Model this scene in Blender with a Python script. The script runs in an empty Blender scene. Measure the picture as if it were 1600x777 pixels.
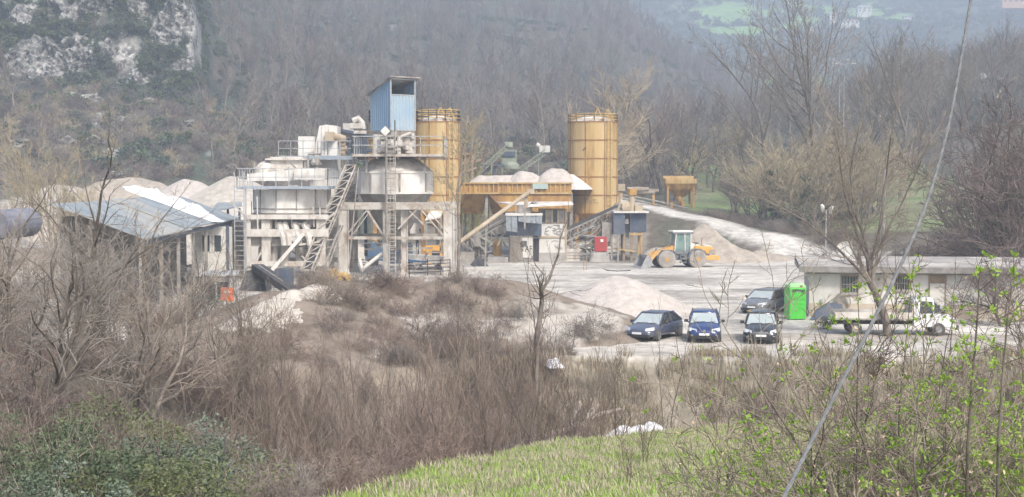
import bpy, bmesh, math, random
import numpy as np
from mathutils import Vector, Matrix, noise

# ------------------------------------------------------------------ camera, light, exposure
scene = bpy.context.scene
COL = scene.collection
F = 2200.0                                    # focal length in photo pixels (1600 wide)
CAMZ = 8.0
PITCH = math.atan(98.5 / F)
cd = bpy.data.cameras.new('camera'); cam = bpy.data.objects.new('camera', cd); COL.objects.link(cam)
cd.lens = 36.0 * F / 1600.0; cd.sensor_width = 36.0
cd.clip_start = 0.1; cd.clip_end = 9000.0
cam.location = (0, 0, CAMZ); cam.rotation_euler = (math.radians(90) - PITCH, 0, 0)
scene.camera = cam

SUN_EL, SUN_AZ = math.radians(48), math.radians(152)   # azimuth clockwise from +Y: sun behind and right of the camera
world = bpy.data.worlds.new('World'); scene.world = world; world.use_nodes = True
wn = world.node_tree; bg = wn.nodes['Background']
sky = wn.nodes.new('ShaderNodeTexSky'); sky.sky_type = 'NISHITA'; sky.sun_disc = False
sky.sun_elevation = SUN_EL; sky.sun_rotation = SUN_AZ; sky.air_density = 1.0; sky.dust_density = 4.0; sky.ozone_density = 1.0
wn.links.new(sky.outputs[0], bg.inputs[0]); bg.inputs[1].default_value = 0.135
sd = bpy.data.lights.new('sun', 'SUN'); sd.energy = 2.5; sd.angle = math.radians(10); sd.color = (1.0, 0.965, 0.90)
sun = bpy.data.objects.new('sun', sd); COL.objects.link(sun)
sdir = Vector((math.sin(SUN_AZ) * math.cos(SUN_EL), math.cos(SUN_AZ) * math.cos(SUN_EL), math.sin(SUN_EL)))
sun.rotation_euler = sdir.to_track_quat('Z', 'Y').to_euler(); sun.location = (40, -60, 90)
vs = scene.view_settings
vs.view_transform = 'Standard'; vs.look = 'None'; vs.gamma = 1.0; vs.use_curve_mapping = False
vs.exposure = 0.68
scene.cycles.max_bounces = 6; scene.cycles.diffuse_bounces = 3; scene.cycles.volume_bounces = 1
scene.cycles.transparent_max_bounces = 8

# ------------------------------------------------------------------ helpers
def at(px, py, Y):                            # photo pixel + distance -> world point
    u = (px - 800.0) / F; v = (388.5 - py) / F
    dy = math.cos(PITCH) + v * math.sin(PITCH); dz = -math.sin(PITCH) + v * math.cos(PITCH)
    t = Y / dy
    return Vector((u * t, Y, CAMZ + dz * t))
def xat(px, Y): return at(px, 290, Y).x
def zat(py, Y): return at(800, py, Y).z

class MB:
    def __init__(s): s.v = []; s.f = []; s.sm = False
    def add(s, vs, fs):
        n = len(s.v); s.v += [tuple(p) for p in vs]; s.f += [tuple(i + n for i in f) for f in fs]; return s
    def box(s, c, size, rz=0.0, M=None):
        hx, hy, hz = size[0] / 2, size[1] / 2, size[2] / 2
        vs = [Vector((x, y, z)) for x in (-hx, hx) for y in (-hy, hy) for z in (-hz, hz)]
        R = M if M is not None else Matrix.Rotation(rz, 3, 'Z')
        c = Vector(c)
        return s.add([R @ p + c for p in vs], [(0, 1, 3, 2), (4, 6, 7, 5), (0, 4, 5, 1), (2, 3, 7, 6), (0, 2, 6, 4), (1, 5, 7, 3)])
    def bx(s, x0, x1, y0, y1, z0, z1):
        return s.box(((x0 + x1) / 2, (y0 + y1) / 2, (z0 + z1) / 2), (abs(x1 - x0), abs(y1 - y0), abs(z1 - z0)))
    def bar(s, p, q, w, h=None):
        p = Vector(p); q = Vector(q); h = h or w; d = q - p; L = d.length
        if L < 1e-6: return s
        z = d.normalized(); up = Vector((0, 0, 1)) if abs(z.z) < 0.95 else Vector((0, 1, 0))
        x = up.cross(z).normalized(); y = z.cross(x)
        M = Matrix((x, y, z)).transposed()
        return s.box((p + q) / 2, (w, h, L), M=M)
    def tube(s, pts, rs, n=6, caps=True):
        pts = [Vector(p) for p in pts]; k = len(pts)
        if not hasattr(rs, '__len__'): rs = [rs] * k
        vs = []; x = None
        for i, p in enumerate(pts):
            d = (pts[min(i + 1, k - 1)] - pts[max(i - 1, 0)])
            d = d.normalized() if d.length > 1e-9 else Vector((0, 0, 1))
            if x is None:
                a = Vector((0, 0, 1)) if abs(d.z) < 0.9 else Vector((1, 0, 0)); x = a.cross(d).normalized()
            else:
                x = (x - d * x.dot(d)); x = x.normalized() if x.length > 1e-6 else d.orthogonal().normalized()
            y = d.cross(x)
            for j in range(n):
                a = 2 * math.pi * j / n; vs.append(p + (x * math.cos(a) + y * math.sin(a)) * rs[i])
        fs = [(i * n + j, i * n + (j + 1) % n, (i + 1) * n + (j + 1) % n, (i + 1) * n + j) for i in range(k - 1) for j in range(n)]
        if caps: fs += [tuple(range(n))[::-1], tuple((k - 1) * n + j for j in range(n))]
        return s.add(vs, fs)
    def cyl(s, p, q, r, n=12, r2=None, caps=True): return s.tube([p, q], [r, r if r2 is None else r2], n, caps)
    def lathe(s, c, prof, n=32, caps=True, a0=0.0):           # prof: [(r, z)] about vertical axis
        c = Vector(c); vs = []
        for r, z in prof:
            for j in range(n):
                a = a0 + 2 * math.pi * j / n; vs.append(c + Vector((r * math.cos(a), r * math.sin(a), z)))
        k = len(prof)
        fs = [(i * n + j, i * n + (j + 1) % n, (i + 1) * n + (j + 1) % n, (i + 1) * n + j) for i in range(k - 1) for j in range(n)]
        if caps: fs += [tuple(range(n))[::-1], tuple((k - 1) * n + j for j in range(n))]
        return s.add(vs, fs)
    def prism(s, poly, d):                     # poly: list of 3D points, extruded by vector d
        poly = [Vector(p) for p in poly]; d = Vector(d); n = len(poly)
        return s.add(poly + [p + d for p in poly], [tuple(range(n))[::-1], tuple(range(n, 2 * n))] + [(i, (i + 1) % n, n + (i + 1) % n, n + i) for i in range(n)])
    def quad(s, a, b, c, d): return s.add([a, b, c, d], [(0, 1, 2, 3)])
    def frust(s, c, b, t, h):                  # rectangular frustum: base size b at c.z, top size t at c.z+h
        c = Vector(c); vs = [c + Vector((x * b[0] / 2, y * b[1] / 2, 0)) for x, y in ((-1, -1), (1, -1), (1, 1), (-1, 1))] + \
            [c + Vector((x * t[0] / 2, y * t[1] / 2, h)) for x, y in ((-1, -1), (1, -1), (1, 1), (-1, 1))]
        return s.add(vs, [(3, 2, 1, 0), (4, 5, 6, 7), (0, 1, 5, 4), (1, 2, 6, 5), (2, 3, 7, 6), (3, 0, 4, 7)])
    def build(s, name, mat, parent=None, smooth=False, bevel=0.0, root=None):
        me = bpy.data.meshes.new(name)
        r = parent
        while r is not None and r.parent is not None: r = r.parent
        V = s.v
        if r is not None:
            inv = r.matrix_basis.inverted(); V = [tuple(inv @ Vector(p)) for p in V]
        elif root is not None:
            o0 = Vector(root); V = [tuple(Vector(p) - o0) for p in V]
        me.from_pydata(V, [], s.f); me.update()
        bm = bmesh.new(); bm.from_mesh(me)
        if len(s.f) < 6000: bmesh.ops.recalc_face_normals(bm, faces=bm.faces)
        bm.to_mesh(me); bm.free()
        if smooth: me.shade_smooth()
        me.materials.append(mat)
        o = bpy.data.objects.new(name, me); COL.objects.link(o)
        if parent is not None: o.parent = parent
        elif root is not None: o.location = root
        if bevel > 0:
            m = o.modifiers.new('bevel', 'BEVEL'); m.width = bevel; m.segments = 2; m.limit_method = 'ANGLE'; m.angle_limit = math.radians(35)
        return o

def tag(o, label=None, cat=None, group=None, kind=None):
    if label: o['label'] = label
    if cat: o['category'] = cat
    if group: o['group'] = group
    if kind: o['kind'] = kind
    return o
def thing(name, label, cat, loc=(0, 0, 0), rz=0.0, group=None):
    o = bpy.data.objects.new(name, None); COL.objects.link(o)
    o.location = loc; o.rotation_euler = (0, 0, rz); o.empty_display_size = 0.3
    o.matrix_basis = Matrix.Translation(Vector(loc)) @ Matrix.Rotation(rz, 4, 'Z')
    return tag(o, label, cat, group)
KIDS = {}
def copy_tree(o, parent=None):
    c = o.copy(); COL.objects.link(c); c.parent = parent
    for ch in list(o.children): copy_tree(ch, c)
    return c

def mat(name, c, c2=None, scale=2.0, lo=0.4, hi=0.65, rough=0.8, bump=0.0, metal=0.0, streak=1.0, c3=None, s3=0.3, lo3=0.5, hi3=0.7,
        spec=0.35, bscale=None, attr=None, rnd=0.0, coat=0.0, trans=0.0, wave=None):
    """procedural material: base colour c broken up with c2 (noise) and c3 (larger noise, stains)"""
    m = bpy.data.materials.new(name); m.use_nodes = True; nt = m.node_tree; N = nt.nodes; L = nt.links
    b = N['Principled BSDF']; b.inputs['Roughness'].default_value = rough; b.inputs['Metallic'].default_value = metal
    b.inputs['Specular IOR Level'].default_value = spec; b.inputs['Coat Weight'].default_value = coat
    tc = N.new('ShaderNodeTexCoord'); mp = N.new('ShaderNodeMapping'); L.new(tc.outputs['Object'], mp.inputs[0])
    mp.inputs['Scale'].default_value = (1, 1, streak)
    col = N.new('ShaderNodeRGB'); col.outputs[0].default_value = (*c, 1); cur = col.outputs[0]
    def layer(cur, cc, sc, lo, hi):
        n = N.new('ShaderNodeTexNoise'); n.inputs['Scale'].default_value = sc; n.inputs['Detail'].default_value = 6; n.inputs['Roughness'].default_value = 0.62
        L.new(mp.outputs[0], n.inputs[0])
        r = N.new('ShaderNodeMapRange'); r.inputs[1].default_value = lo; r.inputs[2].default_value = hi; L.new(n.outputs[0], r.inputs[0])
        x = N.new('ShaderNodeMix'); x.data_type = 'RGBA'; L.new(r.outputs[0], x.inputs[0]); L.new(cur, x.inputs[6]); x.inputs[7].default_value = (*cc, 1)
        return x.outputs[2], n
    if c2: cur, _ = layer(cur, c2, scale, lo, hi)
    if c3: cur, _ = layer(cur, c3, s3, lo3, hi3)
    if rnd > 0:
        oi = N.new('ShaderNodeObjectInfo'); r = N.new('ShaderNodeMapRange'); L.new(oi.outputs['Random'], r.inputs[0]); r.inputs[3].default_value = 1 - rnd; r.inputs[4].default_value = 1 + rnd
        x = N.new('ShaderNodeVectorMath'); x.operation = 'SCALE'; L.new(cur, x.inputs[0]); L.new(r.outputs[0], x.inputs['Scale']); cur = x.outputs[0]
    L.new(cur, b.inputs['Base Color'])
    if wave:                                   # real corrugation as bump: (axis, scale, strength)
        w = N.new('ShaderNodeTexWave'); w.bands_direction = wave[0]; w.inputs['Scale'].default_value = wave[1]; L.new(tc.outputs['Object'], w.inputs[0])
        bp = N.new('ShaderNodeBump'); bp.inputs['Strength'].default_value = wave[2]; bp.inputs['Distance'].default_value = 0.05; L.new(w.outputs['Fac'], bp.inputs['Height']); L.new(bp.outputs[0], b.inputs['Normal'])
    elif bump > 0:
        n = N.new('ShaderNodeTexNoise'); n.inputs['Scale'].default_value = bscale or scale * 3; n.inputs['Detail'].default_value = 8; L.new(mp.outputs[0], n.inputs[0])
        bp = N.new('ShaderNodeBump'); bp.inputs['Strength'].default_value = bump; bp.inputs['Distance'].default_value = 0.1; L.new(n.outputs[0], bp.inputs['Height']); L.new(bp.outputs[0], b.inputs['Normal'])
    if trans > 0:
        t = N.new('ShaderNodeBsdfTranslucent'); L.new(cur, t.inputs[0]); a = N.new('ShaderNodeMixShader'); a.inputs[0].default_value = trans
        L.new(b.outputs[0], a.inputs[1]); L.new(t.outputs[0], a.inputs[2]); L.new(a.outputs[0], N['Material Output'].inputs[0])
    return m

# ------------------------------------------------------------------ terrain height
def smooth(a, b, x):
    t = np.clip((x - a) / (b - a), 0, 1); return t * t * (3 - 2 * t)
def vnoise(x, y, s, seed=0):                   # cheap value noise, vectorised
    X = x / s + seed * 17.3; Y_ = y / s - seed * 9.1
    xi = np.floor(X); yi = np.floor(Y_); fx = X - xi; fy = Y_ - yi
    fx = fx * fx * (3 - 2 * fx); fy = fy * fy * (3 - 2 * fy)
    def h(a, b): 
        v = np.sin(a * 127.1 + b * 311.7 + seed * 74.7) * 43758.5453; return v - np.floor(v)
    return (h(xi, yi) * (1 - fx) + h(xi + 1, yi) * fx) * (1 - fy) + (h(xi, yi + 1) * (1 - fx) + h(xi + 1, yi + 1) * fx) * fy
def fbm(x, y, s, seed=0, o=4):
    r = 0; a = 0.5; t = 0
    for k in range(o): r = r + a * vnoise(x, y, s / 2 ** k, seed + k); t += a; a *= 0.5
    return r / t - 0.5
PX = np.array([-800, 0, 150, 300, 335, 400, 600, 800, 950, 1000, 1100, 1200, 1300, 1400, 1600, 2300], float)
def zz(*v): return ('z', v)
def pp(*v): return ('p', v)
ROWS = [
 (120, zz(0,0,0,0,0,0,0,0,0,0,0,0,0,0,0,0)),
 (148, zz(1,0.3,0,0,0,0,0,0,0,0,0,0,0.3,1.4,1.6,2)),
 (152, zz(2,0.8,0.2,0,0,0,0,0,0,0,0,0.2,0.9,1.6,2.0,2.4)),
 (158, zz(3,2,0.6,0.3,0.3,0.2,0,0,0.3,0.6,1.4,2.4,1.7,2.1,2.4,3)),
 (165, zz(4,3.4,2,1,0.8,0.6,0.4,0.5,2.5,3.8,4.0,2.8,2.3,2.6,2.9,3.6)),
 (176, zz(6,4.6,3.2,2,1.8,1.5,1.2,1.6,4.6,5.1,4.3,3.3,3.0,3.2,3.5,4.5)),
 (200, zz(11,8.0,6.0,5,4.8,4.4,3.5,3.6,6.2,6.0,5.2,4.7,4.6,4.7,5.2,7)),
 (230, zz(24,15,13,11,10.5,9.5,7,6.5,7.8,7.4,6.6,6.2,6.0,6.2,8.2,14)),
 (260, pp(110,195,205,215,218,225,240,250,258,262,266,268,270,272,240,190)),
 (300, pp(60,150,160,175,195,205,222,230,240,245,252,254,250,240,190,120)),
 (318, pp(30,125,135,150,180,195,215,222,232,238,246,246,225,212,160,90)),
 (335, pp(-60,-15,-20,10,165,182,208,216,226,232,238,236,208,190,142,70)),
 (365, pp(-130,-90,-90,-70,95,160,195,204,214,222,228,222,196,172,128,50)),
 (450, pp(-180,-150,-140,-110,40,92,140,158,172,196,206,208,190,165,118,30)),
 (560, pp(-180,-150,-140,-120,0,38,82,104,118,150,188,196,186,160,112,10)),
 (700, pp(-180,-150,-140,-120,-40,-20,10,30,48,88,136,186,180,155,106,0)),
 (820, pp(-180,-150,-140,-120,-80,-60,-45,-30,0,40,104,178,172,150,104,-10)),
 (880, pp(-180,-150,-140,-120,-80,-70,-60,-45,-25,60,170,186,188,164,130,-10)),
 (1060, pp(-180,-150,-140,-120,-80,-60,-40,0,60,110,140,140,140,130,100,-40)),
 (1300, pp(-200,-200,-200,-200,-200,-200,-60,-30,20,60,92,92,84,80,60,-60)),
 (1750, pp(-200,-200,-200,-200,-200,-200,-60,-60,-60,-30,-4,2,5,8,-10,-100)),
 (2400, pp(-200,-200,-200,-200,-200,-200,-200,-200,-160,-120,-110,-110,-110,-110,-110,-200)),
]
RY = np.array([r[0] for r in ROWS], float)
RZ = np.array([[v if r[1][0] == 'z' else CAMZ + (290 - v) * r[0] / F for v in r[1][1]] for r in ROWS])
XE = (np.array([0, 15, 21, 29, 40, 56, 60, 64, 66]), np.array([-4, -3, -2.3, -1.3, 1.8, 8.9, 16, 40, 90]))
YE = (np.array([-90, -18, -10, 0, 90]), np.array([50, 50, 57, 65.5, 65.5]))
def edge_d(x, y): return x - np.interp(y, *XE)        # >0 : on the meadow
def yard_d(x, y): return y - np.interp(x, *YE)        # >0 : on the yard
def ground(x, y, det=True):
    x = np.asarray(x, float); y = np.asarray(y, float)
    px = 800 + F * x / np.maximum(y, 1.0)
    px = np.clip(px, PX[0], PX[-1])
    # far table, linear in Y, smoothed in px
    iy = np.clip(np.searchsorted(RY, y) - 1, 0, len(RY) - 2); ty = np.clip((y - RY[iy]) / (RY[iy + 1] - RY[iy]), 0, 1)
    ix = np.clip(np.searchsorted(PX, px) - 1, 0, len(PX) - 2); tx = np.clip((px - PX[ix]) / (PX[ix + 1] - PX[ix]), 0, 1); tx = tx * tx * (3 - 2 * tx) * 0.6 + tx * 0.4
    zf = (RZ[iy, ix] * (1 - tx) + RZ[iy, ix + 1] * tx) * (1 - ty) + (RZ[iy + 1, ix] * (1 - tx) + RZ[iy + 1, ix + 1] * tx) * ty
    # near
    ed = edge_d(x, y); yd = yard_d(x, y)
    mead = 6.3 - 0.14 * y + 0.25 * fbm(x, y, 7, 3)
    sl = 0.3 + 0.5 * smooth(26, 44, y)
    side = mead + np.minimum(ed, 0) * sl
    bank = np.minimum(yd, 0) * 1.25
    rav = -3.6 + 0.9 * fbm(x, y, 6, 5)
    wl = smooth(-6.5, -13, x); zl = 3.4 - .045 * (y - 20) - smooth(44, 58, y) * 1.7 + .5 * fbm(x, y, 8, 15)
    rav = rav * (1 - wl) + zl * wl
    near = np.maximum(np.maximum(side, rav), bank)
    near = np.where(yd > 0, 0.0, np.where(yd > -3, np.minimum(near, np.maximum(np.maximum(bank, side), rav)), near))
    z = np.where(yd > 0, np.maximum(0.0, zl * wl * smooth(62, 55, y)), near)
    z = np.where(y > 120, zf, z)
    if det:
        # rough detail that grows with distance
        amp = smooth(170, 260, y)
        z = z + amp * (4.0 * fbm(x, y, 26, 1) + 1.6 * fbm(x, y, 7, 2)) * np.where((px > 1040) & (y < 290), 0.15, 1.0)
        z = z + smooth(380, 600, y) * 16 * fbm(x, y, 90, 4)
        z = z + np.where((yd > 0) & (y < 150), 0.10 * fbm(x, y, 9, 6) + 0.05 * fbm(x * 0.6, y * 1.6, 1.6, 7), 0) + np.where(yd <= 0, 0.18 * fbm(x, y, 1.5, 11), 0)
    return z
def gz(x, y): return float(ground(np.array([x]), np.array([y]))[0])
# ------------------------------------------------------------------ terrain meshes
def road_c():                                  # haul road: (px, Y, half width)
    return [(1345, 143, 5.0), (1290, 148, 4.2), (1225, 156, 3.4), (1150, 163, 3.1), (1080, 171, 3.0), (1030, 179, 2.9), (985, 190, 2.8), (950, 204, 2.8), (915, 222, 2.8)]
ROAD = [Vector((xat(p, Y), Y, w * .8)) for p, Y, w in road_c()]
def road_dist(x, y):
    best = np.full(np.shape(x), 1e9); 
    for a, b in zip(ROAD[:-1], ROAD[1:]):
        dx, dy = b.x - a.x, b.y - a.y; t = np.clip(((x - a.x) * dx + (y - a.y) * dy) / (dx * dx + dy * dy), 0, 1)
        d = np.hypot(x - a.x - t * dx, y - a.y - t * dy) - (a.z + t * (b.z - a.z)); best = np.minimum(best, d)
    return best

pxs = np.arange(-700, 2320, 8.5)
ys = [1.5]
while ys[-1] < 2400:
    y_ = ys[-1]; ys.append(y_ + (0.22 if 48 < y_ < 67 else y_ * 0.0105 + (0.02 if y_ < 40 else 0)))
ys = np.array(ys)
GPX, GY = np.meshgrid(pxs, ys)
# near rows spread wider so the sheet also covers the ground beside the camera
GX = (GPX - 800) / F * np.maximum(GY, 0) + (GPX - 800) / 1500 * 30 * (1 - smooth(2, 60, GY))
GZ = ground(GX, GY)
ED = edge_d(GX, GY); YD = yard_d(GX, GY); PXG = 800 + F * GX / GY
PYG = 290 - (GZ - CAMZ) * F / GY
n1 = fbm(GX, GY, 5, 21); n2 = fbm(GX, GY, 1.3, 22); nb = fbm(GX, GY, 30, 23); ns = fbm(PXG, PYG, 26, 24); ns2 = fbm(PXG, PYG * 1.4, 9, 25)
RD = road_dist(GX, GY)
grass = smooth(-0.4, 0.3, ED + 1.2 * n2) * (YD < -2.5)
bankg = ((YD <= 0.3) & (YD > -6) & (ED < 1)) * smooth(-12, -4, GX) 
field = smooth(0.0, 1.0, ((GY > 158) & (GY < np.interp(PXG, [1065, 1400, 1480, 1560], [296, 292, 245, 205])) & (PXG > 1065) & (PXG < 1590)) * 1.0) * smooth(2.5, 6, RD)
field = field * smooth(-0.2, 0.05, (GY - 168) / 30 + n1 * 0.4 - np.where(PXG > 1250, 0, 0.1)) * smooth(300, 285, GY)
farg = smooth(-0.1, 0.06, fbm(GX, GY, 24, 33, 3)) * ((GY > 930) & (GY < 1800)) * (smooth(0.0, 0.1, fbm(GX, GY, 160, 31, 3) + 0.02) * ((PXG > 1000) & (PXG < 1420)))
# rock patches on the cliff (photo pixels: centre, radii)
rock = np.zeros_like(GX)
for cx, cy, rx, ry, w in [(82, 92, 62, 34, 1.25), (130, 84, 26, 30, 1.0), (195, 84, 34, 40, 0.85), (262, 52, 30, 34, 1.15), (283, 20, 28, 32, 1.1), (302, 66, 12, 42, 1.1), (140, 14, 80, 26, 0.55),
                          (143, 130, 16, 12, 1.0), (152, 188, 12, 16, 1.1), (107, 188, 7, 15, 1.2), (180, 236, 18, 6, 1.1), (186, 155, 14, 6, .9), (230, 114, 10, 5, 1.0), (266, 128, 7, 10, 1.0), (294, 148, 8, 9, 1.0), (243, 170, 9, 6, .9), (5, 120, 20, 16, 0.8), (280, 100, 12, 14, .9), (40, 20, 40, 20, .5), (364, 205, 10, 6, .8), (110, 144, 10, 8, .9)]:
    d = np.hypot((PXG - cx) / rx, (PYG - cy) / ry); rock = np.maximum(rock, w * smooth(1.25, 0.35, d))
rock = rock * ((GY > 225) & (GY < 520)); rock = smooth(0.38, 0.62, rock + 1.0 * ns + 0.9 * ns2)
lawn = smooth(0.9, 0.3, np.hypot((PXG - 478) / 14, (PYG - 137) / 7)) * (GY < 700)
gravel = smooth(-0.25, 0.35, YD + 1.1 * n2 + .5 * n1) * (GY < 150)
gravel = np.maximum(gravel, smooth(176, 160, GY + 14 * n1) * (YD > 0) * (PXG < 1010))
gravel = np.maximum(gravel, smooth(0.9, -0.3, RD + 1.2 * n2))
gravel = gravel * np.where((GX > -14) & (GX < 3) & (GY < 72), 0.0, 1.0)
gravel = gravel * np.where((PXG > 1285) & (GY > 122 ), smooth(1.2, 0.0, RD), 1)
gravel = np.maximum(gravel, (smooth(5, 0, np.abs(GY - 182 - (PXG) * 0.15)) * (PXG < 130) * (PXG > -200)))   # track below the cliff
gravel = gravel * (1 - 0.8 * ((PXG > 960) & (PXG < 1075) & (GY > 146.5) & (RD > .5)))
track2 = smooth(3.0, 1.5, np.abs((PXG - 1400) * 0.1 - (250 - GY) * 0.30)) * ((PXG > 1380) & (PXG < 1560) & (GY > 190) & (GY < 262)); gravel = np.maximum(gravel, track2)
dark = smooth(-0.25, 0.3, ns + 0.5 * ns2)

# region of each vertex -> colour weights written as a colour attribute (surface kinds, no light or shade)
def mixc(base, c, w): return base * (1 - w[..., None]) + np.array(c) * w[..., None]
C = np.zeros(GX.shape + (3,)); C[:] = (0.14, 0.12, 0.095)                       # leaf litter and dead brush
C = mixc(C, (0.085, 0.105, 0.072), smooth(-0.05, 0.3, nb + ns) * (GY > 150))      # evergreen undergrowth
C = mixc(C, (0.055, 0.07, 0.055), ((GY > 300) & (GY < 480) & (PXG < 345)) * smooth(-0.3, 0.1, ns2))
C = mixc(C, (0.60, 0.58, 0.55), rock * (0.55 + 0.45 * smooth(-0.25, 0.05, ns2)))
C = mixc(C, (0.33, 0.295, 0.235), bankg * (0.75 + 0.3 * n1))                        # dry grass bank
C = mixc(C, (0.53, 0.495, 0.445), gravel)
C = mixc(C, (0.37, 0.34, 0.30), gravel * smooth(-0.02, 0.22, n1) * 0.7)
trk = fbm(GX * 0.35 + 0.1 * GY, GY * 1.4, 2.2, 77, 3); C = mixc(C, (0.29, 0.265, 0.235), gravel * smooth(0.05, 0.2, trk) * smooth(80, 95, GY) * 0.75)
C = mixc(C, (0.63, 0.60, 0.55), gravel * smooth(-0.04, -0.2, trk) * 0.6)
C = mixc(C, (0.56, 0.53, 0.48), smooth(0.4, -0.8, RD + .5 * n2) * (GY > 150) * .85)
front = (GY < 75.5) * (YD > 0) * (GX > -1) * smooth(0.1, -0.2, n1 - (GY - 71) * 0.08)
C = mixc(C, (0.33, 0.295, 0.255), front * 0.8)
C = mixc(C, (0.22, 0.185, 0.15), ((YD > -2) & (YD < 14) & (GX > -15) & (GX < 2.5) & (GY < 74)) * .8)
gcol = np.zeros_like(C); gcol[:] = (0.18, 0.29, 0.06); gcol = mixc(gcol, (0.30, 0.31, 0.11), smooth(-0.05, 0.2, n1 + 0.3 * n2) * 0.7); gcol = mixc(gcol, (0.30, 0.25, 0.12), smooth(900, 1250, PXG) * smooth(-.3, .3, n1) * 0.8)
C = C * (1 - grass[..., None]) + gcol * grass[..., None]
fcol = np.zeros_like(C); fcol[:] = (0.185, 0.245, 0.10); fcol = mixc(fcol, (0.25, 0.25, 0.15), smooth(-0.12, 0.12, n1 + nb * .6) * 0.85)
C = C * (1 - field[..., None]) + fcol * field[..., None]
C = mixc(C, (0.30, 0.52, 0.18), farg * 0.9)
C = mixc(C, (0.34, 0.42, 0.2), lawn)
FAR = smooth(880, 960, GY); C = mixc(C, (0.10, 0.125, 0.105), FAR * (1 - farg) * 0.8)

tm = bpy.data.materials.new('ground_cover'); tm.use_nodes = True; nt = tm.node_tree; N = nt.nodes; L = nt.links; B = N['Principled BSDF']
B.inputs['Roughness'].default_value = 0.95; B.inputs['Specular IOR Level'].default_value = 0.15
va = N.new('ShaderNodeVertexColor'); va.layer_name = 'cover'
tc = N.new('ShaderNodeTexCoord')
def nz(scale, det=6, src=None):
    n = N.new('ShaderNodeTexNoise'); n.inputs['Scale'].default_value = scale; n.inputs['Detail'].default_value = det; n.inputs['Roughness'].default_value = 0.65
    L.new(src or tc.outputs['Object'], n.inputs[0]); return n
na = nz(1.2, 9); nbg = nz(0.12, 8); r1 = N.new('ShaderNodeMapRange'); r1.inputs[1].default_value = 0.3; r1.inputs[2].default_value = 0.7; r1.inputs[3].default_value = 0.62; r1.inputs[4].default_value = 1.32
L.new(na.outputs[0], r1.inputs[0])
r2 = N.new('ShaderNodeMapRange'); r2.inputs[1].default_value = 0.35; r2.inputs[2].default_value = 0.65; r2.inputs[3].default_value = 0.75; r2.inputs[4].default_value = 1.2; L.new(nbg.outputs[0], r2.inputs[0])
mu = N.new('ShaderNodeMath'); mu.operation = 'MULTIPLY'; L.new(r1.outputs[0], mu.inputs[0]); L.new(r2.outputs[0], mu.inputs[1])
sc = N.new('ShaderNodeVectorMath'); sc.operation = 'SCALE'; L.new(va.outputs[0], sc.inputs[0]); L.new(mu.outputs[0], sc.inputs['Scale']); 
ck = nz(0.30, 12); ck2 = nz(1.1, 10)
av = N.new('ShaderNodeMath'); av.operation = 'MULTIPLY_ADD'; L.new(ck2.outputs[0], av.inputs[0]); av.inputs[1].default_value = 0.45; 
h5 = N.new('ShaderNodeMath'); h5.operation = 'MULTIPLY'; L.new(ck.outputs[0], h5.inputs[0]); h5.inputs[1].default_value = 0.6; L.new(h5.outputs[0], av.inputs[2])
rc = N.new('ShaderNodeMapRange'); rc.inputs[1].default_value = 0.575; rc.inputs[2].default_value = 0.47; rc.inputs[3].default_value = 0.0; rc.inputs[4].default_value = 1.0; L.new(av.outputs[0], rc.inputs[0])
rw = N.new('ShaderNodeMath'); rw.operation = 'MULTIPLY'; L.new(rc.outputs[0], rw.inputs[0]); L.new(va.outputs[1], rw.inputs[1])
rx_ = N.new('ShaderNodeMix'); rx_.data_type = 'RGBA'; L.new(rw.outputs[0], rx_.inputs[0]); L.new(sc.outputs[0], rx_.inputs[6]); rx_.inputs[7].default_value = (0.085, 0.085, 0.075, 1); L.new(rx_.outputs[2], B.inputs['Base Color'])
bn = nz(0.9, 10); bp = N.new('ShaderNodeBump'); bp.inputs['Strength'].default_value = 0.55; bp.inputs['Distance'].default_value = 0.3; L.new(bn.outputs[0], bp.inputs['Height']); L.new(bp.outputs[0], B.inputs['Normal'])

R_, C_ = GX.shape
def cen(A): return (A[:-1, :-1] + A[1:, 1:]) / 2
reg = np.full((R_ - 1, C_ - 1), 1)                                                # 1 hillside
reg[(cen(GY) > 900)] = 2
reg[(cen(gravel) > 0.5)] = 3
reg[(cen(grass) > 0.5)] = 4
reg[(cen(field) > 0.5)] = 5
reg[(cen(GY) > 300) & (cen(GY) < 480) & (cen(PXG) < 345)] = 6
reg[(cen(YD) <= 0) & (reg == 1)] = 7
NAMES = {1: 'hillside', 2: 'mountain', 3: 'gravel_ground', 4: 'meadow', 5: 'field', 6: 'rock_cliff', 7: 'river_bank'}
idx = np.arange(R_ * C_).reshape(R_, C_)
VV = np.stack([GX, GY, GZ], -1).reshape(-1, 3); CC = np.concatenate([C, rock[..., None]], -1).reshape(-1, 4)
for k, nm in NAMES.items():
    rr, cc_ = np.nonzero(reg == k)
    if not len(rr): continue
    q = np.stack([idx[rr, cc_], idx[rr, cc_ + 1], idx[rr + 1, cc_ + 1], idx[rr + 1, cc_]], -1)
    u, inv = np.unique(q.ravel(), return_inverse=True); me = bpy.data.meshes.new(nm)
    me.vertices.add(len(u)); me.vertices.foreach_set('co', VV[u].ravel())
    me.loops.add(len(inv)); me.loops.foreach_set('vertex_index', inv.astype(np.int32)); me.polygons.add(len(rr)); me.polygons.foreach_set('loop_start', np.arange(0, len(inv), 4, dtype=np.int32))
    me.update(calc_edges=True); me.validate()
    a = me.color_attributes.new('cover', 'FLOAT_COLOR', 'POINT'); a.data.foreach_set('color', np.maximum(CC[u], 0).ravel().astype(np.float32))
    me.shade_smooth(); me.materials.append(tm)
    o = bpy.data.objects.new(nm, me); COL.objects.link(o); tag(o, kind='structure')

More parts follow.
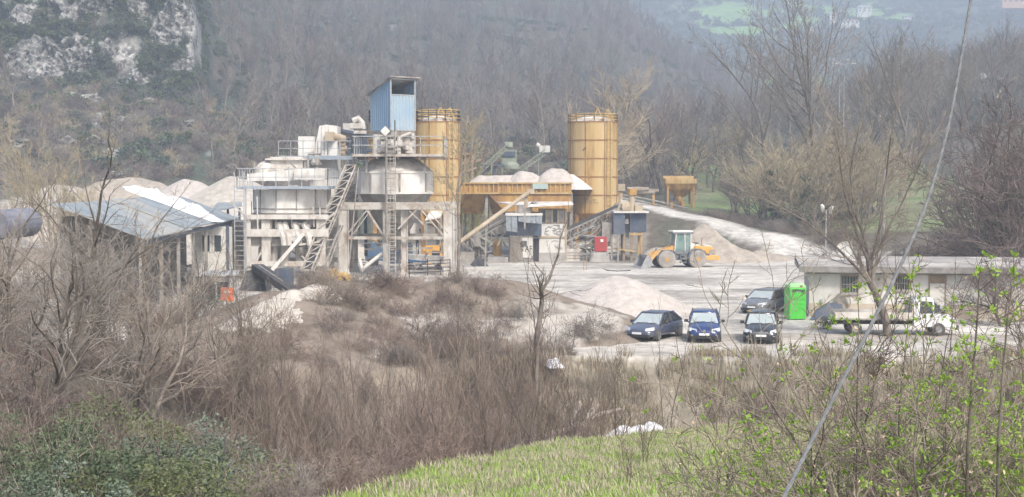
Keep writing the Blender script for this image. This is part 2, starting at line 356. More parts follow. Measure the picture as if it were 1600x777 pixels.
# ------------------------------------------------------------------ haze: one closed box of even thin air
hm = bpy.data.materials.new('haze_air'); hm.use_nodes = True; N = hm.node_tree.nodes; N.remove(N['Principled BSDF'])
pv = N.new('ShaderNodeVolumePrincipled'); pv.inputs['Density'].default_value = 0.00080; pv.inputs['Color'].default_value = (0.71, 0.82, 0.985, 1); pv.inputs['Anisotropy'].default_value = 0.0
hm.node_tree.links.new(pv.outputs[0], N['Material Output'].inputs['Volume'])
hz = MB(); hz.bx(-2500, 2500, -60, 2500, float(GZ.min()) - 1.5, float(GZ.max()) + 10)
ho = hz.build('haze', hm); tag(ho, kind='stuff')

# ------------------------------------------------------------------ rock cliff: a sheet pushed in and out by noise of all three coordinates
cpx = np.arange(-110, 323, 2.2); ct_s = np.linspace(0, 1, 120); V = []; CL = []; R_k = []
ROCKS = [(82, 92, 66, 36, 1.25), (130, 84, 28, 32, 1.05), (195, 84, 34, 42, 0.9), (262, 52, 30, 36, 1.2), (283, 20, 30, 34, 1.15), (302, 66, 14, 46, 1.15), (140, 14, 90, 28, 0.62), (5, 120, 22, 18, 0.9), (280, 100, 14, 16, .95), (40, 25, 46, 24, .62), (225, 20, 26, 30, .6), (215, 120, 40, 16, .6)]
for t in ct_s:
    for p_ in cpx:
        py = 168 - 215 * t; Y = 312 + 24 * t + max(0, p_ - 300) * 0.9; x = (p_ - 800) / F * Y; z = CAMZ + (290 - py) * Y / F
        v = Vector((x * .075, z * .075, 3.1)); v2 = Vector((x * .22, z * .2, 7.7)); v3 = Vector((x * .7, z * .6, 1.7))
        a = 1 - abs(noise.noise(v)) * 2; b = 1 - abs(noise.noise(v2)) * 2; c_ = noise.voronoi(v2 * 1.3)[0][0]; d = noise.noise(v3); f_ = noise.noise(v3 * 2.3)
        D = (6.5 * a + 2.6 * b + 3.0 * (c_ - .4) + 1.5 * d + 1.0 * f_ - 5.5) * min(1, t * 7) * min(1, (323 - p_) / 22) - 1.5 * (t < .08)
        V.append((x, Y - D, z + .8 * d))
        w = 0
        for cx_, cy_, rx_2, ry_, ww in ROCKS: w = max(w, ww * max(0, 1.2 - math.hypot((p_ - cx_) / rx_2, (py - cy_) / ry_)))
        r_ = w + .30 * noise.noise(Vector((x * .12, z * .14, 5))) + .34 * b * .5 + .25 * d - .12
        r_ = min(1, max(0, (r_ - .22) / .14)); R_k.append(r_)
        lum = .82 + .45 * f_; rc_ = (.50 * lum, .485 * lum, .455 * lum); vg = (.085 + .03 * d, .092 + .03 * d, .075); CL.append([rc_[i] * r_ + vg[i] * (1 - r_) for i in range(3)] + [r_])
nc = len(cpx); me = bpy.data.meshes.new('rock_cliff'); me.from_pydata(V, [], [(j * nc + i, j * nc + i + 1, (j + 1) * nc + i + 1, (j + 1) * nc + i) for j in range(len(ct_s) - 1) for i in range(nc - 1)]); me.update()
a_ = me.color_attributes.new('cover', 'FLOAT_COLOR', 'POINT'); a_.data.foreach_set('color', np.array(CL, np.float32).ravel()); me.materials.append(tm)
o = bpy.data.objects.new('rock_cliff', me); COL.objects.link(o); tag(o, kind='structure')
rs = np.random.RandomState(2); ok = [i for i in range(len(V)) if R_k[i] < .35]; CLV = np.array(V)[rs.choice(ok, 1500)] + np.array([0, -.3, -.6])
# ------------------------------------------------------------------ vegetation library
M_bark = mat('bark', (0.225, 0.19, 0.16), (0.12, 0.10, 0.085), 3, rough=0.9, bump=0.4, rnd=0.2)
M_barkd = mat('bark_dark', (0.15, 0.125, 0.105), (0.08, 0.07, 0.06), 3, rough=0.9, bump=0.4, rnd=0.2)
M_barkp = mat('bark_pale', (0.34, 0.29, 0.235), (0.22, 0.185, 0.15), 3, rough=0.9, bump=0.4, rnd=0.15)
M_twig = mat('twigs', (0.27, 0.225, 0.185), (0.19, 0.16, 0.135), 1.5, rough=0.9, rnd=0.22)
M_twigt = mat('twigs_tan', (0.40, 0.335, 0.215), (0.31, 0.255, 0.16), 1.5, rough=0.9, rnd=0.15)
M_twigr = mat('twigs_red', (0.20, 0.15, 0.135), (0.14, 0.11, 0.10), 1.5, rough=0.9, rnd=0.2)
M_twigg = mat('twigs_grey', (0.26, 0.235, 0.21), (0.18, 0.16, 0.145), 1.5, rough=0.9, rnd=0.25)
M_twigy = mat('twigs_yellow', (0.36, 0.33, 0.14), (0.28, 0.24, 0.11), 1.5, rough=0.9, rnd=0.1)
M_ever = mat('leaf_dark_green', (0.085, 0.12, 0.062), (0.14, 0.175, 0.095), 2.5, rough=0.55, rnd=0.25, trans=0.2)
M_olive = mat('leaf_olive', (0.17, 0.19, 0.085), (0.10, 0.13, 0.06), 1.6, rough=0.6, rnd=0.15, trans=0.25)
M_grey_leaf = mat('leaf_grey_green', (0.16, 0.20, 0.15), (0.09, 0.12, 0.08), 1.2, rough=0.5, rnd=0.15, trans=0.2)
M_fresh = mat('leaf_spring_green', (0.27, 0.43, 0.06), (0.38, 0.50, 0.12), 6, rough=0.5, rnd=0.1, trans=0.45)
M_dead = mat('leaf_dead', (0.42, 0.30, 0.19), (0.55, 0.47, 0.38), 6, rough=0.8, rnd=0.2)
M_ivy = mat('leaf_ivy', (0.06, 0.09, 0.045), (0.11, 0.13, 0.07), 3, rough=0.5, rnd=0.2, trans=0.15)
M_straw = mat('dry_stems', (0.40, 0.35, 0.27), (0.27, 0.225, 0.17), 2, rough=0.95, rnd=0.25)
M_grass = mat('grass_blades', (0.31, 0.46, 0.095), (0.40, 0.46, 0.15), 0.35, rough=0.8, rnd=0.25, trans=0.35, c3=(0.36, 0.33, 0.14), s3=0.5, lo3=0.56, hi3=0.72)

def grow(T, Cw, p, d, L, r, lvl, P, rng):
    seg = P['seg'][min(lvl, len(P['seg']) - 1)]; last = lvl >= P['levels']
    pts = [p.copy()]; rs = [r]; dd = d.copy(); wob = P['wob']; up = P['up'][min(lvl, len(P['up']) - 1)]; endf = 0.12 if last else P.get('taper', 0.35)
    for i in range(seg):
        dd = (dd + Vector((rng.gauss(0, wob), rng.gauss(0, wob), rng.gauss(0, wob) + up))).normalized()
        p = p + dd * (L / seg); pts.append(p); rs.append(max(r * (1 - (1 - endf) * (i + 1) / seg), P['rmin'] * (0.4 if last else 1)))
    big = lvl <= P.get('tl', 1)
    (T if big else Cw).tube(pts, rs, P['sides'][min(lvl, len(P['sides']) - 1)], caps=False)
    if last:
        if P.get('leaf') and rng.random() < P.get('leafp', 1): P['leaf'](pts[-1], dd, rng)
        return
    n = P['n'][min(lvl, len(P['n']) - 1)]; n = max(1, int(n * rng.uniform(0.75, 1.25)))
    t0 = P['t0'][min(lvl, len(P['t0']) - 1)]
    for k in range(n):
        t = t0 + (1 - t0) * (k + rng.random()) / n; t = min(t, 0.999); f = t * seg; i = int(f); q = pts[i].lerp(pts[i + 1], f - i)
        ax = (pts[i + 1] - pts[i]).normalized(); a = math.radians(rng.gauss(P['ang'][min(lvl, len(P['ang']) - 1)], 9))
        o = ax.orthogonal().normalized(); o.rotate(Matrix.Rotation(rng.uniform(0, 2 * math.pi), 3, ax))
        nd = (ax * math.cos(a) + o * math.sin(a)).normalized()
        rr = (rs[i] * (1 - f + i) + rs[i + 1] * (f - i)) * P.get('rr', 0.6)
        grow(T, Cw, q, nd, L * P['ratio'][min(lvl, len(P['ratio']) - 1)] * (1.15 - 0.55 * t) * rng.uniform(0.75, 1.2), max(rr, P['rmin']), lvl + 1, P, rng)
    grow(T, Cw, pts[-1], dd, L * 0.4, max(rs[-1], P['rmin']), lvl + 1, P, rng)
def raw(mb, name, m):
    me = bpy.data.meshes.new(name); me.from_pydata(mb.v, [], mb.f); me.update(); me.materials.append(m); return me
BASE = dict(seg=[7, 5, 4, 3, 2], wob=0.10, up=[0.03, 0.05, 0.04, 0.03], levels=4, sides=[7, 5, 4, 3, 3], n=[9, 6, 5, 4], t0=[0.3, 0.25, 0.2, 0.2], ang=[42, 38, 36, 35], ratio=[0.55, 0.55, 0.5, 0.5], rmin=0.008, tl=1)
def P_(**k): d = dict(BASE); d.update(k); return d
def tree_mesh(seed, H, r, P, mt, mc, stems=1, lean=0.0, spread=0.3):
    rng = random.Random(seed); T = MB(); Cw = MB()
    for s in range(stems):
        a = rng.uniform(0, 6.28); sp = 0 if stems == 1 else spread * rng.uniform(0.4, 1)
        d = Vector((math.cos(a) * sp + rng.gauss(0, lean), math.sin(a) * sp + rng.gauss(0, lean), 1)).normalized()
        hh = H * (1 if stems == 1 else rng.uniform(0.65, 1))
        grow(T, Cw, Vector((math.cos(a) * r * stems * 0.5, math.sin(a) * r * stems * 0.5, -0.4)), d, hh * 0.72, r * (1 if stems == 1 else rng.uniform(0.6, 1)), 0, P, rng)
    return raw(T, 'trunk', mt), raw(Cw, 'crown', mc)
def leaf_cloud(seed, n, rad, h, size, m, clumps=14, name='foliage', z0=0.2):
    rng = random.Random(seed); mb = MB(); cl = []
    for _ in range(clumps):
        a = rng.uniform(0, 6.28); q = math.sqrt(rng.random()) * rad * 0.8; cl.append((math.cos(a) * q, math.sin(a) * q, z0 + (h - z0) * rng.uniform(0.1, 0.85) * (1 - 0.5 * (q / rad) ** 2), rng.uniform(0.16, 0.34) * rad))
    for _ in range(n):
        cx, cy, cz, cr = cl[rng.randrange(clumps)]
        v = Vector((rng.gauss(0, 1), rng.gauss(0, 1), rng.gauss(0, 1))).normalized() * cr * rng.random() ** 0.35
        p = Vector((cx + v.x, cy + v.y, max(0, cz + v.z * 0.8))); s = size * rng.uniform(0.6, 1.3)
        u = Vector((rng.gauss(0, 1), rng.gauss(0, 1), rng.gauss(0, 0.6))).normalized(); w = u.orthogonal().normalized(); w.rotate(Matrix.Rotation(rng.uniform(0, 6.28), 3, u))
        mb.add([p, p + u * s * 0.5 + w * s * 0.28, p + u * s, p + u * s * 0.5 - w * s * 0.28], [(0, 1, 2, 3)])
    return raw(mb, name, m)

LIB = bpy.data.collections.new('plant_library')                # never linked to the scene: shapes for the massed woods only
def libobj(name, meshes):
    """join meshes (keeping their materials) into one object of the library"""
    c = bpy.data.collections.new(name); V = []; Fc = []; mi = []; ms = []; n = 0
    for k, me in enumerate(meshes):
        V += [tuple(v.co) for v in me.vertices]; Fc += [tuple(i + n for i in p.vertices) for p in me.polygons]; mi += [k] * len(me.polygons); n = len(V); ms.append(me.materials[0])
    me = bpy.data.meshes.new(name); me.from_pydata(V, [], Fc); me.update()
    for m in ms: me.materials.append(m)
    me.polygons.foreach_set('material_index', mi)
    return bpy.data.objects.new(name, me)
def scatter(name, objs, P, S, Rz=None, tilt=None, label=None, cat=None, seed=1):
    """one object: a massed growth made of instances on points"""
    P = np.asarray(P, float); n = len(P); rs = np.random.RandomState(seed)
    c = bpy.data.collections.new(name + '_shapes'); 
    for i, o in enumerate(objs): o.name = '%s_%02d' % (name, i); c.objects.link(o)
    me = bpy.data.meshes.new(name); me.vertices.add(n); me.vertices.foreach_set('co', P.ravel()); me.update()
    def att(nm, ty, val):
        a = me.attributes.new(nm, ty, 'POINT'); a.data.foreach_set('vector' if ty == 'FLOAT_VECTOR' else 'value', np.asarray(val).ravel())
    att('s', 'FLOAT', np.asarray(S, np.float32)); rot = np.zeros((n, 3), np.float32); rot[:, 2] = rs.uniform(0, 6.28, n) if Rz is None else Rz
    if tilt is not None: rot[:, 0] = rs.normal(0, tilt, n); rot[:, 1] = rs.normal(0, tilt, n)
    att('r', 'FLOAT_VECTOR', rot); att('k', 'INT', rs.randint(0, len(objs), n).astype(np.int32))
    o = bpy.data.objects.new(name, me); COL.objects.link(o)
    g = bpy.data.node_groups.new(name, 'GeometryNodeTree'); g.interface.new_socket('Geometry', in_out='INPUT', socket_type='NodeSocketGeometry'); g.interface.new_socket('Geometry', in_out='OUTPUT', socket_type='NodeSocketGeometry')
    N = g.nodes; L = g.links; gi = N.new('NodeGroupInput'); go = N.new('NodeGroupOutput'); ip = N.new('GeometryNodeInstanceOnPoints'); ci = N.new('GeometryNodeCollectionInfo')
    ci.inputs[0].default_value = c; ci.inputs['Separate Children'].default_value = True; ci.inputs['Reset Children'].default_value = True
    mp = N.new('GeometryNodeMeshToPoints'); L.new(gi.outputs[0], mp.inputs[0]); L.new(mp.outputs[0], ip.inputs['Points']); L.new(ci.outputs[0], ip.inputs['Instance']); ip.inputs['Pick Instance'].default_value = True
    def na(nm, ty): 
        a = N.new('GeometryNodeInputNamedAttribute'); a.data_type = ty; a.inputs[0].default_value = nm; return a.outputs[0]
    L.new(na('k', 'INT'), ip.inputs['Instance Index']); L.new(na('r', 'FLOAT_VECTOR'), ip.inputs['Rotation'])
    L.new(na('s', 'FLOAT'), ip.inputs['Scale']); L.new(ip.outputs[0], go.inputs[0])
    md = o.modifiers.new('growth', 'NODES'); md.node_group = g
    return tag(o, label, cat, kind='stuff')
def pts_in(n, px0, px1, y0, y1, keep, seed):
    rs = np.random.RandomState(seed); px = rs.uniform(px0, px1, n); y = np.sqrt(rs.uniform(y0 * y0, y1 * y1, n)); x = (px - 800) / F * y
    z = ground(x, y); py = 290 - (z - CAMZ) * F / y; k = keep(px, y, x, py); 
    return np.stack([x, y, z], -1)[k], px[k], y[k]

# --- far woods (one mass each)
PF = P_(levels=3, sides=[4, 3, 3, 3], n=[9, 7, 5], rmin=0.035, seg=[5, 3, 2, 2], t0=[0.28, 0.2, 0.2], ang=[34, 34, 34], ratio=[0.5, 0.5, 0.5], up=[0.03, 0.08, 0.06])
far_tr = [libobj('t', tree_mesh(100 + i, [11, 12, 9.5, 13, 10][i], 0.16, PF, [M_barkp, M_bark, M_barkd, M_barkp, M_bark][i], [M_twigg, M_twig, M_twigg, M_twig, M_twigr][i])) for i in range(5)]
far_ev = [libobj('e', [leaf_cloud(120 + i, 260, 1.8, 2.6, 0.55, [M_ever, M_grey_leaf, M_olive][i])]) for i in range(3)]
def hill(px, y, x, py):
    k = ~((px < 345) & (y > 285) & (y < 480)) & (py > -60) & (road_dist(x, y) > 4)
    k &= ~((px > 1060) & (px < 1650) & (y < 292)); k &= ~((y > 880))
    k &= (py < 262)
    dn = fbm(x, y, 55, 91); rr = np.random.RandomState(17).rand(len(px))
    k &= (rr < np.clip(.95 + 2.2 * dn, .25, 1)) & ~((px < 350) & (y < 312) & (rr > .10))
    return k
P1, _, y1 = pts_in(7800, -260, 1850, 235, 880, hill, 5)
scatter('hillside_wood', far_tr, P1, np.random.RandomState(3).uniform(0.6, 1.2, len(P1)) * (1 + 1.1 * fbm(P1[:, 0], P1[:, 1], 35, 92)), label='grey leafless wood covering the hillsides behind the works', cat='woodland', tilt=0.05)
def under(px, y, x, py):
    nn = fbm(x, y, 28, 41); return (py > -40) & ((nn > -0.02 - 0.16 * ((px < 560) & (y < 500))) | ((px < 360) & (y < 315) & (nn > -.3))) & (road_dist(x, y) > 4) & ~((px > 1060) & (px < 1650) & (y < 296)) & (py < 275)
P2, _, y2 = pts_in(9000, -260, 1850, 205, 700, under, 6)
P2 = np.concatenate([P2, CLV])
scatter('evergreen_undergrowth', far_ev, P2, np.random.RandomState(4).uniform(0.35, 1.1, len(P2)), label='dark green evergreen shrubs mixed through the hillside wood and cliff foot', cat='undergrowth')
# brush (leafless scrub) at the hill foot and both sides of the valley
PB = P_(levels=3, sides=[3, 3, 3, 3], n=[5, 4, 3], rmin=0.016, seg=[4, 3, 2, 2], wob=0.22, t0=[0.15, 0.15, 0.2], ang=[45, 42, 40], ratio=[0.6, 0.6, 0.55], up=[0.0, 0.02, 0.02], tl=-1)
brush = [libobj('b', [tree_mesh(140 + i, 2.6, 0.035, PB, M_twig, [M_twig, M_twigr, M_twigg, M_twigt][i], stems=7, spread=0.8)[1]]) for i in range(4)]
def scrub(px, y, x, py):
    a = (py < 300) & (y < 330) & (y > 168) & ~((px > 1060) & (px < 1650) & (y > 172) & (y < 292)) 
    a |= (px > 1090) & (y > 292) & (y < 420)
    a &= (road_dist(x, y) > 1.8) & ~((px > 1060) & (y < 173))
    return a & ~((px < 960) & (y < 185))
P3, _, _ = pts_in(5200, -260, 1850, 165, 420, scrub, 7)
scatter('hillside_scrub', brush, P3, np.random.RandomState(5).uniform(0.7, 1.6, len(P3)), label='brown leafless scrub along the foot of the hills', cat='scrub')
# far mountain cover
def mtn(px, y, x, py): return (py > -60) & ((fbm(x, y, 160, 31, 3) < 0.0) | (fbm(x, y, 24, 33, 3) < -.04)) 
P4, _, _ = pts_in(4200, 920, 1700, 900, 1750, mtn, 8)
scatter('mountain_wood', [libobj('m', [leaf_cloud(150 + i, 200, 6, 9, 2.6, [M_grey_leaf, M_twigg, M_ever][i])]) for i in range(3)], P4, np.random.RandomState(6).uniform(0.35, 0.9, len(P4)), label='distant blue-green woods and groves on the far mountain', cat='woodland')

# pale boulders lying on the slope below the cliff
M_rock = mat('limestone', (.46, .44, .41), (.20, .20, .18), .5, .4, .6, rough=.95, bump=.8, bscale=1.5)
for i, (px, Y, r, lab) in enumerate([(152, 238, 1.5, 'pale boulder with a dark crack, highest of those left of the sand heap'), (107, 236, 1.3, 'upright pale boulder behind the pale bare tree'), (180, 216, 1.5, 'flat whitish boulders just above the broad sand heap'), (186, 275, 1.4, 'pale boulder in the middle of the brushy slope'), (232, 300, 1.5, 'low pale rock under the cliff'), (266, 292, 1.2, 'upright grey rock below the right end of the cliff'), (294, 275, 1.3, 'pale rock on the slope below the cliff corner'), (243, 255, 1.1, 'small white rock in the brush'), (143, 298, 2.0, 'broken white rocks right below the big cliff face'), (364, 232, 1.1, 'pale rock on the slope above the storage plant'), (30, 230, 1.2, 'whitish rock at the far left of the slope'), (440, 215, 1.3, 'white rubble rocks behind the dust collector walkway'), (455, 222, 1.0, 'smaller white rocks left of the dust collector')]):
    bm = bmesh.new(); r *= .8; bmesh.ops.create_icosphere(bm, subdivisions=4, radius=r)
    for v in bm.verts:
        q = v.co * .9 + Vector((i * 7.3, 0, 0)); v.co *= 1 + .9 * noise.noise(q) + .5 * noise.noise(q * 2.3) + .25 * noise.noise(q * 5); v.co.x *= 1.25; v.co.z *= .62
    me = bpy.data.meshes.new('boulder'); bm.to_mesh(me); bm.free(); me.materials.append(M_rock); o = bpy.data.objects.new('boulder', me); COL.objects.link(o); x = xat(px, Y); o.location = (x, Y, gz(x, Y) + r * .45); tag(o, lab, 'boulder', 'boulders on the slope')
# ------------------------------------------------------------------ materials of the works
M_white = mat('white_painted_steel', (0.72, 0.70, 0.66), (0.50, 0.46, 0.41), 1.2, 0.45, 0.7, rough=0.6, bump=0.08, c3=(0.36, 0.27, 0.20), s3=0.5, lo3=0.58, hi3=0.75, streak=0.35)
M_white2 = mat('dusty_white_steel', (0.60, 0.575, 0.53), (0.42, 0.37, 0.32), 1.6, 0.42, 0.66, rough=0.7, bump=0.1, c3=(0.30, 0.21, 0.15), s3=0.9, lo3=0.56, hi3=0.72, streak=0.5)
M_frame = mat('frame_steel', (0.50, 0.475, 0.43), (0.33, 0.27, 0.22), 1.8, 0.42, 0.62, rough=0.7, c3=(0.26, 0.17, 0.11), s3=1.3, lo3=0.55, hi3=0.7)
M_galv = mat('blue_grey_steel', (0.27, 0.32, 0.38), (0.38, 0.40, 0.42), 2, rough=0.6, metal=0.1)
M_rail = mat('grey_rail_steel', (0.33, 0.35, 0.37), (0.45, 0.44, 0.42), 2, rough=0.6)
M_yel = mat('ochre_painted_steel', (0.46, 0.305, 0.115), (0.27, 0.155, 0.065), 1.5, 0.46, 0.68, rough=0.7, bump=0.06, c3=(0.54, 0.40, 0.20), s3=0.5, lo3=0.42, hi3=0.62, streak=0.12)
M_yel2 = mat('ochre_rusty_steel', (0.50, 0.30, 0.095), (0.30, 0.155, 0.06), 1.3, 0.42, 0.66, rough=0.7, bump=0.1, c3=(0.22, 0.11, 0.055), s3=0.6, lo3=0.55, hi3=0.7, streak=0.3)
M_yelp = mat('ochre_rail_paint', (0.62, 0.42, 0.15), (0.42, 0.27, 0.10), 2, rough=0.6)
M_seam = mat('rusty_seam', (0.34, 0.18, 0.07), (0.22, 0.11, 0.05), 2, rough=0.8)
M_blue = mat('blue_corrugated_sheet', (0.19, 0.31, 0.44), (0.30, 0.39, 0.47), 0.8, 0.4, 0.7, rough=0.55, streak=0.2)
M_sheet = mat('grey_corrugated_sheet', (0.40, 0.43, 0.45), (0.52, 0.52, 0.50), 0.7, 0.4, 0.7, rough=0.6, wave=('X', 1.6, 0.5))
M_roofb = mat('blue_grey_roof_sheet', (0.22, 0.26, 0.29), (0.33, 0.355, 0.36), 0.35, 0.4, 0.65, rough=0.6, wave=('Y', 1.5, 0.5), c3=(0.38, 0.37, 0.34), s3=0.12, lo3=0.5, hi3=0.62)
M_dark = mat('dark_rubber', (0.045, 0.047, 0.052), (0.09, 0.085, 0.08), 1.5, rough=0.8)
M_darkb = mat('dark_blue_steel', (0.055, 0.075, 0.115), (0.10, 0.115, 0.14), 1.6, rough=0.6)
M_navy = mat('navy_panel', (0.07, 0.095, 0.145), (0.13, 0.14, 0.16), 1.0, rough=0.55)
M_mach = mat('dusty_grey_steel', (0.26, 0.245, 0.225), (0.38, 0.35, 0.31), 1.5, 0.4, 0.65, rough=0.8, bump=0.1, c3=(0.16, 0.13, 0.11), s3=0.8)
M_conc = mat('concrete', (0.42, 0.40, 0.37), (0.31, 0.29, 0.27), 1.5, rough=0.9, bump=0.2)
M_plast = mat('white_plaster', (0.66, 0.645, 0.61), (0.55, 0.53, 0.49), 0.8, 0.4, 0.7, rough=0.9, bump=0.08, c3=(0.50, 0.46, 0.40), s3=0.5, lo3=0.5, hi3=0.7)
M_stain = mat('bare_render', (0.42, 0.35, 0.27), (0.52, 0.46, 0.38), 1.2, rough=0.95, bump=0.1)
M_felt = mat('roof_felt', (0.27, 0.25, 0.24), (0.38, 0.36, 0.33), 0.6, 0.4, 0.6, rough=0.95, bump=0.2, c3=(0.48, 0.45, 0.40), s3=0.3, lo3=0.52, hi3=0.6)
M_glass = mat('dark_glass', (0.05, 0.06, 0.065), (0.09, 0.1, 0.1), 1.2, rough=0.12, spec=0.6)
M_tanp = mat('tan_pipe_paint', (0.46, 0.39, 0.29), (0.38, 0.29, 0.19), 1.6, 0.4, 0.65, rough=0.7)
M_brown = mat('brown_timber', (0.25, 0.185, 0.13), (0.34, 0.27, 0.20), 2.2, rough=0.9)
M_greyw = mat('weathered_planks', (0.34, 0.32, 0.29), (0.22, 0.20, 0.185), 3, rough=0.95, streak=0.2)
M_silver = mat('silver_foil_panel', (0.42, 0.46, 0.50), (0.28, 0.31, 0.34), 3, rough=0.35, metal=0.5, bump=0.3)
M_teal = mat('pale_teal_board', (0.36, 0.47, 0.45), (0.44, 0.52, 0.50), 3, rough=0.6)
M_red = mat('red_paint', (0.42, 0.045, 0.05), (0.30, 0.06, 0.05), 2, rough=0.5)
M_ink = mat('black_paint', (0.05, 0.045, 0.05), rough=0.8)
M_bluep = mat('blue_mark', (0.06, 0.22, 0.48), rough=0.5)
M_orange = mat('orange_paint', (0.75, 0.16, 0.04), (0.65, 0.14, 0.04), 2, rough=0.5)
M_tarp = mat('white_tarpaulin', (0.74, 0.74, 0.75), (0.60, 0.60, 0.62), 1.2, rough=0.55, bump=0.5, bscale=1.5)
M_cream = mat('cream_panel', (0.66, 0.64, 0.59), (0.56, 0.53, 0.48), 1, rough=0.6)
M_gravel = mat('pale_gravel', (0.53, 0.49, 0.435), (0.37, 0.335, 0.29), 1.6, 0.35, 0.65, rough=1.0, bump=0.6, bscale=7, spec=0.1, c3=(0.62, 0.56, 0.50), s3=0.2)
M_gravp = mat('pinkish_gravel', (0.55, 0.50, 0.46), (0.43, 0.385, 0.35), 1.8, 0.35, 0.65, rough=1.0, bump=0.7, bscale=8, spec=0.1)
M_sand = mat('buff_sand', (0.46, 0.405, 0.34), (0.31, 0.27, 0.225), 1.1, 0.35, 0.65, rough=1.0, bump=0.4, bscale=5, spec=0.1)
M_soil = mat('brown_soil', (0.27, 0.23, 0.19), (0.165, 0.135, 0.11), 0.6, 0.35, 0.65, rough=1.0, bump=0.8, bscale=3, spec=0.1, c3=(0.42, 0.39, 0.35), s3=0.16, lo3=0.53, hi3=0.62)

def railing(mb, pts, h=1.05, r=0.03, sp=1.3, mids=1):
    pts = [Vector(p) for p in pts]; up = Vector((0, 0, 1))
    for a, b in zip(pts[:-1], pts[1:]):
        for j in range(1, mids + 2): mb.bar(a + up * h * j / (mids + 1), b + up * h * j / (mids + 1), 2 * r)
        n = max(1, round((b - a).length / sp))
        for i in range(n + 1): p = a.lerp(b, i / n); mb.bar(p, p + up * h, 2 * r)
def ladder(mb, a, b, w, side, r=0.03, step=0.32):
    a = Vector(a); b = Vector(b); s = Vector(side).normalized() * w / 2; L = (b - a).length
    mb.bar(a - s, b - s, 2 * r); mb.bar(a + s, b + s, 2 * r); n = int(L / step)
    for i in range(1, n): p = a.lerp(b, i / n); mb.bar(p - s, p + s, 1.4 * r)
def corr(mb, o, u, v, W, Hs, pitch=0.30, amp=0.045, nrm=None):
    """corrugated sheet: origin o, along u (width W), up v with height Hs(t)->(z0,z1)"""
    u = Vector(u).normalized(); v = Vector(v); n = Vector(nrm); k = max(2, int(W / pitch)); prof = [(0, 0), (0.35, 0), (0.5, 1), (0.85, 1)]
    pts = []
    for i in range(k):
        for t, a in prof: pts.append(((i + t) / k, a))
    pts.append((1, 0)); vs = []; fs = []
    for t, a in pts:
        z0, z1 = Hs(t); p = Vector(o) + u * (W * t) + n * (amp * a); vs += [p + v * z0, p + v * z1]
    for i in range(len(pts) - 1): fs.append((2 * i, 2 * i + 2, 2 * i + 3, 2 * i + 1))
    mb.add(vs, fs)

# ------------------------------------------------------------------ central concrete tower
Y0 = 124.0
def A(px, py, dy=0.0, Y=None): return at(px, py, (Y0 if Y is None else Y) + dy)
cx = xat(616, 126.5); cy = 127.5
T = thing('concrete_plant_tower', 'tall white batching tower with a round tank, braced frame and blue cabin on top', 'batching tower', (cx, cy, 0))
R = 3.45; z1 = zat(302, Y0); z2 = zat(269, Y0); zc = zat(246, Y0)
m = MB(); m.lathe((cx, cy, 0), [(R, z1), (R, z2)], 16, a0=math.pi / 16); m.lathe((cx, cy, 0), [(R + .06, z1 - .08), (R + .06, z1 + .12)], 16, a0=math.pi / 16); m.lathe((cx, cy, 0), [(R + .07, z2 - .1), (R + .07, z2 + .08)], 16, a0=math.pi / 16)
tank = m.build('tank', M_white, T)
m = MB()
for j in range(16):
    if j % 2 == 0:
        a = math.pi / 16 + j * math.pi / 8; m = MB(); m.box((cx + (R + .02) * math.cos(a), cy + (R + .02) * math.sin(a), (z1 + z2) / 2), (0.12, 0.16, z2 - z1 - .2), rz=a); m.build('seam', M_mach, tank)
m = MB(); m.lathe((cx, cy, 0), [(R, z2 + .1), (R * 0.62, zc - 0.15), (0.9, zc + .25)], 24); m.build('tank_roof', M_white2, T)
m = MB(); m.lathe((cx, cy, 0), [(0.95, zat(392, Y0)), (1.05, zat(370, Y0)), (R - .15, z1 - .1)], 24); m.build('discharge_cone', M_mach, T)
zb = zat(322, Y0); zb2 = zat(372, Y0); xl = xat(537, Y0); xr = xat(701, Y0); yb = cy + 3.9; xm = xat(603, Y0); xm2 = xat(631, Y0)
m = MB()
for y in (Y0, yb): m.bx(xl - .5, xr + .5, y - .14, y + .14, zb - .32, zb + .32)
for x in (xl, xr, xl + 3.2, xr - 3.2): m.bx(x - .13, x + .13, Y0 + .15, yb - .15, zb - .25, zb + .25)
m.build('ring_beam', M_frame, T)
m = MB()
for y in (Y0 + .02, yb): m = MB(); m.bx(xl + .45, xr - .4, y - .11, y + .11, zb2 - .13, zb2 + .13); m.build('tie_beam', M_frame, T)
for x in (xl, xr): m = MB(); m.bx(x - .12, x + .12, Y0 + .4, yb - .4, zb2 - .12, zb2 + .12); m.build('tie_beam', M_frame, T)
for x, y, w in ((xl, Y0, .45), (xr, Y0, .45), (xl, yb, .4), (xr, yb, .4), (xm, Y0 + .3, .3), (xm2, Y0 + .6, .3)):
    m = MB(); m.bx(x - w, x + w, y - .07, y + .07, 0, zb - .33); m.bx(x - w, x - w + .07, y - .2, y + .2, 0.01, zb - .34); m.bx(x + w - .07, x + w, y - .2, y + .2, .01, zb - .34); m.bx(x - w * 1.2, x + w * 1.2, y - .35, y + .35, 0, .3)
    m.build('leg', M_white2, T)
for a, b, r in (((573, 329), (541, 368), .1), ((579, 329), (552, 366), .07), ((574, 329), (599, 368), .15), ((650, 329), (622, 358), .14), ((658, 328), (694, 369), .11), ((668, 328), (700, 365), .09), ((640, 330), (663, 352), .08)):
    m = MB(); m.bar(A(*a), A(*b), 2 * r, r); m.build('brace', M_frame, T)
m = MB(); m.tube([A(566, 422, .4), A(572, 416, .4), A(596, 397, .4), A(606, 392, .6)], .17, 8); m.tube([A(566, 425, .4), A(562, 405, .4)], .15, 8); m.build('pipe', M_white, T, smooth=True)
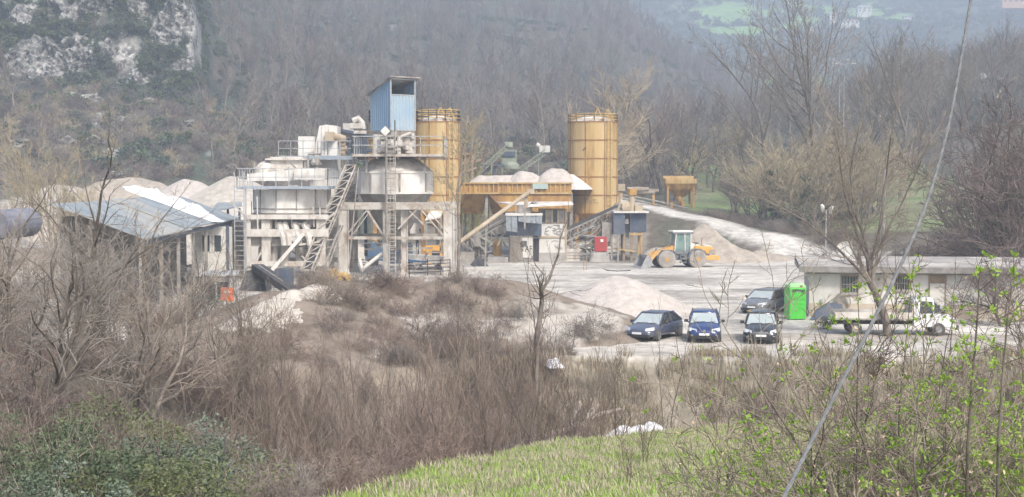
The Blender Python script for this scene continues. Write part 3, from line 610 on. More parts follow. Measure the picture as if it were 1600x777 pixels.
# platform
zp = zat(241, Y0); pxl = xat(551, Y0); pxr = xat(693, Y0); m = MB(); m.bx(pxl, pxr, Y0 - .4, cy + 4.0, zp - .22, zp)
for i in range(5): x = pxl + .3 + (pxr - pxl - .6) * i / 4; m.bx(x - .07, x + .07, Y0 - .2, cy + 3.6, zp - .42, zp - .225)
m.build('platform', M_frame, T)
m = MB(); railing(m, [(pxl, cy + 4, zp), (pxl, Y0 - .35, zp), (pxr, Y0 - .35, zp), (pxr, cy + 4, zp)], 1.55, .035, 2.0); m.build('railing', M_rail, T)
for p in ((572, 0), (663, 0), (589, 5), (640, 5)):
    m = MB(); x = xat(p[0], Y0); m.bx(x - .09, x + .09, Y0 + .4 + p[1], Y0 + .6 + p[1], z2 - .1, zp - .23); m.build('platform_post', M_mach, T)
# ladders with hoops, pole
m = MB(); xl1 = xat(611, Y0 - .8); ladder(m, (xl1, Y0 - .8, 0), (xl1, Y0 - .8, zat(206, Y0)), .75, (1, 0, 0), .04, .34)
for i in range(24):
    z = 2.6 + i * .55
    if z < zat(212, Y0): m.tube([(xl1 + .42 * math.cos(a), Y0 - .85 - .65 * math.sin(a), z) for a in [math.pi * k / 6 for k in range(7)]], .02, 4)
for s in (-.28, 0, .28): m.bar((xl1 + s, Y0 - 1.5 + abs(s) * .4, 2.6), (xl1 + s, Y0 - 1.5 + abs(s) * .4, zat(215, Y0)), .03)
m.build('caged_ladder', M_frame, T)
m = MB(); xp = xat(603, Y0 - .9); m.cyl((xp, Y0 - .9, zat(378, Y0)), (xp, Y0 - .9, zat(205, Y0)), .085, 8); m.build('vertical_pipe', M_mach, T)
m = MB(); c = A(602, 205, -1.0); m.prism([c + Vector((0, 0, .45)), c + Vector((-.42, 0, 0)), c + Vector((0, 0, -.45)), c + Vector((.42, 0, 0))], (0, .05, 0)); m.build('diamond_sign', M_white, T)
# machinery on the platform
m = MB(); rng = random.Random(4); zt = zat(206, Y0)
m.cyl((xat(588, Y0), Y0 + 2, zp + .75), (xat(598, Y0), Y0 + 2.4, zp + .75), .62, 14); m.box((xat(612, Y0), cy, zp + .9), (3.6, 2.6, 1.8)); m.box((xat(632, Y0), Y0 + 2.3, zp + 1.2), (1.5, 1.2, 1.0)); m.cyl((xat(636, Y0), Y0 + 2, zp + .1), (xat(636, Y0), Y0 + 2, zp + .9), .4, 12)
m.tube([(xat(622, Y0), Y0 + 1.2, zp), (xat(622, Y0), Y0 + 1.2, zp + 1.5), (xat(640, Y0), Y0 + 1.5, zp + 1.9)], .16, 8)
for _ in range(16):
    x = xat(rng.uniform(585, 645), Y0); y = Y0 + rng.uniform(.6, 2); z = zp + rng.uniform(.2, 1.7); m.box((x, y, z), (rng.uniform(.2, .8), rng.uniform(.2, .6), rng.uniform(.15, .5)), rz=rng.uniform(0, 3))
m.build('mixer_drive', M_white2, T)
m = MB(); m.tube([A(617, 188, -.6), A(617, 240, -.6)], .06, 6); m.build('aerial', M_dark, T)
for sd__, mt__, nm__, yy__ in ((211, 'M_frame', 'thin_brace', (124.3, 131)), (212, 'M_mach', 'thin_pipe', (125, 131))):
    rg = random.Random(sd__)
    for _ in range(26):
        m = MB(); Y = rg.uniform(*yy__); p = at(rg.uniform(545, 696), rg.uniform(335, 425), Y); a = rg.choice([0, math.pi / 2, rg.uniform(.5, 2.4)]); q = p + Vector((math.cos(a), 0, math.sin(a))) * rg.uniform(.8, 2.6); p.z = max(.1, p.z); q.z = max(.1, q.z); m.bar(p, q, rg.uniform(.06, .17)); m.build(nm__, globals()[mt__], T)
# blue cabin
ph = math.radians(36); cn = A(611, 203, 0.6); u = Vector((math.cos(ph), math.sin(ph), 0)); w = Vector((-math.sin(ph), math.cos(ph), 0)); Wf = 2.5; Ws = 3.55; H1 = 4.5; H2 = 3.3; ny = -w; nx = -u
cab = MB(); corr(cab, cn, w, (0, 0, 1), Ws, lambda t: (0, H1 + (H2 - H1) * t), .33, .05, nx); corr(cab, cn + u * Wf, w, (0, 0, 1), Ws, lambda t: (0, H1 + (H2 - H1) * t), .33, .05, u); corr(cab, cn + w * Ws, u, (0, 0, 1), Wf, lambda t: (0, H2), .33, .05, w)
cabin = cab.build('cabin', M_blue, T)
m = MB(); corr(m, cn + u * .08 + w * .02, u, Vector((.0, 0, 1)), Wf - .16, lambda t: (0, H1 - 1.45), .33, .05, ny); m.build('cabin_front_sheet', mat('sunlit_blue_corrugated_sheet', (0.36, 0.44, 0.50), (0.29, 0.40, 0.50), .8, rough=.5), cabin)  # front is a paler copy of the side sheets: sunlit face put into the colour
m = MB()
for a in (0, 1): p = cn + u * Wf * a; m.bar(p, p + Vector((0, 0, H1)), .12)
m.bar(cn, cn + u * Wf, .12); m.bar(cn + Vector((0, 0, H1)), cn + u * Wf + Vector((0, 0, H1)), .12); m.bar(cn + Vector((0, 0, H1 - 1.4)), cn + u * Wf + Vector((0, 0, H1 - 1.4)), .09)
m.build('cabin_frame', M_rail, cabin)
m = MB(); o = cn - u * .35 - w * .35 + Vector((0, 0, H1 + .13)); e = w * (Ws + .7) + Vector((0, 0, (H2 - H1) * 1.2)); m.prism([o, o + u * (Wf + .7), o + u * (Wf + .7) + e, o + e], (0, 0, .08)); m.build('cabin_roof', M_felt, cabin)
m = MB(); m.box(cn + u * Wf / 2 + w * Ws / 2 - Vector((0, 0, .35)), (Wf, Ws, .6), rz=ph); m.build('cabin_base', M_mach, cabin)

# ------------------------------------------------------------------ left batching plant
Y1 = 120.0
def Bp(px, py, dy=0.0): return at(px, py, Y1 + dy)
x0 = xat(386, Y1); x1 = xat(508, Y1); zt = zat(291, Y1); zm = zat(334, Y1); dep = 6.0
T = thing('aggregate_plant', 'white panelled storage plant with blue-grey walkway and row of chutes, left of the tall tower', 'storage plant', ((x0 + x1) / 2, Y1 + 3, 0))
m = MB(); xc = (x0 + x1) / 2; yc = Y1 + 3.3; rr = (x1 - x0) / 2
m.lathe((xc, yc, 0), [(rr, zm), (rr, zt - .3)], 12, a0=math.pi / 12)
bd = m.build('bin', M_white, T)
m = MB()
for z in (zm - .05, zm + .35): m.lathe((xc, yc, 0), [(rr + .05, z), (rr + .05, z + .1)], 12, a0=math.pi / 12)
for j in range(12):
    a = math.pi / 12 + j * math.pi / 6; m.box((xc + (rr + .02) * math.cos(a), yc + (rr + .02) * math.sin(a), (zm + zt) / 2), (.08, .1, zt - zm - .5), rz=a)
m.build('seam', M_mach, bd)
m = MB(); m.bx(xat(372, Y1), xat(515, Y1), Y1 - .8, Y1 + 6.6, zt - .25, zt); m.build('walkway', M_galv, T)
m = MB(); railing(m, [(xat(373, Y1), Y1 + 6.4, zt), (xat(373, Y1), Y1 - .75, zt), (xat(514, Y1), Y1 - .75, zt), (xat(514, Y1), Y1 + 6.4, zt)], 1.5, .03, 1.15); m.build('railing', M_rail, T)
m = MB(); a = Bp(385, 283, 1); m.prism([Bp(386, 283, .6), Bp(386, 272, .6), Bp(470, 264, .6), Bp(470, 283, .6)], (0, 4.5, 0)); m.build('cover', M_white, T)
m = MB(); m.prism([Bp(459, 281, -.2), Bp(459, 263, -.2), Bp(508, 263, -.2), Bp(508, 281, -.2)], (0, 2.0, 0)); m.build('filter_box', M_white, T)
m = MB(); m.lathe((xat(406, Y1), Y1 + 3, zat(268, Y1)), [(1.0, -.6), (1.0, .3), (.6, .75), (.05, .95)], 16); m.box((xat(440, Y1), Y1 + 3.4, zat(258, Y1)), (2.8, 1.6, 1.5)); m.box((xat(440, Y1), Y1 + 3.4, zat(250, Y1) + .1), (3.6, 2.2, .15)); m.build('hatch', M_white2, T)
for px, w, y in ((388, .18, 0), (415, .38, 0.1), (501, .38, .1), (388, .2, 6.3), (415, .2, 6.3), (503, .2, 6.3), (460, .2, 6.3)):
    m = MB(); x = xat(px, Y1); m.bx(x - w, x + w, Y1 + y - .12, Y1 + y + .12, 0, zm - .1); m.build('leg', M_white2, T)
for y in (.0, 6.2):
    for pyy, h in ((339, .2), (364, .32), (412, .22)): m = MB(); z = zat(pyy, Y1); m.bx(x0 - .2, x1 + .3, Y1 + y - .3, Y1 + y - .14, z - h, z + h); m.build('tie_beam', M_white2, T)
m = MB(); m.frust((xc, yc, zat(368, Y1)), (4.2, 2.4), (rr * 1.9, 5.2), zm - zat(368, Y1)); m.build('hopper', M_mach, T)
for px in (436, 444, 460, 476):
    m = MB(); m.tube([Bp(px, 350, .4), Bp(px + 7, 372, -.3), Bp(px + 8, 384, -.35)], [.34, .26, .24], 8); m.build('chute', M_white2, T)
for px in (428, 446, 468):
    m = MB(); m.tube([Bp(px, 378, 1.2), Bp(px, 392, 1.2), Bp(px, 414, 1.2)], [.45, .4, .3], 10); m.build('dosing_pipe', M_white2, T)
m = MB(); m.bar(Bp(474, 366, -.6), Bp(420, 428, -.9), .55, .3); m.build('inclined_screw', M_white, T)
m = MB(); m.cyl(Bp(490, 343, 1), Bp(478, 356, .2), .35, 10); m.box(Bp(487, 345, .6), (.9, .8, .7)); m.box(Bp(470, 352, 1), (1.5, .8, .4)); m.build('motor', M_mach, T)
for px0, px1, pyy in ((391, 412, 352), (391, 412, 376), (424, 440, 376), (478, 497, 376)):
    m = MB(); m.prism([Bp(px0, pyy - 9, .3), Bp(px1, pyy - 9, .3), Bp(px1, pyy + 9, .3), Bp(px0, pyy + 9, .3)], (0, .06, 0)); m.build('side_panel', M_mach, T)
m = MB(); ladder(m, (xat(377, Y1), Y1 - 1.0, 0), (xat(377, Y1), Y1 - 1.0, zt + 1.2), .8, (1, 0, 0), .035, .4); m.bar((xat(386, Y1), Y1 - .7, 0), (xat(386, Y1), Y1 - .7, zt), .12); m.build('ladder', M_rail, T)

def clutter(T_, name, px0, px1, py0, py1, Ya, Yb, n, seed, mt, w=(.06, .2), L=(.8, 3)):
    rg = random.Random(seed)
    for _ in range(n):
        m = MB(); Y = rg.uniform(Ya, Yb); p = at(rg.uniform(px0, px1), rg.uniform(py0, py1), Y); a = rg.choice([0, math.pi / 2, rg.uniform(-1, 1), rg.uniform(.5, 2.4)]); q = p + Vector((math.cos(a), rg.uniform(-.2, .2), math.sin(a))) * rg.uniform(*L)
        p.z = max(.1, p.z); q.z = max(.1, q.z); m.bar(p, q, rg.uniform(*w)); m.build(name, mt, T_)
clutter(T, 'pipe', 390, 500, 340, 420, 121, 125, 34, 201, M_mach); clutter(T, 'brace', 388, 505, 340, 425, 119.6, 121, 18, 202, M_white2, (.08, .16), (1.5, 3.5)); clutter(T, 'valve', 400, 500, 345, 400, 120.5, 122, 16, 203, M_frame, (.2, .5), (.3, .7)); clutter(T, 'top_pipe', 395, 505, 258, 282, 121, 124, 16, 204, M_mach, (.06, .16), (.5, 1.6))
# inclined lattice belt between the two plants
T = thing('inclined_belt', 'steep white lattice conveyor rising between the storage plant and the tall tower', 'conveyor', (xat(478, 118), 118, 0))
a0_, b0_ = at(478, 422, 118), at(548, 258, 124)
m = MB()
for s in (-.45, .45):
    m.bar(a0_ + Vector((s, 0, 0)), b0_ + Vector((s, 0, 0)), .10); m.bar(a0_ + Vector((s, 0.9, -.2)), b0_ + Vector((s, .9, -.2)), .12)
for i in range(14):
    p = a0_.lerp(b0_, i / 13); q = a0_.lerp(b0_, min(1, (i + 1) / 13)); m.bar(p + Vector((-.45, 0, 0)), p + Vector((.45, 0, 0)), .08); m.bar(p + Vector((-.45, 0, 0)), q + Vector((.45, 0, 0)), .06); m.bar(p + Vector((.45, 0, 0)), p + Vector((.45, .9, -.2)), .06)
m.build('lattice', M_frame, T)
m = MB(); m.bar(a0_ + Vector((0, .5, -.05)), b0_ + Vector((0, .5, -.05)), .7, .06); m.build('belt', M_dark, T)
m = MB(); m.bar(at(560, 262, 122), at(545, 420, 122), .1); m.bar(at(505, 422, 119), at(532, 352, 121), .12); m.bar(at(511, 422, 119.6), at(536, 352, 121), .1); m.build('support', M_mach, T)

# ------------------------------------------------------------------ dust collector behind
Y2 = 130.0
def Dp(px, py, dy=0.0): return at(px, py, Y2 + dy)
T = thing('dust_collector', 'tall tapered white dust collector with railed walkway behind the storage plant', 'dust collector', (xat(510, Y2), Y2 + 2, 0))
m = MB(); m.prism([Dp(486, 262), Dp(499, 197), Dp(509, 195), Dp(518, 196), Dp(527, 197), Dp(527, 262)], (0, 2.6, 0)); m.bx(xat(484, Y2), xat(528, Y2), Y2 + .1, Y2 + 2.9, 0, zat(262, Y2)); m.build('housing', M_white, T)
m = MB(); m.bx(xat(503, Y2) - .04, xat(503, Y2) + .04, Y2 - .06, Y2, zat(240, Y2), zat(198, Y2)); m.bx(xat(514, Y2) - .04, xat(514, Y2) + .04, Y2 - .06, Y2, zat(240, Y2), zat(198, Y2)); m.build('rib', M_white2, T)
m = MB(); m.bx(xat(465, Y2), xat(491, Y2), Y2 + .5, Y2 + 3, zat(246, Y2), zat(213, Y2)); m.build('side_cabinet', M_white, T)
m = MB(); m.prism([Dp(468, 262, -.4), Dp(476, 238, -.4), Dp(490, 236, -.4), Dp(484, 262, -.4)], (0, .8, 0)); m.build('duct', M_white, T)
m = MB(); m.tube([Dp(480, 258, -1), Dp(483, 241, -1), Dp(500, 241, -1), Dp(501, 258, -1)], .12, 6); m.tube([Dp(494, 258, -1.2), Dp(496, 247, -1.2)], .3, 8); m.cyl(Dp(487, 252, -1.2), Dp(492, 256, -1.2), .35, 10); m.build('pipework', M_mach, T)
m = MB(); m.bx(xat(439, Y2), xat(553, Y2), Y2 - 1.3, Y2 - .2, zat(250, Y2), zat(244, Y2)); m.build('walkway', M_galv, T)
m = MB(); z = zat(244, Y2); railing(m, [(xat(439, Y2), Y2 - 1.25, z), (xat(553, Y2), Y2 - 1.25, z)], 1.35, .03, 1.1); m.build('railing', M_rail, T)
m = MB()
for px in (500, 505, 510, 515): x = xat(px, Y2); m.bar((x, Y2 - 1.35, z + .1), (x, Y2 - 1.35, z + 1.3), .05)
m.build('gate', M_darkb, T)
m = MB(); m.cyl(Dp(516, 213, -.3), Dp(536, 218, 1), .42, 12); m.box(Dp(515, 213, -.5), (.8, .5, .8)); m.build('fan', M_tanp, T)
T2 = thing('wall_screen', 'white sheet wall standing between the storage plant and the tall tower', 'screen wall', (xat(530, 133), 133, 0))
m = MB(); m.bx(xat(512, 133), xat(558, 133), 133, 133.3, 0, zat(288, 133)); m.build('wall', M_white, T2)
m = MB(); 
for k in range(5): z = zat(290 + 8 * k, 133); m.bx(xat(540, 132.9), xat(560, 132.9), 132.7, 132.95, z - .12, z + .12)
m.build('louvre', M_mach, T2)
T = thing('belt_gallery', 'dark inclined belt gallery with brown rolls, behind the tall tower platform', 'conveyor', (xat(545, 134), 134, 0))
m = MB(); m.bar(at(526, 204, 133), at(573, 214, 136), 1.6, .25); m.bar(at(526, 214, 133), at(580, 236, 136), .3); m.build('gallery_roof', M_navy, T)
m = MB(); m.cyl(at(527, 226, 133.5), at(540, 226, 133.5), .35, 10); m.cyl(at(529, 233, 133.5), at(542, 233, 133.5), .3, 10); m.cyl(at(527, 240, 133.5), at(540, 240, 133.5), .3, 10); m.build('roll', M_tanp, T)
m = MB()
for px in (545, 556, 566): m.bar(at(px, 216, 134), at(px, 250, 134), .16)
for pyy in (226, 238, 247): m.bar(at(540, pyy, 134), at(575, pyy, 134), .14)
m.bar(at(548, 300, 134), at(548, 250, 134), .3); m.bar(at(572, 400, 134), at(570, 214, 134), .3); m.build('frame', M_darkb, T)
m = MB(); m.tube([at(551, 189, 134), at(560, 185, 134), at(566, 192, 134), at(567, 202, 134)], .28, 8); m.box(at(558, 197, 134), (1.2, 1, .5)); m.box(at(545, 199, 134), (1.0, .8, .7)); m.box(at(562, 207, 134), (1.3, .8, .3)); m.build('drive', M_white2, T)

# ------------------------------------------------------------------ ochre silos
def silo(px0, px1, Y, label, py_top=190, py_bot=334, rail_py=174, mark=False, full=True):
    x0 = xat(px0, Y); x1 = xat(px1, Y); r = (x1 - x0) / 2; c = Vector(((x0 + x1) / 2, Y + r, 0)); zt = zat(py_top, Y); zb = zat(py_bot, Y)
    T = thing('silo', label, 'silo', tuple(c), group='ochre steel silos')
    m = MB(); m.lathe(c, [(r, zb), (r, zt)], 40); body = m.build('shell', M_yel, T, smooth=False)
    m = MB(); n = 5
    zs = [zb + (zt - zb) * k / n for k in range(n + 1)]
    for z in zs: m.lathe(c, [(r + .045, z - .07), (r + .045, z + .07)], 40)
    for k in range(8):
        a = -math.pi / 2 + (k + .55) * math.pi / 4; m.box((c.x + (r + .01) * math.cos(a), c.y + (r + .01) * math.sin(a), (zb + zt) / 2), (.07, .1, zt - zb), rz=a)
    m.build('seam', M_seam, body)
    m = MB(); m.lathe(c, [(0.5, zb - 2.6), (r - .1, zb - .02)], 32); m.build('cone', M_yel2, T)
    m = MB(); m.lathe(c, [(r - .5, zt + .02), (r * .75, zt + .35), (r * .4, zt + .62), (.1, zt + .7)], 24); m.build('cap', M_white, T)
    m = MB(); ks = 16; q = [Vector((c.x + (r - .05) * math.cos(2 * math.pi * k / ks), c.y + (r - .05) * math.sin(2 * math.pi * k / ks), zt)) for k in range(ks + 1)]
    hr = zat(rail_py, Y) - zt; railing(m, q, hr, .04, 2, 2); m.build('railing', M_yelp, T)
    m = MB()
    for sx, hh in ((.15, 1.55), (.55, 1.5)): 
        p = c + Vector((r * sx, -r * .75, zt)); m.bar(p + Vector((-.7, 0, 0)), p + Vector((0, 0, hh)), .09); m.bar(p + Vector((.7, 0, 0)), p + Vector((0, 0, hh)), .09)
    m.build('roof_frame', M_yelp, T)
    m = MB(); a = math.radians(-55); lx = c.x + (r + .25) * math.cos(a); ly = c.y + (r + .25) * math.sin(a); ladder(m, (lx, ly, 0.3), (lx, ly, zt + .9), .55, (math.sin(a), -math.cos(a), 0), .04, .5); m.build('ladder', M_yelp, T)
    for k in range(4):
        a = math.pi / 4 + k * math.pi / 2; m = MB(); p = c + Vector(((r - .15) * math.cos(a), (r - .15) * math.sin(a), 0)); m.bar(p + Vector((0, 0, -.5)), p + Vector((0, 0, zb + .1)), .4); m.build('leg', M_yel2, T)
    if mark:
        cu = bpy.data.curves.new('graffiti', 'FONT'); cu.body = 'o  Pat.'; cu.size = 1.2; cu.extrude = .0
        o = bpy.data.objects.new('tmp', cu); COL.objects.link(o); dg = bpy.context.evaluated_depsgraph_get(); me = bpy.data.meshes.new_from_object(o.evaluated_get(dg)); COL.objects.unlink(o); bpy.data.objects.remove(o)
        W = max(v.co.x for v in me.vertices)
        for v in me.vertices:
            xx, yy = v.co.x - 2.1, v.co.y; a = -math.pi / 2 + (xx) / (r + .03) - .18; v.co = Vector(((r + .03) * math.cos(a), (r + .03) * math.sin(a), zb + 1.2 + yy * .75))
        me.materials.append(M_brown); g = bpy.data.objects.new('graffiti', me); COL.objects.link(g); g.parent = body
        m = MB(); 
        m.bar(c + Vector((-r * .45, -r * .905, zb + 7.2)), c + Vector((-r * .32, -r * .96, zb + 7.5)), .08); m.build('scratch', M_ink, body)
    return T
silo(889, 968, 160, 'tall ochre silo standing alone to the right, with black graffiti near its foot', mark=True, rail_py=177)
silo(648, 718, 148, 'ochre silo just right of the blue cabin on the tower', rail_py=171)
silo(573, 643, 149, 'ochre silo mostly hidden behind the blue cabin and white tank', rail_py=171)

# ------------------------------------------------------------------ heaps
HG_ = {}
def heap_h(x, y):
    out = np.zeros(np.shape(x))
    for lab, (X, Y, H) in HG_.items():
        if not ('mound' in lab or 'pale streak' in lab): continue
        fi = (x - X[0]) / (X[1] - X[0]); fj = (y - Y[0]) / (Y[1] - Y[0]); ok = (fi > 0) & (fi < len(X) - 2) & (fj > 0) & (fj < len(Y) - 2)
        i = np.clip(fi.astype(int), 0, len(X) - 2); j = np.clip(fj.astype(int), 0, len(Y) - 2); out = np.maximum(out, np.where(ok, H[j, i], 0))
    return out
def heap(name, label, cat, ridge, slope=0.68, m=None, res=0.3, rough=0.12, seed=1, group=None, base=None, round_=0.6, gull=0.0, kind=None):
    rx = [p[0] for p in ridge]; ry = [p[1] for p in ridge]; hm_ = max(p[2] for p in ridge); pad = hm_ / slope + 1
    X = np.arange(min(rx) - pad, max(rx) + pad, res); Y = np.arange(min(ry) - pad, max(ry) + pad, res); GX_, GY_ = np.meshgrid(X, Y)
    H = np.full(GX_.shape, -9.0); rd = list(ridge) if len(ridge) > 1 else [ridge[0], ridge[0]]
    for a, b in zip(rd[:-1], rd[1:]):
        dx, dy = b[0] - a[0], b[1] - a[1]; q = dx * dx + dy * dy; t = np.clip(((GX_ - a[0]) * dx + (GY_ - a[1]) * dy) / q, 0, 1) if q > 0 else np.zeros(GX_.shape)
        d = np.hypot(GX_ - a[0] - t * dx, GY_ - a[1] - t * dy); d = np.sqrt(d * d + round_ * round_) - round_
        d = d * (1 + 0.35 * fbm(GX_, GY_, 6, seed + 3)); H = np.maximum(H, a[2] + t * (b[2] - a[2]) - slope * d)
    H = H + rough * 4 * fbm(GX_, GY_, 3.5, seed) + rough * 1.6 * fbm(GX_, GY_, 0.9, seed + 1)
    if gull: H = H - gull * np.abs(fbm(GX_ + .6 * GY_, GY_ * .25, 2.2, seed + 7)) * np.clip(H, 0, 2)
    gb = ground(GX_, GY_) if base is None else np.full(GX_.shape, float(base)); Z = gb + np.maximum(H, -.25)
    keep = (H[:-1, :-1] > -.2) | (H[1:, 1:] > -.2) | (H[1:, :-1] > -.2) | (H[:-1, 1:] > -.2)
    HG_[label] = (X, Y, np.maximum(H, 0))
    r_, c_ = np.nonzero(keep); n = GX_.shape[1]; V = np.stack([GX_, GY_, Z], -1).reshape(-1, 3); q = np.stack([r_ * n + c_, r_ * n + c_ + 1, (r_ + 1) * n + c_ + 1, (r_ + 1) * n + c_], -1)
    u, inv = np.unique(q.ravel(), return_inverse=True); o0 = np.array([np.mean(rx), np.mean(ry), float(np.mean(gb))])
    me = bpy.data.meshes.new(name); me.from_pydata((V[u] - o0).tolist(), [], inv.reshape(-1, 4).tolist()); me.update(); me.shade_smooth(); me.materials.append(m or M_gravel)
    o = bpy.data.objects.new(name, me); COL.objects.link(o); o.location = o0
    return tag(o, label, cat, group, kind)
def hp(px, py, Y): p = at(px, py, Y); return (p.x, p.y, p.z - max(0, gz(p.x, p.y)))
HG = 'gravel heaps in the yard'
heap('gravel_heap', 'smooth cone of pale gravel in the middle of the yard behind the dark saloon car', 'gravel heap', [hp(964, 430, 91), hp(984, 437, 90)], .50, M_gravp, .3, .05, 2, HG, round_=.8)
heap('rubble_mound', 'long rubble and soil mound in front of the tall tower, overgrown on its near side', 'rubble mound', [hp(395, 498, 64), hp(430, 465, 68), hp(480, 452, 72), hp(530, 441, 75), hp(600, 434, 77), hp(700, 431, 78), hp(780, 440, 78), hp(825, 453, 77), hp(850, 474, 76)], .35, M_soil, .18, .17, 5, HG, round_=1.4)
heap('gravel_heap', 'brown gravel heap with a pale streak down its face, left of the dark saloon car', 'gravel heap', [hp(882, 468, 77.5), hp(900, 477, 77)], .58, mat('two_tone_gravel', (0.40, 0.325, 0.285), (0.34, 0.27, 0.235), .8, rough=1, bump=.5, bscale=6, c3=(0.62, 0.56, 0.52), s3=.3, lo3=.55, hi3=.6), .25, .08, 9, HG, gull=.5)
heap('gravel_heap', 'tall buff gravel heap behind the wheel loader', 'gravel heap', [hp(1098, 352, 151), hp(1125, 370, 149), hp(1160, 388, 148)], .8, M_sand, .25, .26, 12, HG, gull=.3)
heap('gravel_heap', 'low rubble spill at the foot of the haul road, right of the wheel loader', 'gravel heap', [hp(1185, 392, 150), hp(1215, 398, 149)], .5, M_sand, .35, .18, 14, HG)
heap('pale_rubble_heap', 'bright rubble heap at the left end of the long mound', 'rubble heap', [hp(398, 482, 64), hp(440, 458, 67.5), hp(492, 447, 71)], .62, M_gravel, .2, .4, 16, HG, round_=.5)
HL = 'buff heaps behind the long shed'
heap('sand_heap', 'broad buff sand heap behind the left end of the long shed', 'sand heap', [hp(160, 283, 168), hp(205, 277, 168)], .62, M_sand, .5, .06, 20, HL)
heap('sand_heap', 'lower buff heap partly behind the broad sand heap', 'sand heap', [hp(215, 278, 182), hp(245, 284, 180)], .6, M_sand, .5, .06, 21, HL)
heap('sand_heap', 'grey-white heap behind the white tarpaulin', 'sand heap', [hp(290, 280, 160), hp(305, 283, 160)], .58, M_gravp, .5, .06, 22, HL)
heap('sand_heap', 'pale heap against the left side of the storage plant', 'sand heap', [hp(362, 275, 152), hp(385, 280, 152)], .6, M_gravel, .5, .08, 23, HL)
heap('sand_heap', 'low pinkish heap left of the broad sand heap', 'sand heap', [hp(90, 288, 172), hp(120, 292, 170)], .55, M_gravel, .5, .1, 24, HL)

# ------------------------------------------------------------------ aggregate bins
YB = 156.0
def Cp(px, py, dy=0.0): return at(px, py, YB + dy)
x0 = xat(716, YB); x1 = xat(893, YB); ztb = zat(286, YB); zmb = zat(302, YB); zbb = zat(331, YB)
T = thing('aggregate_bins', 'long ochre row of open aggregate bins between the silos', 'storage bins', ((x0 + x1) / 2, YB + 3, 0))
m = MB(); m.bx(x0, x1, YB, YB + .15, zmb, ztb); m.bx(x0, x1, YB + 6.6, YB + 6.75, zmb, ztb); m.bx(x0, x0 + .15, YB + .15, YB + 6.6, zmb, ztb); m.bx(x1 - .15, x1, YB + .15, YB + 6.6, zmb, ztb)
m.build('wall', M_yel2, T)
m = MB()
for i in range(24): x = x0 + .2 + (x1 - x0 - .4) * i / 23; m.bx(x - .06, x + .06, YB - .12, YB - .003, zmb + .1, ztb - .1)
m.bx(x0 - .1, x1 + .1, YB - .2, YB - .002, ztb - .1, ztb + .06); m.bx(x0 - .1, x1 + .1, YB - .2, YB - .002, zmb - .1, zmb + .08)
m.build('rib', M_yel, T)
m = MB(); m.prism([(x0 + 3.2, YB - .03, zmb - .02), (x1 - .1, YB - .03, zmb - .02), (x1 - .1, YB - .03, zbb), (x0 + 5.2, YB - .03, zbb)], (0, .05, 0)); m.build('lower_wall', M_yel2, T)
nb_ = 4; wB = (x1 - x0) / nb_
for i in range(nb_):
    m = MB(); m.frust((x0 + wB * (i + .5), YB + 3.3, zbb - .3), (wB * .62, 2.4), (wB - .04, 6.5), zmb - zbb + .28); m.build('hopper', M_yel2, T)
for i in range(nb_ + 1):
    m = MB(); x = x0 + wB * i
    for y in (YB + .3, YB + 6.2): m.bar((x, y, 0), (x, y, zmb), .32)
    m.bar((x, YB + .3, 1), (x, YB + 6.2, zmb - 1), .16); m.build('leg', M_mach, T)
m = MB(); m.bx(xat(832, YB), xat(856, YB), YB - .3, YB - .22, zat(295.5, YB), zat(287, YB)); m.build('board', M_teal, T)
m = MB(); m.bx(x0 + .5, x1 - .5, YB + 2.6, YB + 4, 2.2, 2.5); m.build('collecting_belt', M_dark, T)
HB = 'gravel heaped in the ochre bins'
def hb(px, py, dy=3.3): p = Cp(px, py, dy); return (p.x, p.y, p.z - ztb + .5)
for lab, rdg, mm, sd_ in (('flat-topped pinkish gravel in the left bins', [hb(752, 274), hb(800, 276)], M_gravp, 31), ('small pointed gravel peak in the middle of the bins', [hb(816, 270), hb(828, 272)], M_gravp, 32), ('tallest gravel peak at the right end of the bins', [hb(864, 266), hb(876, 264)], M_gravp, 33), ('bright white gravel against the lone silo', [hb(885, 273), hb(892, 272)], mat('white_gravel', (.74, .71, .68), (.66, .62, .58), 1, rough=1, bump=.5, bscale=8), 34)):
    heap('bin_gravel', lab, 'gravel', rdg, .95, mm, .2, .16, sd_, HB, base=ztb - .5, round_=.8)

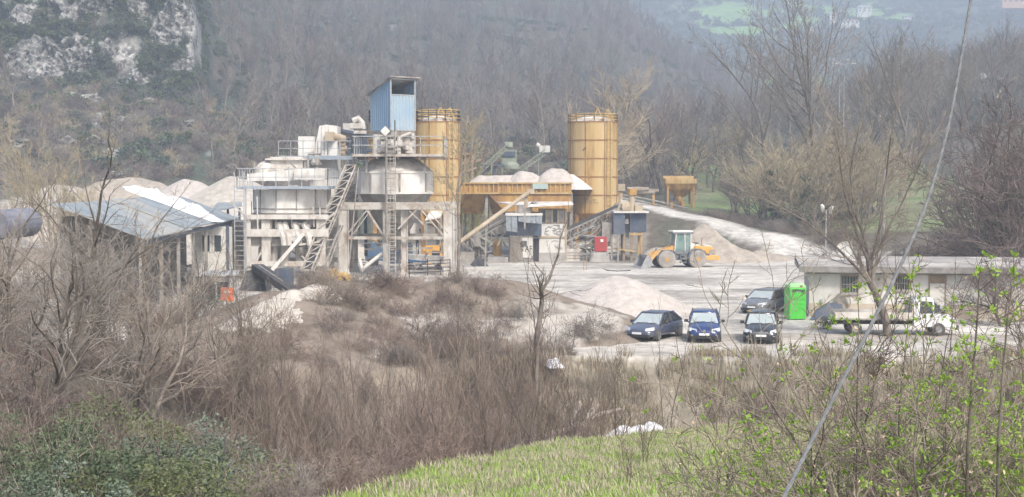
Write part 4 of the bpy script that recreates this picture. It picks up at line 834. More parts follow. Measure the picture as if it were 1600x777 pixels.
# inclined dark conveyor below the bins
def conveyor(name, label, a, b, w=1.0, h=.9, mt=None, belt=None, legs=(), covered=False, n=12, cat='conveyor'):
    a = Vector(a); b = Vector(b); T = thing(name, label, cat, (a.x, a.y, 0 if not legs else 0)); d = (b - a).normalized(); s = Vector((-d.y, d.x, 0)).normalized() * w / 2; up = Vector((0, 0, h))
    m = MB()
    for sg in (-1, 1):
        m.bar(a + s * sg, b + s * sg, .14); m.bar(a + s * sg - up, b + s * sg - up, .14)
        for i in range(n): p = a.lerp(b, i / n) + s * sg; q = a.lerp(b, (i + 1) / n) + s * sg; m.bar(p, q - up, .08); m.bar(p, p - up, .09)
    for i in range(n + 1): p = a.lerp(b, i / n); m.bar(p - s, p + s, .08); m.bar(p - s - up, p + s - up, .08)
    m.build('truss', mt or M_mach, T)
    m = MB(); m.bar(a + Vector((0, 0, .12)), b + Vector((0, 0, .12)), w * .8, .06); m.build('belt', belt or M_dark, T)
    if covered: m = MB(); m.bar(a + Vector((0, 0, .5)), b + Vector((0, 0, .5)), w * 1.25, .07); m.build('cover', covered, T)
    m = MB(); m.cyl(b - s * 1.1, b + s * 1.1, .3, 10); m.cyl(a - s * 1.1, a + s * 1.1, .25, 10); m.build('drum', M_mach, T)
    for t in legs:
        p = a.lerp(b, t) - up; g = gz(p.x, p.y); m = MB(); m.bar(p + s, Vector((p.x, p.y, g - .3)) + s * 1.2, .14); m.bar(p - s, Vector((p.x, p.y, g - .3)) - s * 1.2, .14); m.bar((p + s).lerp(Vector((p.x, p.y, g)), .5), (p - s).lerp(Vector((p.x, p.y, g)), .5), .1); m.build('leg', mt or M_mach, T)
    return T
conveyor('belt_conveyor', 'dark covered conveyor rising below the left end of the ochre bins', at(733, 380, 150), at(838, 320, 150), 1.4, 1.2, M_mach, legs=(.15, .6), covered=M_mach)
conveyor('belt_conveyor', 'grey truss conveyor rising to the foot of the lone silo', at(880, 362, 150), at(968, 322, 154), 1.2, 1.0, M_mach, legs=(.1, .45, .8), n=14)
T = thing('screw_conveyor', 'long tan tube conveyor slanting up over the control hut', 'screw conveyor', (xat(702, 134), 134, 0))
m = MB(); m.tube([at(702, 390, 134), at(830, 298, 142)], .21, 12); m.build('tube', M_tanp, T, smooth=True)
m = MB(); m.box(at(829, 299, 142), (.8, .7, .5)); m.build('end_box', M_tanp, T); m = MB(); m.cyl(at(822, 303, 142), at(822, 325, 142), .2, 8); m.build('spout', M_tanp, T); m = MB(); m.cyl(at(703, 390, 134), at(703, 395, 134), .3, 10); m.build('end_box', M_tanp, T)
m = MB(); m.bar(at(820, 306, 141.5), (xat(820, 141.5), 141.5, 3.6), .16); m.bar(at(760, 350, 138), (xat(758, 138), 138, 0), .14); m.build('support', M_mach, T)

# ------------------------------------------------------------------ control hut
YC = 148.0
def Ep(px, py, dy=0.0): return at(px, py, YC + dy)
T = thing('control_hut', 'two-storey control hut with graffiti, boarded windows and thin white canopy roof', 'hut', (xat(863, YC), YC, 0))
xa = xat(842, YC); xb = xat(885, YC)
m = MB(); m.bx(xa, xb, YC, YC + 4, 0.001, zat(350, YC)); w_ = m.build('wall', M_plast, T)
m = MB(); m.bx(xa + .02, xb - .02, YC + .05, YC + 3.95, zat(350, YC), zat(327, YC)); m.build('upper_storey', M_brown, T)
m = MB(); m.bx(xa, xb, YC - .03, YC, .0, zat(395, YC)); m.build('plinth', M_conc, T)
for i in range(4):
    px = 849 + i * 9.2; m = MB(); m.bx(xat(px - 3.6, YC), xat(px + 3.6, YC), YC - .02, YC + .04, zat(347, YC), zat(329, YC)); o = m.build('window', M_glass if i in (0, 2) else M_mach, T)
    m = MB(); 
    for q in (-4, 4): m.bx(xat(px + q, YC) - .04, xat(px + q, YC) + .04, YC - .06, YC + .0, zat(348.5, YC), zat(328, YC))
    m.build('frame', M_tanp, o)
m = MB(); z = zat(370.5, YC); m.bx(xa - .1, xb + .1, YC - .12, YC - .035, z - .08, z + .08); m.bx(xb - .12, xb + .06, YC - .1, YC - .0, 0, zat(327, YC)); m.build('trim', M_tanp, T)
def scrib(px0, px1, py0, py1, n, seed, r=.035):
    rg = random.Random(seed); m = MB()
    for _ in range(n):
        p = [rg.uniform(px0, px1), rg.uniform(py0, py1)]; pts = []
        a = rg.uniform(0, 6.28)
        for k in range(7): pts.append(at(min(max(p[0], px0), px1), min(max(p[1], py0), py1), YC - .05)); a += rg.uniform(-1.5, 1.5); p[0] += 3.0 * math.cos(a); p[1] += 3.0 * math.sin(a)
        m.tube(pts, r, 4)
    return m
scrib(850, 881, 352, 367, 9, 3).build('graffiti', mat('grey_spray', (.30, .28, .30), rough=.9), w_)
scrib(847, 880, 376, 390, 4, 5, .025).build('faded_graffiti', mat('pale_spray', (.42, .36, .36), rough=.9), w_)
m = MB(); m.prism([Ep(822, 324, -1.5), Ep(896, 320.5, -1.5), Ep(893, 317, 4.5), Ep(776, 317.5, 4.5)], (0, 0, .14)); m.build('canopy', M_white, T)
m = MB(); m.bx(xat(833, YC), xat(842.5, YC), YC - .0, YC + .3, 0, zat(373, YC)); m.build('doorway', M_ink, T)
T = thing('lean_to', 'grey plank lean-to with silver panels and dark sheet hanging from its slab roof', 'lean-to', (xat(815, YC), YC - 1, 0))
m = MB(); m.bx(xat(796, YC), xat(833, YC), YC - 1, YC + 2.2, 0, zat(368, YC)); m.build('wall', M_greyw, T)
m = MB(); m.bx(xat(816, YC), xat(832, YC), YC - 1.06, YC - 1.003, zat(402, YC), zat(371, YC)); dr = m.build('door', M_plast, T)
m = MB(); m.bx(xat(814.5, YC), xat(823, YC), YC - 1.13, YC - 1.07, zat(384, YC), zat(376, YC)); m.build('window', M_glass, T)
cu = bpy.data.curves.new('graffiti', 'FONT'); cu.body = 'TAF'; cu.size = .85; o = bpy.data.objects.new('tmp', cu); COL.objects.link(o); me = bpy.data.meshes.new_from_object(o.evaluated_get(bpy.context.evaluated_depsgraph_get())); bpy.data.objects.remove(o)
for v in me.vertices: v.co = Vector((xat(814, YC) - xat(815, YC) + v.co.x * .8, -.08, zat(393, YC) + v.co.y * 1.1))
me.materials.append(M_ink); g = bpy.data.objects.new('graffiti', me); COL.objects.link(g); g.parent = T
m = MB()
for i in range(9): x = xat(797 + i * 2, YC); m.bx(x - .02, x + .02, YC - 1.05, YC - 1.002, .1, zat(370, YC))
m.build('batten', M_brown, T)
m = MB(); m.bx(xat(790, YC), xat(847, YC), YC - 2.4, YC + 1, zat(336.5, YC), zat(333, YC)); m.build('slab_roof', M_plast, T)
m = MB(); m.bx(xat(791, YC), xat(846, YC), YC - .95, YC + 1, zat(368, YC), zat(337, YC)); m.build('upper_wall', M_navy, T)
for p0, p1, b0, sl in ((790.5, 798, 362, 2), (799, 808, 363, 1), (810, 820, 347, 0), (821, 837, 349, 0), (838, 847, 350, 0)):
    m = MB(); m.prism([Ep(p0, 337, -2.3), Ep(p1, 337, -2.3), Ep(p1 + sl * .4, b0, -2.3), Ep(p0 + sl * .4, b0 - 1, -2.3)], (0, .06, 0)); m.build('hanging_panel', M_silver, T)
m = MB()
rg = random.Random(9)
m.cyl(Ep(812, 333, -1), Ep(812, 322, -1), .25, 8); m.box(Ep(820, 327, -.6), (1.2, 1, .9)); m.tube([Ep(806, 333, -1), Ep(812, 324, -1), Ep(824, 326, -1), Ep(828, 333, -1)], .12, 6); m.build('roof_motor', M_mach, T)

# junk and small items round the hut
T = thing('scrap_stack', 'tangle of grey pipes and frames stacked below the truss conveyor', 'scrap', (xat(905, 149), 149, 0)); rg = random.Random(11)
for k in range(3):
    m = MB()
    for _ in range(16):
        p = at(rg.uniform(888, 936), rg.uniform(362, 398), 149 + rg.uniform(0, 3)); a = rg.uniform(-.9, .9); L = rg.uniform(.8, 2.8); q = p + Vector((math.cos(a), rg.uniform(-.3, .3), math.sin(a))) * L; q.z = max(.1, q.z); p.z = max(.1, p.z); m.bar(p, q, rg.uniform(.06, .16))
    m.build('pipe_bundle', (M_mach, M_brown, M_rail)[k], T)
T = thing('machine_frame', 'dusty grey machine frame and pump below the slanting tan tube', 'machine', (xat(760, 148), 148, 0)); rg = random.Random(12)
m = MB()
for _ in range(26):
    p = at(rg.uniform(735, 793), rg.uniform(362, 400), 147 + rg.uniform(0, 4)); p.z = max(.2, p.z); m.bar(p, p + Vector((rg.uniform(-1.3, 1.3), 0, rg.uniform(-1, 1.3))), rg.uniform(.08, .2))
m.build('frame', M_mach, T)
m = MB(); m.bx(xat(738, 150), xat(752, 150), 150, 152, .1, zat(366, 150)); m.cyl(at(744, 362, 149), at(744, 385, 149), .6, 12); m.build('tank', M_mach, T); m = MB(); m.box(at(731, 402, 146), (1.4, 1, 1.1)); m.build('pump', M_mach, T)
m = MB(); m.bx(xat(770, 149), xat(784, 149), 149, 149.1, zat(400, 149), zat(374, 149)); m.build('side_panel', M_yel2, T)
m = MB(); m.bx(xat(762, 146), xat(794, 146), 145.4, 146.4, 0, zat(402, 146)); tag(m.build('concrete_block', M_conc), 'long low concrete block in front of the grey machine frame', 'concrete block')
for i, (px, lab) in enumerate(((752, 'left of two black rubber sheets leaning below the tan tube'), (741, 'right of two black rubber sheets leaning below the tan tube'))):
    pass
m = MB(); m.prism([at(735, 414, 139), at(746, 402, 140), at(757, 414, 139.4), at(748, 421, 138.6)], (0, 0, .06)); m.prism([at(744, 402, 140.4), at(750, 402, 140.4), at(764, 417, 139), at(756, 418, 139)], (0, 0, .05)); tag(m.build('rubber_sheet', M_dark), 'black rubber sheet lying on the gravel below the tan tube', 'rubber sheet')
m = MB(); p = at(895, 406, 0 + 150); m.bx(xat(884, 149), xat(906, 149), 148.4, 150, 0.01, 1.25); tg = thing('bag_pallet', 'stack of white cement bags on a pallet beside the hut', 'bag stack', (xat(895, 149), 149.2, 0)); m.build('bags', M_white2, tg)
m = MB()
for z in (.3, .6, .9): m.bx(xat(883.5, 149), xat(906.5, 149), 148.35, 150.05, z, z + .05)
m.build('strap', M_mach, tg)
T = thing('red_cabinet', 'red cabinet with small white square on a concrete plinth', 'cabinet', (xat(938, 148), 148, 0)); m = MB(); m.bx(xat(929, 148), xat(948, 148), 147.5, 148.5, zat(393, 148), zat(370, 148)); cb = m.build('cabinet', M_red, T, bevel=.04)
m = MB(); m.bx(xat(938.5, 147.4), xat(943, 147.4), 147.42, 147.47, zat(378.5, 147.4), zat(374, 147.4)); m.build('label_plate', M_white, cb)
m = MB(); m.frust((xat(937, 148), 148, 0), (2.2, 1.8), (1.7, 1.3), zat(394, 148)); m.build('plinth', M_conc, T)
m = MB(); m.bar((xat(922, 147), 147, 0), at(928, 393, 147), .16); m.bar(at(948, 392, 147.3), (xat(950, 147.3), 147.3, 0), .1); m.build('stay', M_mach, T)
# blue panelled tank on ochre legs
YT = 149.0
T = thing('blue_tank', 'dark blue panelled tank on ochre legs, left of the wheel loader', 'tank', (xat(985, YT), YT, 0))
m = MB(); m.bx(xat(958, YT), xat(976, YT), YT - .6, YT + 2.6, zat(366, YT), zat(333, YT)); m.build('side_panel', M_navy, T)
m = MB(); m.bx(xat(984, YT), xat(1010, YT), YT - .2, YT + 3, zat(363, YT), zat(333, YT)); m.build('body', M_darkb, T)
m = MB(); m.bx(xat(976, YT), xat(984, YT), YT + .6, YT + 2.4, zat(372, YT), zat(334, YT)); m.cyl(at(979, 350, YT - .0), at(979, 342, YT), .25, 8); m.build('pump', M_mach, T)
m = MB(); m.bx(xat(958, YT), xat(1013, YT), YT - .8, YT + 3.2, zat(332.8, YT), zat(330, YT)); m.build('top_slab', M_plast, T)
for px, y in ((975, 0), (987, 0), (1002, 0), (975, 2.6), (1002, 2.6)):
    m = MB(); x = xat(px, YT); m.bar((x, YT + y, 0), (x, YT + y, zat(363, YT)), .24); m.build('leg', M_yel if px == 1002 else M_brown, T)
m = MB(); m.bar(at(985, 366, YT - .1), at(1004, 366, YT - .1), .25); m.bar(at(955, 388, YT - .3), at(992, 393, YT - .3), .14); m.build('cross_beam', M_yel, T)
m = MB(); m.cyl(at(972, 325, YT), at(984, 323, YT), .55, 12); m.cyl(at(987, 330, YT), at(987, 300, YT), .35, 10); m.box(at(998, 326, YT), (.8, .8, .8)); m.tube([at(965, 329, YT), at(970, 318, YT), at(980, 316, YT), at(984, 328, YT)], .16, 6); m.build('motor', M_tanp, T)
m = MB(); m.cyl(at(988, 305, YT), at(988, 295, YT), .5, 10); m.build('hoist', M_yel2, T)
m = MB()
for px in (948, 956, 966): m.bar((xat(px, YT - .6), YT - .6, 0), at(px, 368, YT - .6), .18)
m.bx(xat(941, YT), xat(957, YT), YT, YT + 2, zat(385, YT), zat(348, YT)); m.build('side_machine', M_mach, T)
# ochre hopper beside the haul road
YH = 192.0; g0 = gz(xat(1062, YH), YH)
T = thing('feed_hopper', 'small ochre feed hopper on legs beside the haul road', 'hopper', (xat(1062, YH), YH, g0))
xh0 = xat(1038, YH); xh1 = xat(1086, YH); xc = (xh0 + xh1) / 2; W = xh1 - xh0; zt = zat(279, YH); zr = zat(287, YH); zk = zat(296, YH); zl = zat(308, YH)
m = MB(); t_ = .1
m.bx(xc - W / 2, xc + W / 2, YH - 1.6, YH - 1.5, zr, zt - .1); m.bx(xc - W / 2, xc + W / 2, YH + 1.5, YH + 1.6, zr, zt + .35); m.bx(xc - W / 2, xc - W / 2 + t_, YH - 1.5, YH + 1.5, zr, zt); m.bx(xc + W / 2 - t_, xc + W / 2, YH - 1.5, YH + 1.5, zr, zt); m.build('rim', M_yel, T)
m = MB(); m.frust((xc, YH, zk), (W * .78, 2.4), (W, 3.2), zr - zk - .003); m.frust((xc + .1, YH, zl), (.9, .8), (W * .78, 2.4), zk - zl - .003); m.build('funnel', M_yel2, T)
m = MB()
for i in range(9): x = xc - W / 2 + .2 + (W - .4) * i / 8; m.bx(x - .05, x + .05, YH - 1.7, YH - 1.603, zr, zt - .15)
m.build('rib', M_yel, T)
for sx in (-1, 1):
    for y in (-1.3, 1.3): m = MB(); x = xc + sx * W * .42; m.bar((x, YH + y, g0 - .5), (x, YH + y, zr), .22); m.build('leg', M_yel2, T)
m = MB(); m.tube([(xc - .2, YH - .4, zl), (xc + .4, YH - .4, g0)], .35, 8); m.build('spout', M_yel2, T)
# crushing plant far behind the bins
YR = 212.0
def Rp(px, py, dy=0.0): return at(px, py, YR + dy)
gr = gz(xat(800, YR), YR)
M_ygr = mat('grey_green_steel', (.22, .26, .19), (.33, .34, .28), 1.2, rough=.7); M_lgr = mat('faded_green_steel', (.26, .38, .24), (.40, .44, .36), 1, rough=.6)
T = thing('screening_plant', 'green and blue screening plant behind the aggregate bins', 'screening plant', (xat(797, YR), YR, gr))
m = MB(); m.bx(xat(789, YR), xat(801, YR), YR, YR + 2, zat(230, YR), zat(222, YR)); m.build('head_box', M_lgr, T)
m = MB(); m.bx(xat(786, YR), xat(805, YR), YR - .5, YR + 3, zat(245, YR), zat(237, YR)); m.build('screen', M_darkb, T)
m = MB(); m.bx(xat(785, YR), xat(806, YR), YR - .3, YR + 3, zat(258, YR), zat(246, YR)); m.build('casing', M_ygr, T)
m = MB()
for px in (785, 806, 795): m.bar(Rp(px, 236), (xat(px, YR), YR, gr), .25); m.bar(Rp(px, 236, 3), (xat(px, YR), YR + 3, gr), .25)
for pyy in (236, 246, 259, 268): m.bar(Rp(784, pyy), Rp(808, pyy), .22)
m.build('frame', M_ygr, T)
m = MB(); m.bx(xat(752, YR), xat(778, YR), YR, YR + 4, zat(272, YR), zat(260, YR)); m.bx(xat(750, YR), xat(792, YR), YR - .3, YR - .05, zat(260, YR), zat(257, YR)); m.build('feed_bin', M_darkb, T)
m = MB(); m.lathe((xat(799, YR), YR - 2, zat(259, YR)), [(1.25, -.5), (1.2, .1), (.7, .45), (.1, .6)], 16); m.build('crusher_cap', M_ygr, T)
conveyor('belt_conveyor', 'far conveyor rising left to right into the green screening plant', Rp(752, 262), Rp(792, 226), .9, .8, M_ygr, legs=(.4,), n=10)
T = conveyor('belt_conveyor', 'far conveyor with a white head drive, rising right of the screening plant', Rp(800, 270), Rp(852, 234), .9, .8, M_ygr, legs=(.45, .8), n=12)
m = MB(); m.box(Rp(851, 233), (1.6, 1, 1.0)); m.cyl(Rp(843, 229, -.3), Rp(838, 226, -.3), .35, 8); m.build('head_drive', M_white, T)
T = thing('steel_trestle', 'brown steel trestle beside the yellow-green thicket, right of the ochre silo', 'trestle', (xat(727, 160), 160, 0)); m = MB()
for px in (720, 727, 738): m.bar(at(px, 240, 160), (xat(px, 160), 160, 0), .2)
for a, b in (((718, 241), (740, 240)), ((718, 256), (752, 250)), ((720, 270), (745, 262)), ((740, 240), (742, 252))): m.bar(at(*a, 160), at(*b, 160), .22)
m.build('frame', M_brown, T)
m = MB(); m.bx(xat(722, 160.2), xat(736, 160.2), 160.2, 161, zat(254, 160), zat(242, 160)); m.build('screen', M_brown, T)
# ------------------------------------------------------------------ vehicles
M_tyre = mat('tyre', (0.05, 0.05, 0.05), (0.14, 0.13, 0.12), 3, .45, .7, rough=.9)
M_tyred = mat('dusty_tyre', (0.36, 0.33, 0.30), (0.24, 0.22, 0.20), 2, rough=.95, bump=.3)
M_rim = mat('wheel_rim', (.42, .43, .45), (.3, .3, .3), 4, rough=.35, metal=.7)
M_wind = mat('windscreen', (0.36, 0.41, 0.41), (0.46, 0.50, 0.50), .8, rough=.08, spec=1.0, coat=.5)  # pale base colour stands in for sky reflected in the glass
M_side = mat('side_window', (0.03, 0.035, 0.04), rough=.08, spec=.6)
M_black = mat('black_plastic', (0.03, 0.03, 0.032), rough=.6)
M_lamp = mat('headlamp_glass', (.62, .65, .68), (.4, .42, .45), 8, rough=.1, spec=.8)
M_plate = mat('number_plate', (.72, .73, .72), rough=.5)
def paint(name, c, r=.22): return mat(name, c, tuple(min(1, v * 1.25 + .03) for v in c), 1.1, .45, .8, rough=r, coat=.8, spec=.5, c3=(.34, .31, .28), s3=1.2, lo3=.62, hi3=.95)
def interp(t, tab): return float(np.interp(t, [p[0] for p in tab], [p[1] for p in tab]))
def loft(rings, closed=True):
    m = MB(); n = len(rings[0]); vs = [p for r in rings for p in r]
    fs = [(i * n + j, i * n + (j + 1) % n, (i + 1) * n + (j + 1) % n, (i + 1) * n + j) for i in range(len(rings) - 1) for j in range(n)]
    fs += [tuple(range(n))[::-1], tuple((len(rings) - 1) * n + j for j in range(n))]; m.add(vs, fs); return m
def car(label, loc, rz, L, W, H, body, kind='hatch', hood=.86, group='cars parked at the yard edge', lampw=.36, badge=False, grille=True):
    """front of the car faces local -Y; origin on the ground under its centre"""
    T = thing('parked_car', label, 'car', loc, rz, group); h = L / 2; M_ = T.matrix_basis
    def B(m, name, mt, par=T, **k):
        m.v = [tuple(M_ @ Vector(p)) for p in m.v]; return m.build(name, mt, par, **k)
    belt = H * .62
    # side profile tables along y (front -h .. rear +h): top of the lower body, half width
    top = [(-h, .52), (-h + .06, .62), (-h + .25, .70 * hood / .86), (-h + .95, hood), (-h + 1.15, hood + .05), (h - .9, belt + .06), (h - .25, belt + .05 if kind == 'saloon' else belt), (h - .05, belt - .08), (h, belt - .22)]
    wid = [(-h, .60), (-h + .07, .78), (-h + .3, .90), (-h + .9, .98), (0, 1.0), (h - .8, .99), (h - .25, .92), (h, .78)]
    bot = [(-h, .28), (-h + .3, .2), (h - .3, .2), (h, .32)]
    rings = []
    for y in [-h, -h + .05, -h + .14, -h + .3, -h + .6, -h + .95, -h + 1.3, -.5, 0, .5, h - 1.2, h - .8, h - .4, h - .15, h - .04, h]:
        zt = interp(y, top); zb = interp(y, bot); w = interp(y, wid) * W / 2; c = .12
        rings.append([(-w + .06, y, zb), (-w, y, zb + .14), (-w, y, zb + (zt - zb) * .6), (-w + .05, y, zt - .07), (-w + .2, y, zt - .01), (-w * .35, y, zt + .02), (w * .35, y, zt + .02), (w - .2, y, zt - .01), (w - .05, y, zt - .07), (w, y, zb + (zt - zb) * .6), (w, y, zb + .14), (w - .06, y, zb)])
    bd = B(loft(rings), 'body', body, smooth=True); bd.modifiers.new('s', 'SUBSURF').levels = 1; bd.modifiers['s'].render_levels = 1
    # glasshouse
    y0 = -h + 1.12; y1 = y0 + .85; y3 = h - (.55 if kind == 'saloon' else .12); y2 = y3 - (.75 if kind == 'saloon' else .42); Wb = W / 2 - .07; Wt = W / 2 - .27
    z0 = hood + .0; zr = H - .05; zb2 = belt - .02
    def side(sg):
        m = MB(); m.add([(sg * Wb, y0 + .1, z0), (sg * Wb, y3 - .05, zb2 + .03), (sg * Wt, y2, zr - .03), (sg * Wt, y1, zr - .02), (sg * (Wb - .1), y0 + .1, z0 - .1), (sg * (Wb - .1), y3 - .05, zb2 - .1), (sg * (Wt - .08), y2, zr - .06), (sg * (Wt - .08), y1, zr - .06)], [(0, 1, 2, 3), (4, 7, 6, 5), (0, 4, 5, 1), (1, 5, 6, 2), (2, 6, 7, 3), (3, 7, 4, 0)]); return m
    for sg in (-1, 1): B(side(sg), 'side_window', M_side)
    m = MB(); m.prism([(-Wb + .06, y0, z0 + .005), (Wb - .06, y0, z0 + .005), (Wt - .03, y1, zr), (-Wt + .03, y1, zr)], (0, .05, -.03)); B(m, 'windscreen', M_wind)
    m = MB(); m.prism([(-Wb + .08, y3, zb2 + .03), (Wb - .08, y3, zb2 + .03), (Wt, y2, zr), (-Wt, y2, zr)], (0, -.05, -.03)); B(m, 'rear_window', M_side)
    rings = []
    for y, e, dz in ((y1 - .1, .04, -.03), (y1 + .08, .02, .0), ((y1 + y2) / 2, 0, .035), (y2 - .05, .02, .0), (y2 + .12, .06, -.05)):
        w = Wt + .05 - e; rings.append([(-w, y, zr - .05 + dz), (-w + .03, y, zr + .01 + dz), (-w * .5, y, zr + .05 + dz), (w * .5, y, zr + .05 + dz), (w - .03, y, zr + .01 + dz), (w, y, zr - .05 + dz)])
    m = loft(rings); B(m, 'roof', body, smooth=True)
    for sg in (-1, 1):
        m = MB(); m.bar((sg * (Wb + .0), y0 + .02, z0), (sg * (Wt + .01), y1, zr), .07); m.bar((sg * (Wt + .01), y2, zr), (sg * (Wb + .0), y3, zb2 + .03), .10); ym = (y1 + y2) / 2; m.bar((sg * (Wt + .015), ym, zr - .02), (sg * (Wb + .02), ym + .02, z0), .08); m.bar((sg * (Wt + .01), y1 - .02, zr), (sg * (Wt + .01), y2, zr), .06); B(m, 'pillar', body)
        m = MB(); m.box((sg * (W / 2 + .09), y0 + .35, z0 + .08), (.2, .1, .15)); m.bar((sg * (W / 2 - .06), y0 + .3, z0 + .0), (sg * (W / 2 + .05), y0 + .34, z0 + .05), .05); B(m, 'mirror', M_black, bevel=.03)
        m = MB(); m.prism([(sg * W * .47, -h + .26, .60), (sg * W * (.47 - lampw * .6), -h + .03, .57), (sg * W * (.47 - lampw * .6), -h + .08, .70), (sg * W * .46, -h + .36, .77)], (0, .07, .0)); B(m, 'headlight', M_lamp)
        m = MB(); m.cyl((sg * W * .36, -h + .02, .36), (sg * W * .36, -h + .08, .36), .07, 10); B(m, 'fog_lamp', M_lamp)
        for yw in (-h + .82, h - .80):
            x = sg * (W / 2 - .11); m = MB(); m.tube([(x - .11 * sg, yw, .31), (x - .09 * sg, yw, .31), (x + .09 * sg, yw, .31), (x + .12 * sg, yw, .31)], [.27, .315, .315, .27], 20); wheel = B(m, 'wheel', M_tyre)
            m = MB(); m.cyl((x + .115 * sg, yw, .31), (x + .135 * sg, yw, .31), .2, 14); B(m, 'rim', M_rim, wheel)
    m = MB(); m.bx(-W * .40, W * .40, -h - .035, -h + .1, .24, .40); B(m, 'bumper_grille', M_black)
    if grille: m = MB(); m.bx(-W * .2, W * .2, -h - .02, -h + .06, .55, .64); B(m, 'grille', M_rim if grille == 2 else M_black)
    if badge: m = MB(); m.cyl((0, -h - .03, .62), (0, -h + .02, .62), .075, 12); B(m, 'badge', M_rim)
    m = MB(); m.bx(-.26, .26, -h - .055, -h - .036, .40, .51); B(m, 'number_plate', M_plate)
    m = MB(); m.bar((-W * .33, y0 - .02, z0 + .04), (.05, y0 + .1, z0 + .06), .025); m.bar((.05, y0 - .02, z0 + .04), (W * .33, y0 + .08, z0 + .06), .025); B(m, 'wiper', M_black)
    return T
Pn = paint('dark_slate_paint', (.055, .065, .105), .3); Pb = paint('royal_blue_paint', (.012, .034, .13)); Pk = paint('black_paintwork', (.022, .024, .028)); Pg = paint('graphite_paint', (.13, .135, .145))
def cpos(px, py): Y = 8 * F / (py - 290); return (xat(px, Y), Y, gz(xat(px, Y), Y))
c = cpos(1024, 529); car('dusty dark slate saloon, leftmost of the cars in the front row', c, math.radians(-30), 4.4, 1.74, 1.42, Pn, 'saloon', hood=.84, grille=False)
c = cpos(1102, 531); car('royal blue hatchback in the middle of the front row', c, math.radians(-8), 4.03, 1.69, 1.49, Pb, 'hatch', hood=.93, badge=True, lampw=.42, grille=False)
c = cpos(1192, 532); car('black car with a chrome grille, right end of the front row', c, math.radians(-11), 4.25, 1.78, 1.50, Pk, 'hatch', hood=.92, badge=True, grille=2)
c = cpos(1200, 487); car('graphite grey car parked behind, next to the green bin', c, math.radians(-34), 4.7, 1.84, 1.46, Pg, 'hatch', hood=.90, grille=2, lampw=.42)

# wheel loader, side on, bucket to the left
YL = 137.5; kx = F / YL
lx = xat(1063, YL); T = thing('wheel_loader', 'yellow and white wheel loader with its bucket lowered, dusty grey tyres', 'wheel loader', (lx, YL, 0), math.radians(12)); M_ = T.matrix_basis
M_ly = mat('loader_yellow', (.72, .38, .07), (.62, .33, .08), 1.4, rough=.45, c3=(.55, .42, .25), s3=.8); M_lg = mat('loader_grey', (.13, .155, .18), (.22, .22, .21), 1.5, rough=.6)
def B(m, name, mt, par=None, **k): m.v = [tuple(M_ @ Vector(p)) for p in m.v]; return m.build(name, mt, par or T, **k)
wr = .86; xw0, xw1 = -1.72, 1.42           # local x: - is the bucket side
for yy in (-1.0, 1.0):
    for xx in (xw0, xw1):
        m = MB(); m.tube([(xx, yy - .33, wr), (xx, yy - .28, wr), (xx, yy + .28, wr), (xx, yy + .33, wr)], [.68, wr, wr, .68], 28)
        w_ = B(m, 'wheel', M_tyred if yy < 0 else M_tyre)
        m = MB(); m.cyl((xx, yy - .36, wr), (xx, yy + .36, wr), .42, 18); r_ = B(m, 'rim', M_rim if False else M_tyred, w_)
        m = MB(); m.cyl((xx, yy - .40, wr), (xx, yy + .40, wr), .22, 14); B(m, 'hub', M_yel2, w_)
m = MB(); m.bx(-.1, 3.1, -.62, .62, .75, 1.45); m.bx(-2.3, -.25, -.55, .55, .75, 1.35); m.bx(-.3, .0, -.3, .3, .8, 1.25); B(m, 'chassis', M_lg)
m = MB(); m.prism([(1.1, -.72, 1.45), (1.15, -.72, 2.1), (1.5, -.72, 2.18), (3.0, -.72, 2.02), (3.35, -.72, 1.75), (3.4, -.72, 1.3), (2.5, -.72, 1.3), (2.3, -.72, 1.62), (1.5, -.72, 1.62)], (0, 1.44, 0)); B(m, 'engine_hood', M_ly, bevel=.08)
m = MB(); m.prism([(.55, -.66, 1.55), (.7, -.66, 2.3), (1.25, -.66, 2.35), (1.9, -.66, 2.16), (1.5, -.66, 1.8)], (0, 1.32, 0)); m.prism([(2.2, -.66, 2.11), (2.3, -.66, 2.25), (3.0, -.66, 2.15), (3.2, -.66, 1.93)], (0, 1.32, 0)); B(m, 'hood_top', M_white, bevel=.06)
m = MB(); m.prism([(1.95, -.95, 1.12), (1.95, -.95, .72), (3.75, -.95, .72), (3.8, -.95, 1.05), (3.5, -.95, 1.2)], (0, 1.9, 0)); B(m, 'counterweight', M_ly, bevel=.07)
m = MB(); m.bx(3.38, 3.46, -.55, .55, 1.15, 1.75); m.bx(2.75, 3.3, -.76, -.725, 1.15, 1.75); B(m, 'radiator_grille', M_tyred)
m = MB(); m.prism([(xw1 - 1.0, -1.2, .95), (xw1 - .8, -1.2, 1.55), (xw1 - .4, -1.2, 1.86), (xw1 + .3, -1.2, 1.86), (xw1 + .75, -1.2, 1.6), (xw1 + .95, -1.2, 1.25), (xw1 + .8, -1.2, 1.2), (xw1 + .25, -1.2, 1.76), (xw1 - .35, -1.2, 1.76), (xw1 - .85, -1.2, .95)], (0, .55, 0)); B(m, 'rear_fender', M_lg)
m = MB(); m.prism([(xw0 - .9, -1.2, 1.1), (xw0 - .4, -1.2, 1.75), (xw0 + .5, -1.2, 1.75), (xw0 + 1.05, -1.2, 1.1), (xw0 + .95, -1.2, 1.1), (xw0 + .45, -1.2, 1.67), (xw0 - .35, -1.2, 1.67), (xw0 - .82, -1.2, 1.1)], (0, .5, 0)); B(m, 'front_fender', M_lg)
m = MB(); m.bx(-.3, .25, -1.1, -.7, .5, .58); m.bx(-.3, .25, -1.1, -.7, .85, .93); m.bx(-.3, .25, -1.1, -.7, 1.2, 1.28); m.bar((-.3, -1.1, .45), (-.3, -1.1, 1.35), .06); m.bar((.25, -1.1, .45), (.25, -1.1, 1.35), .06); B(m, 'steps', M_lg)
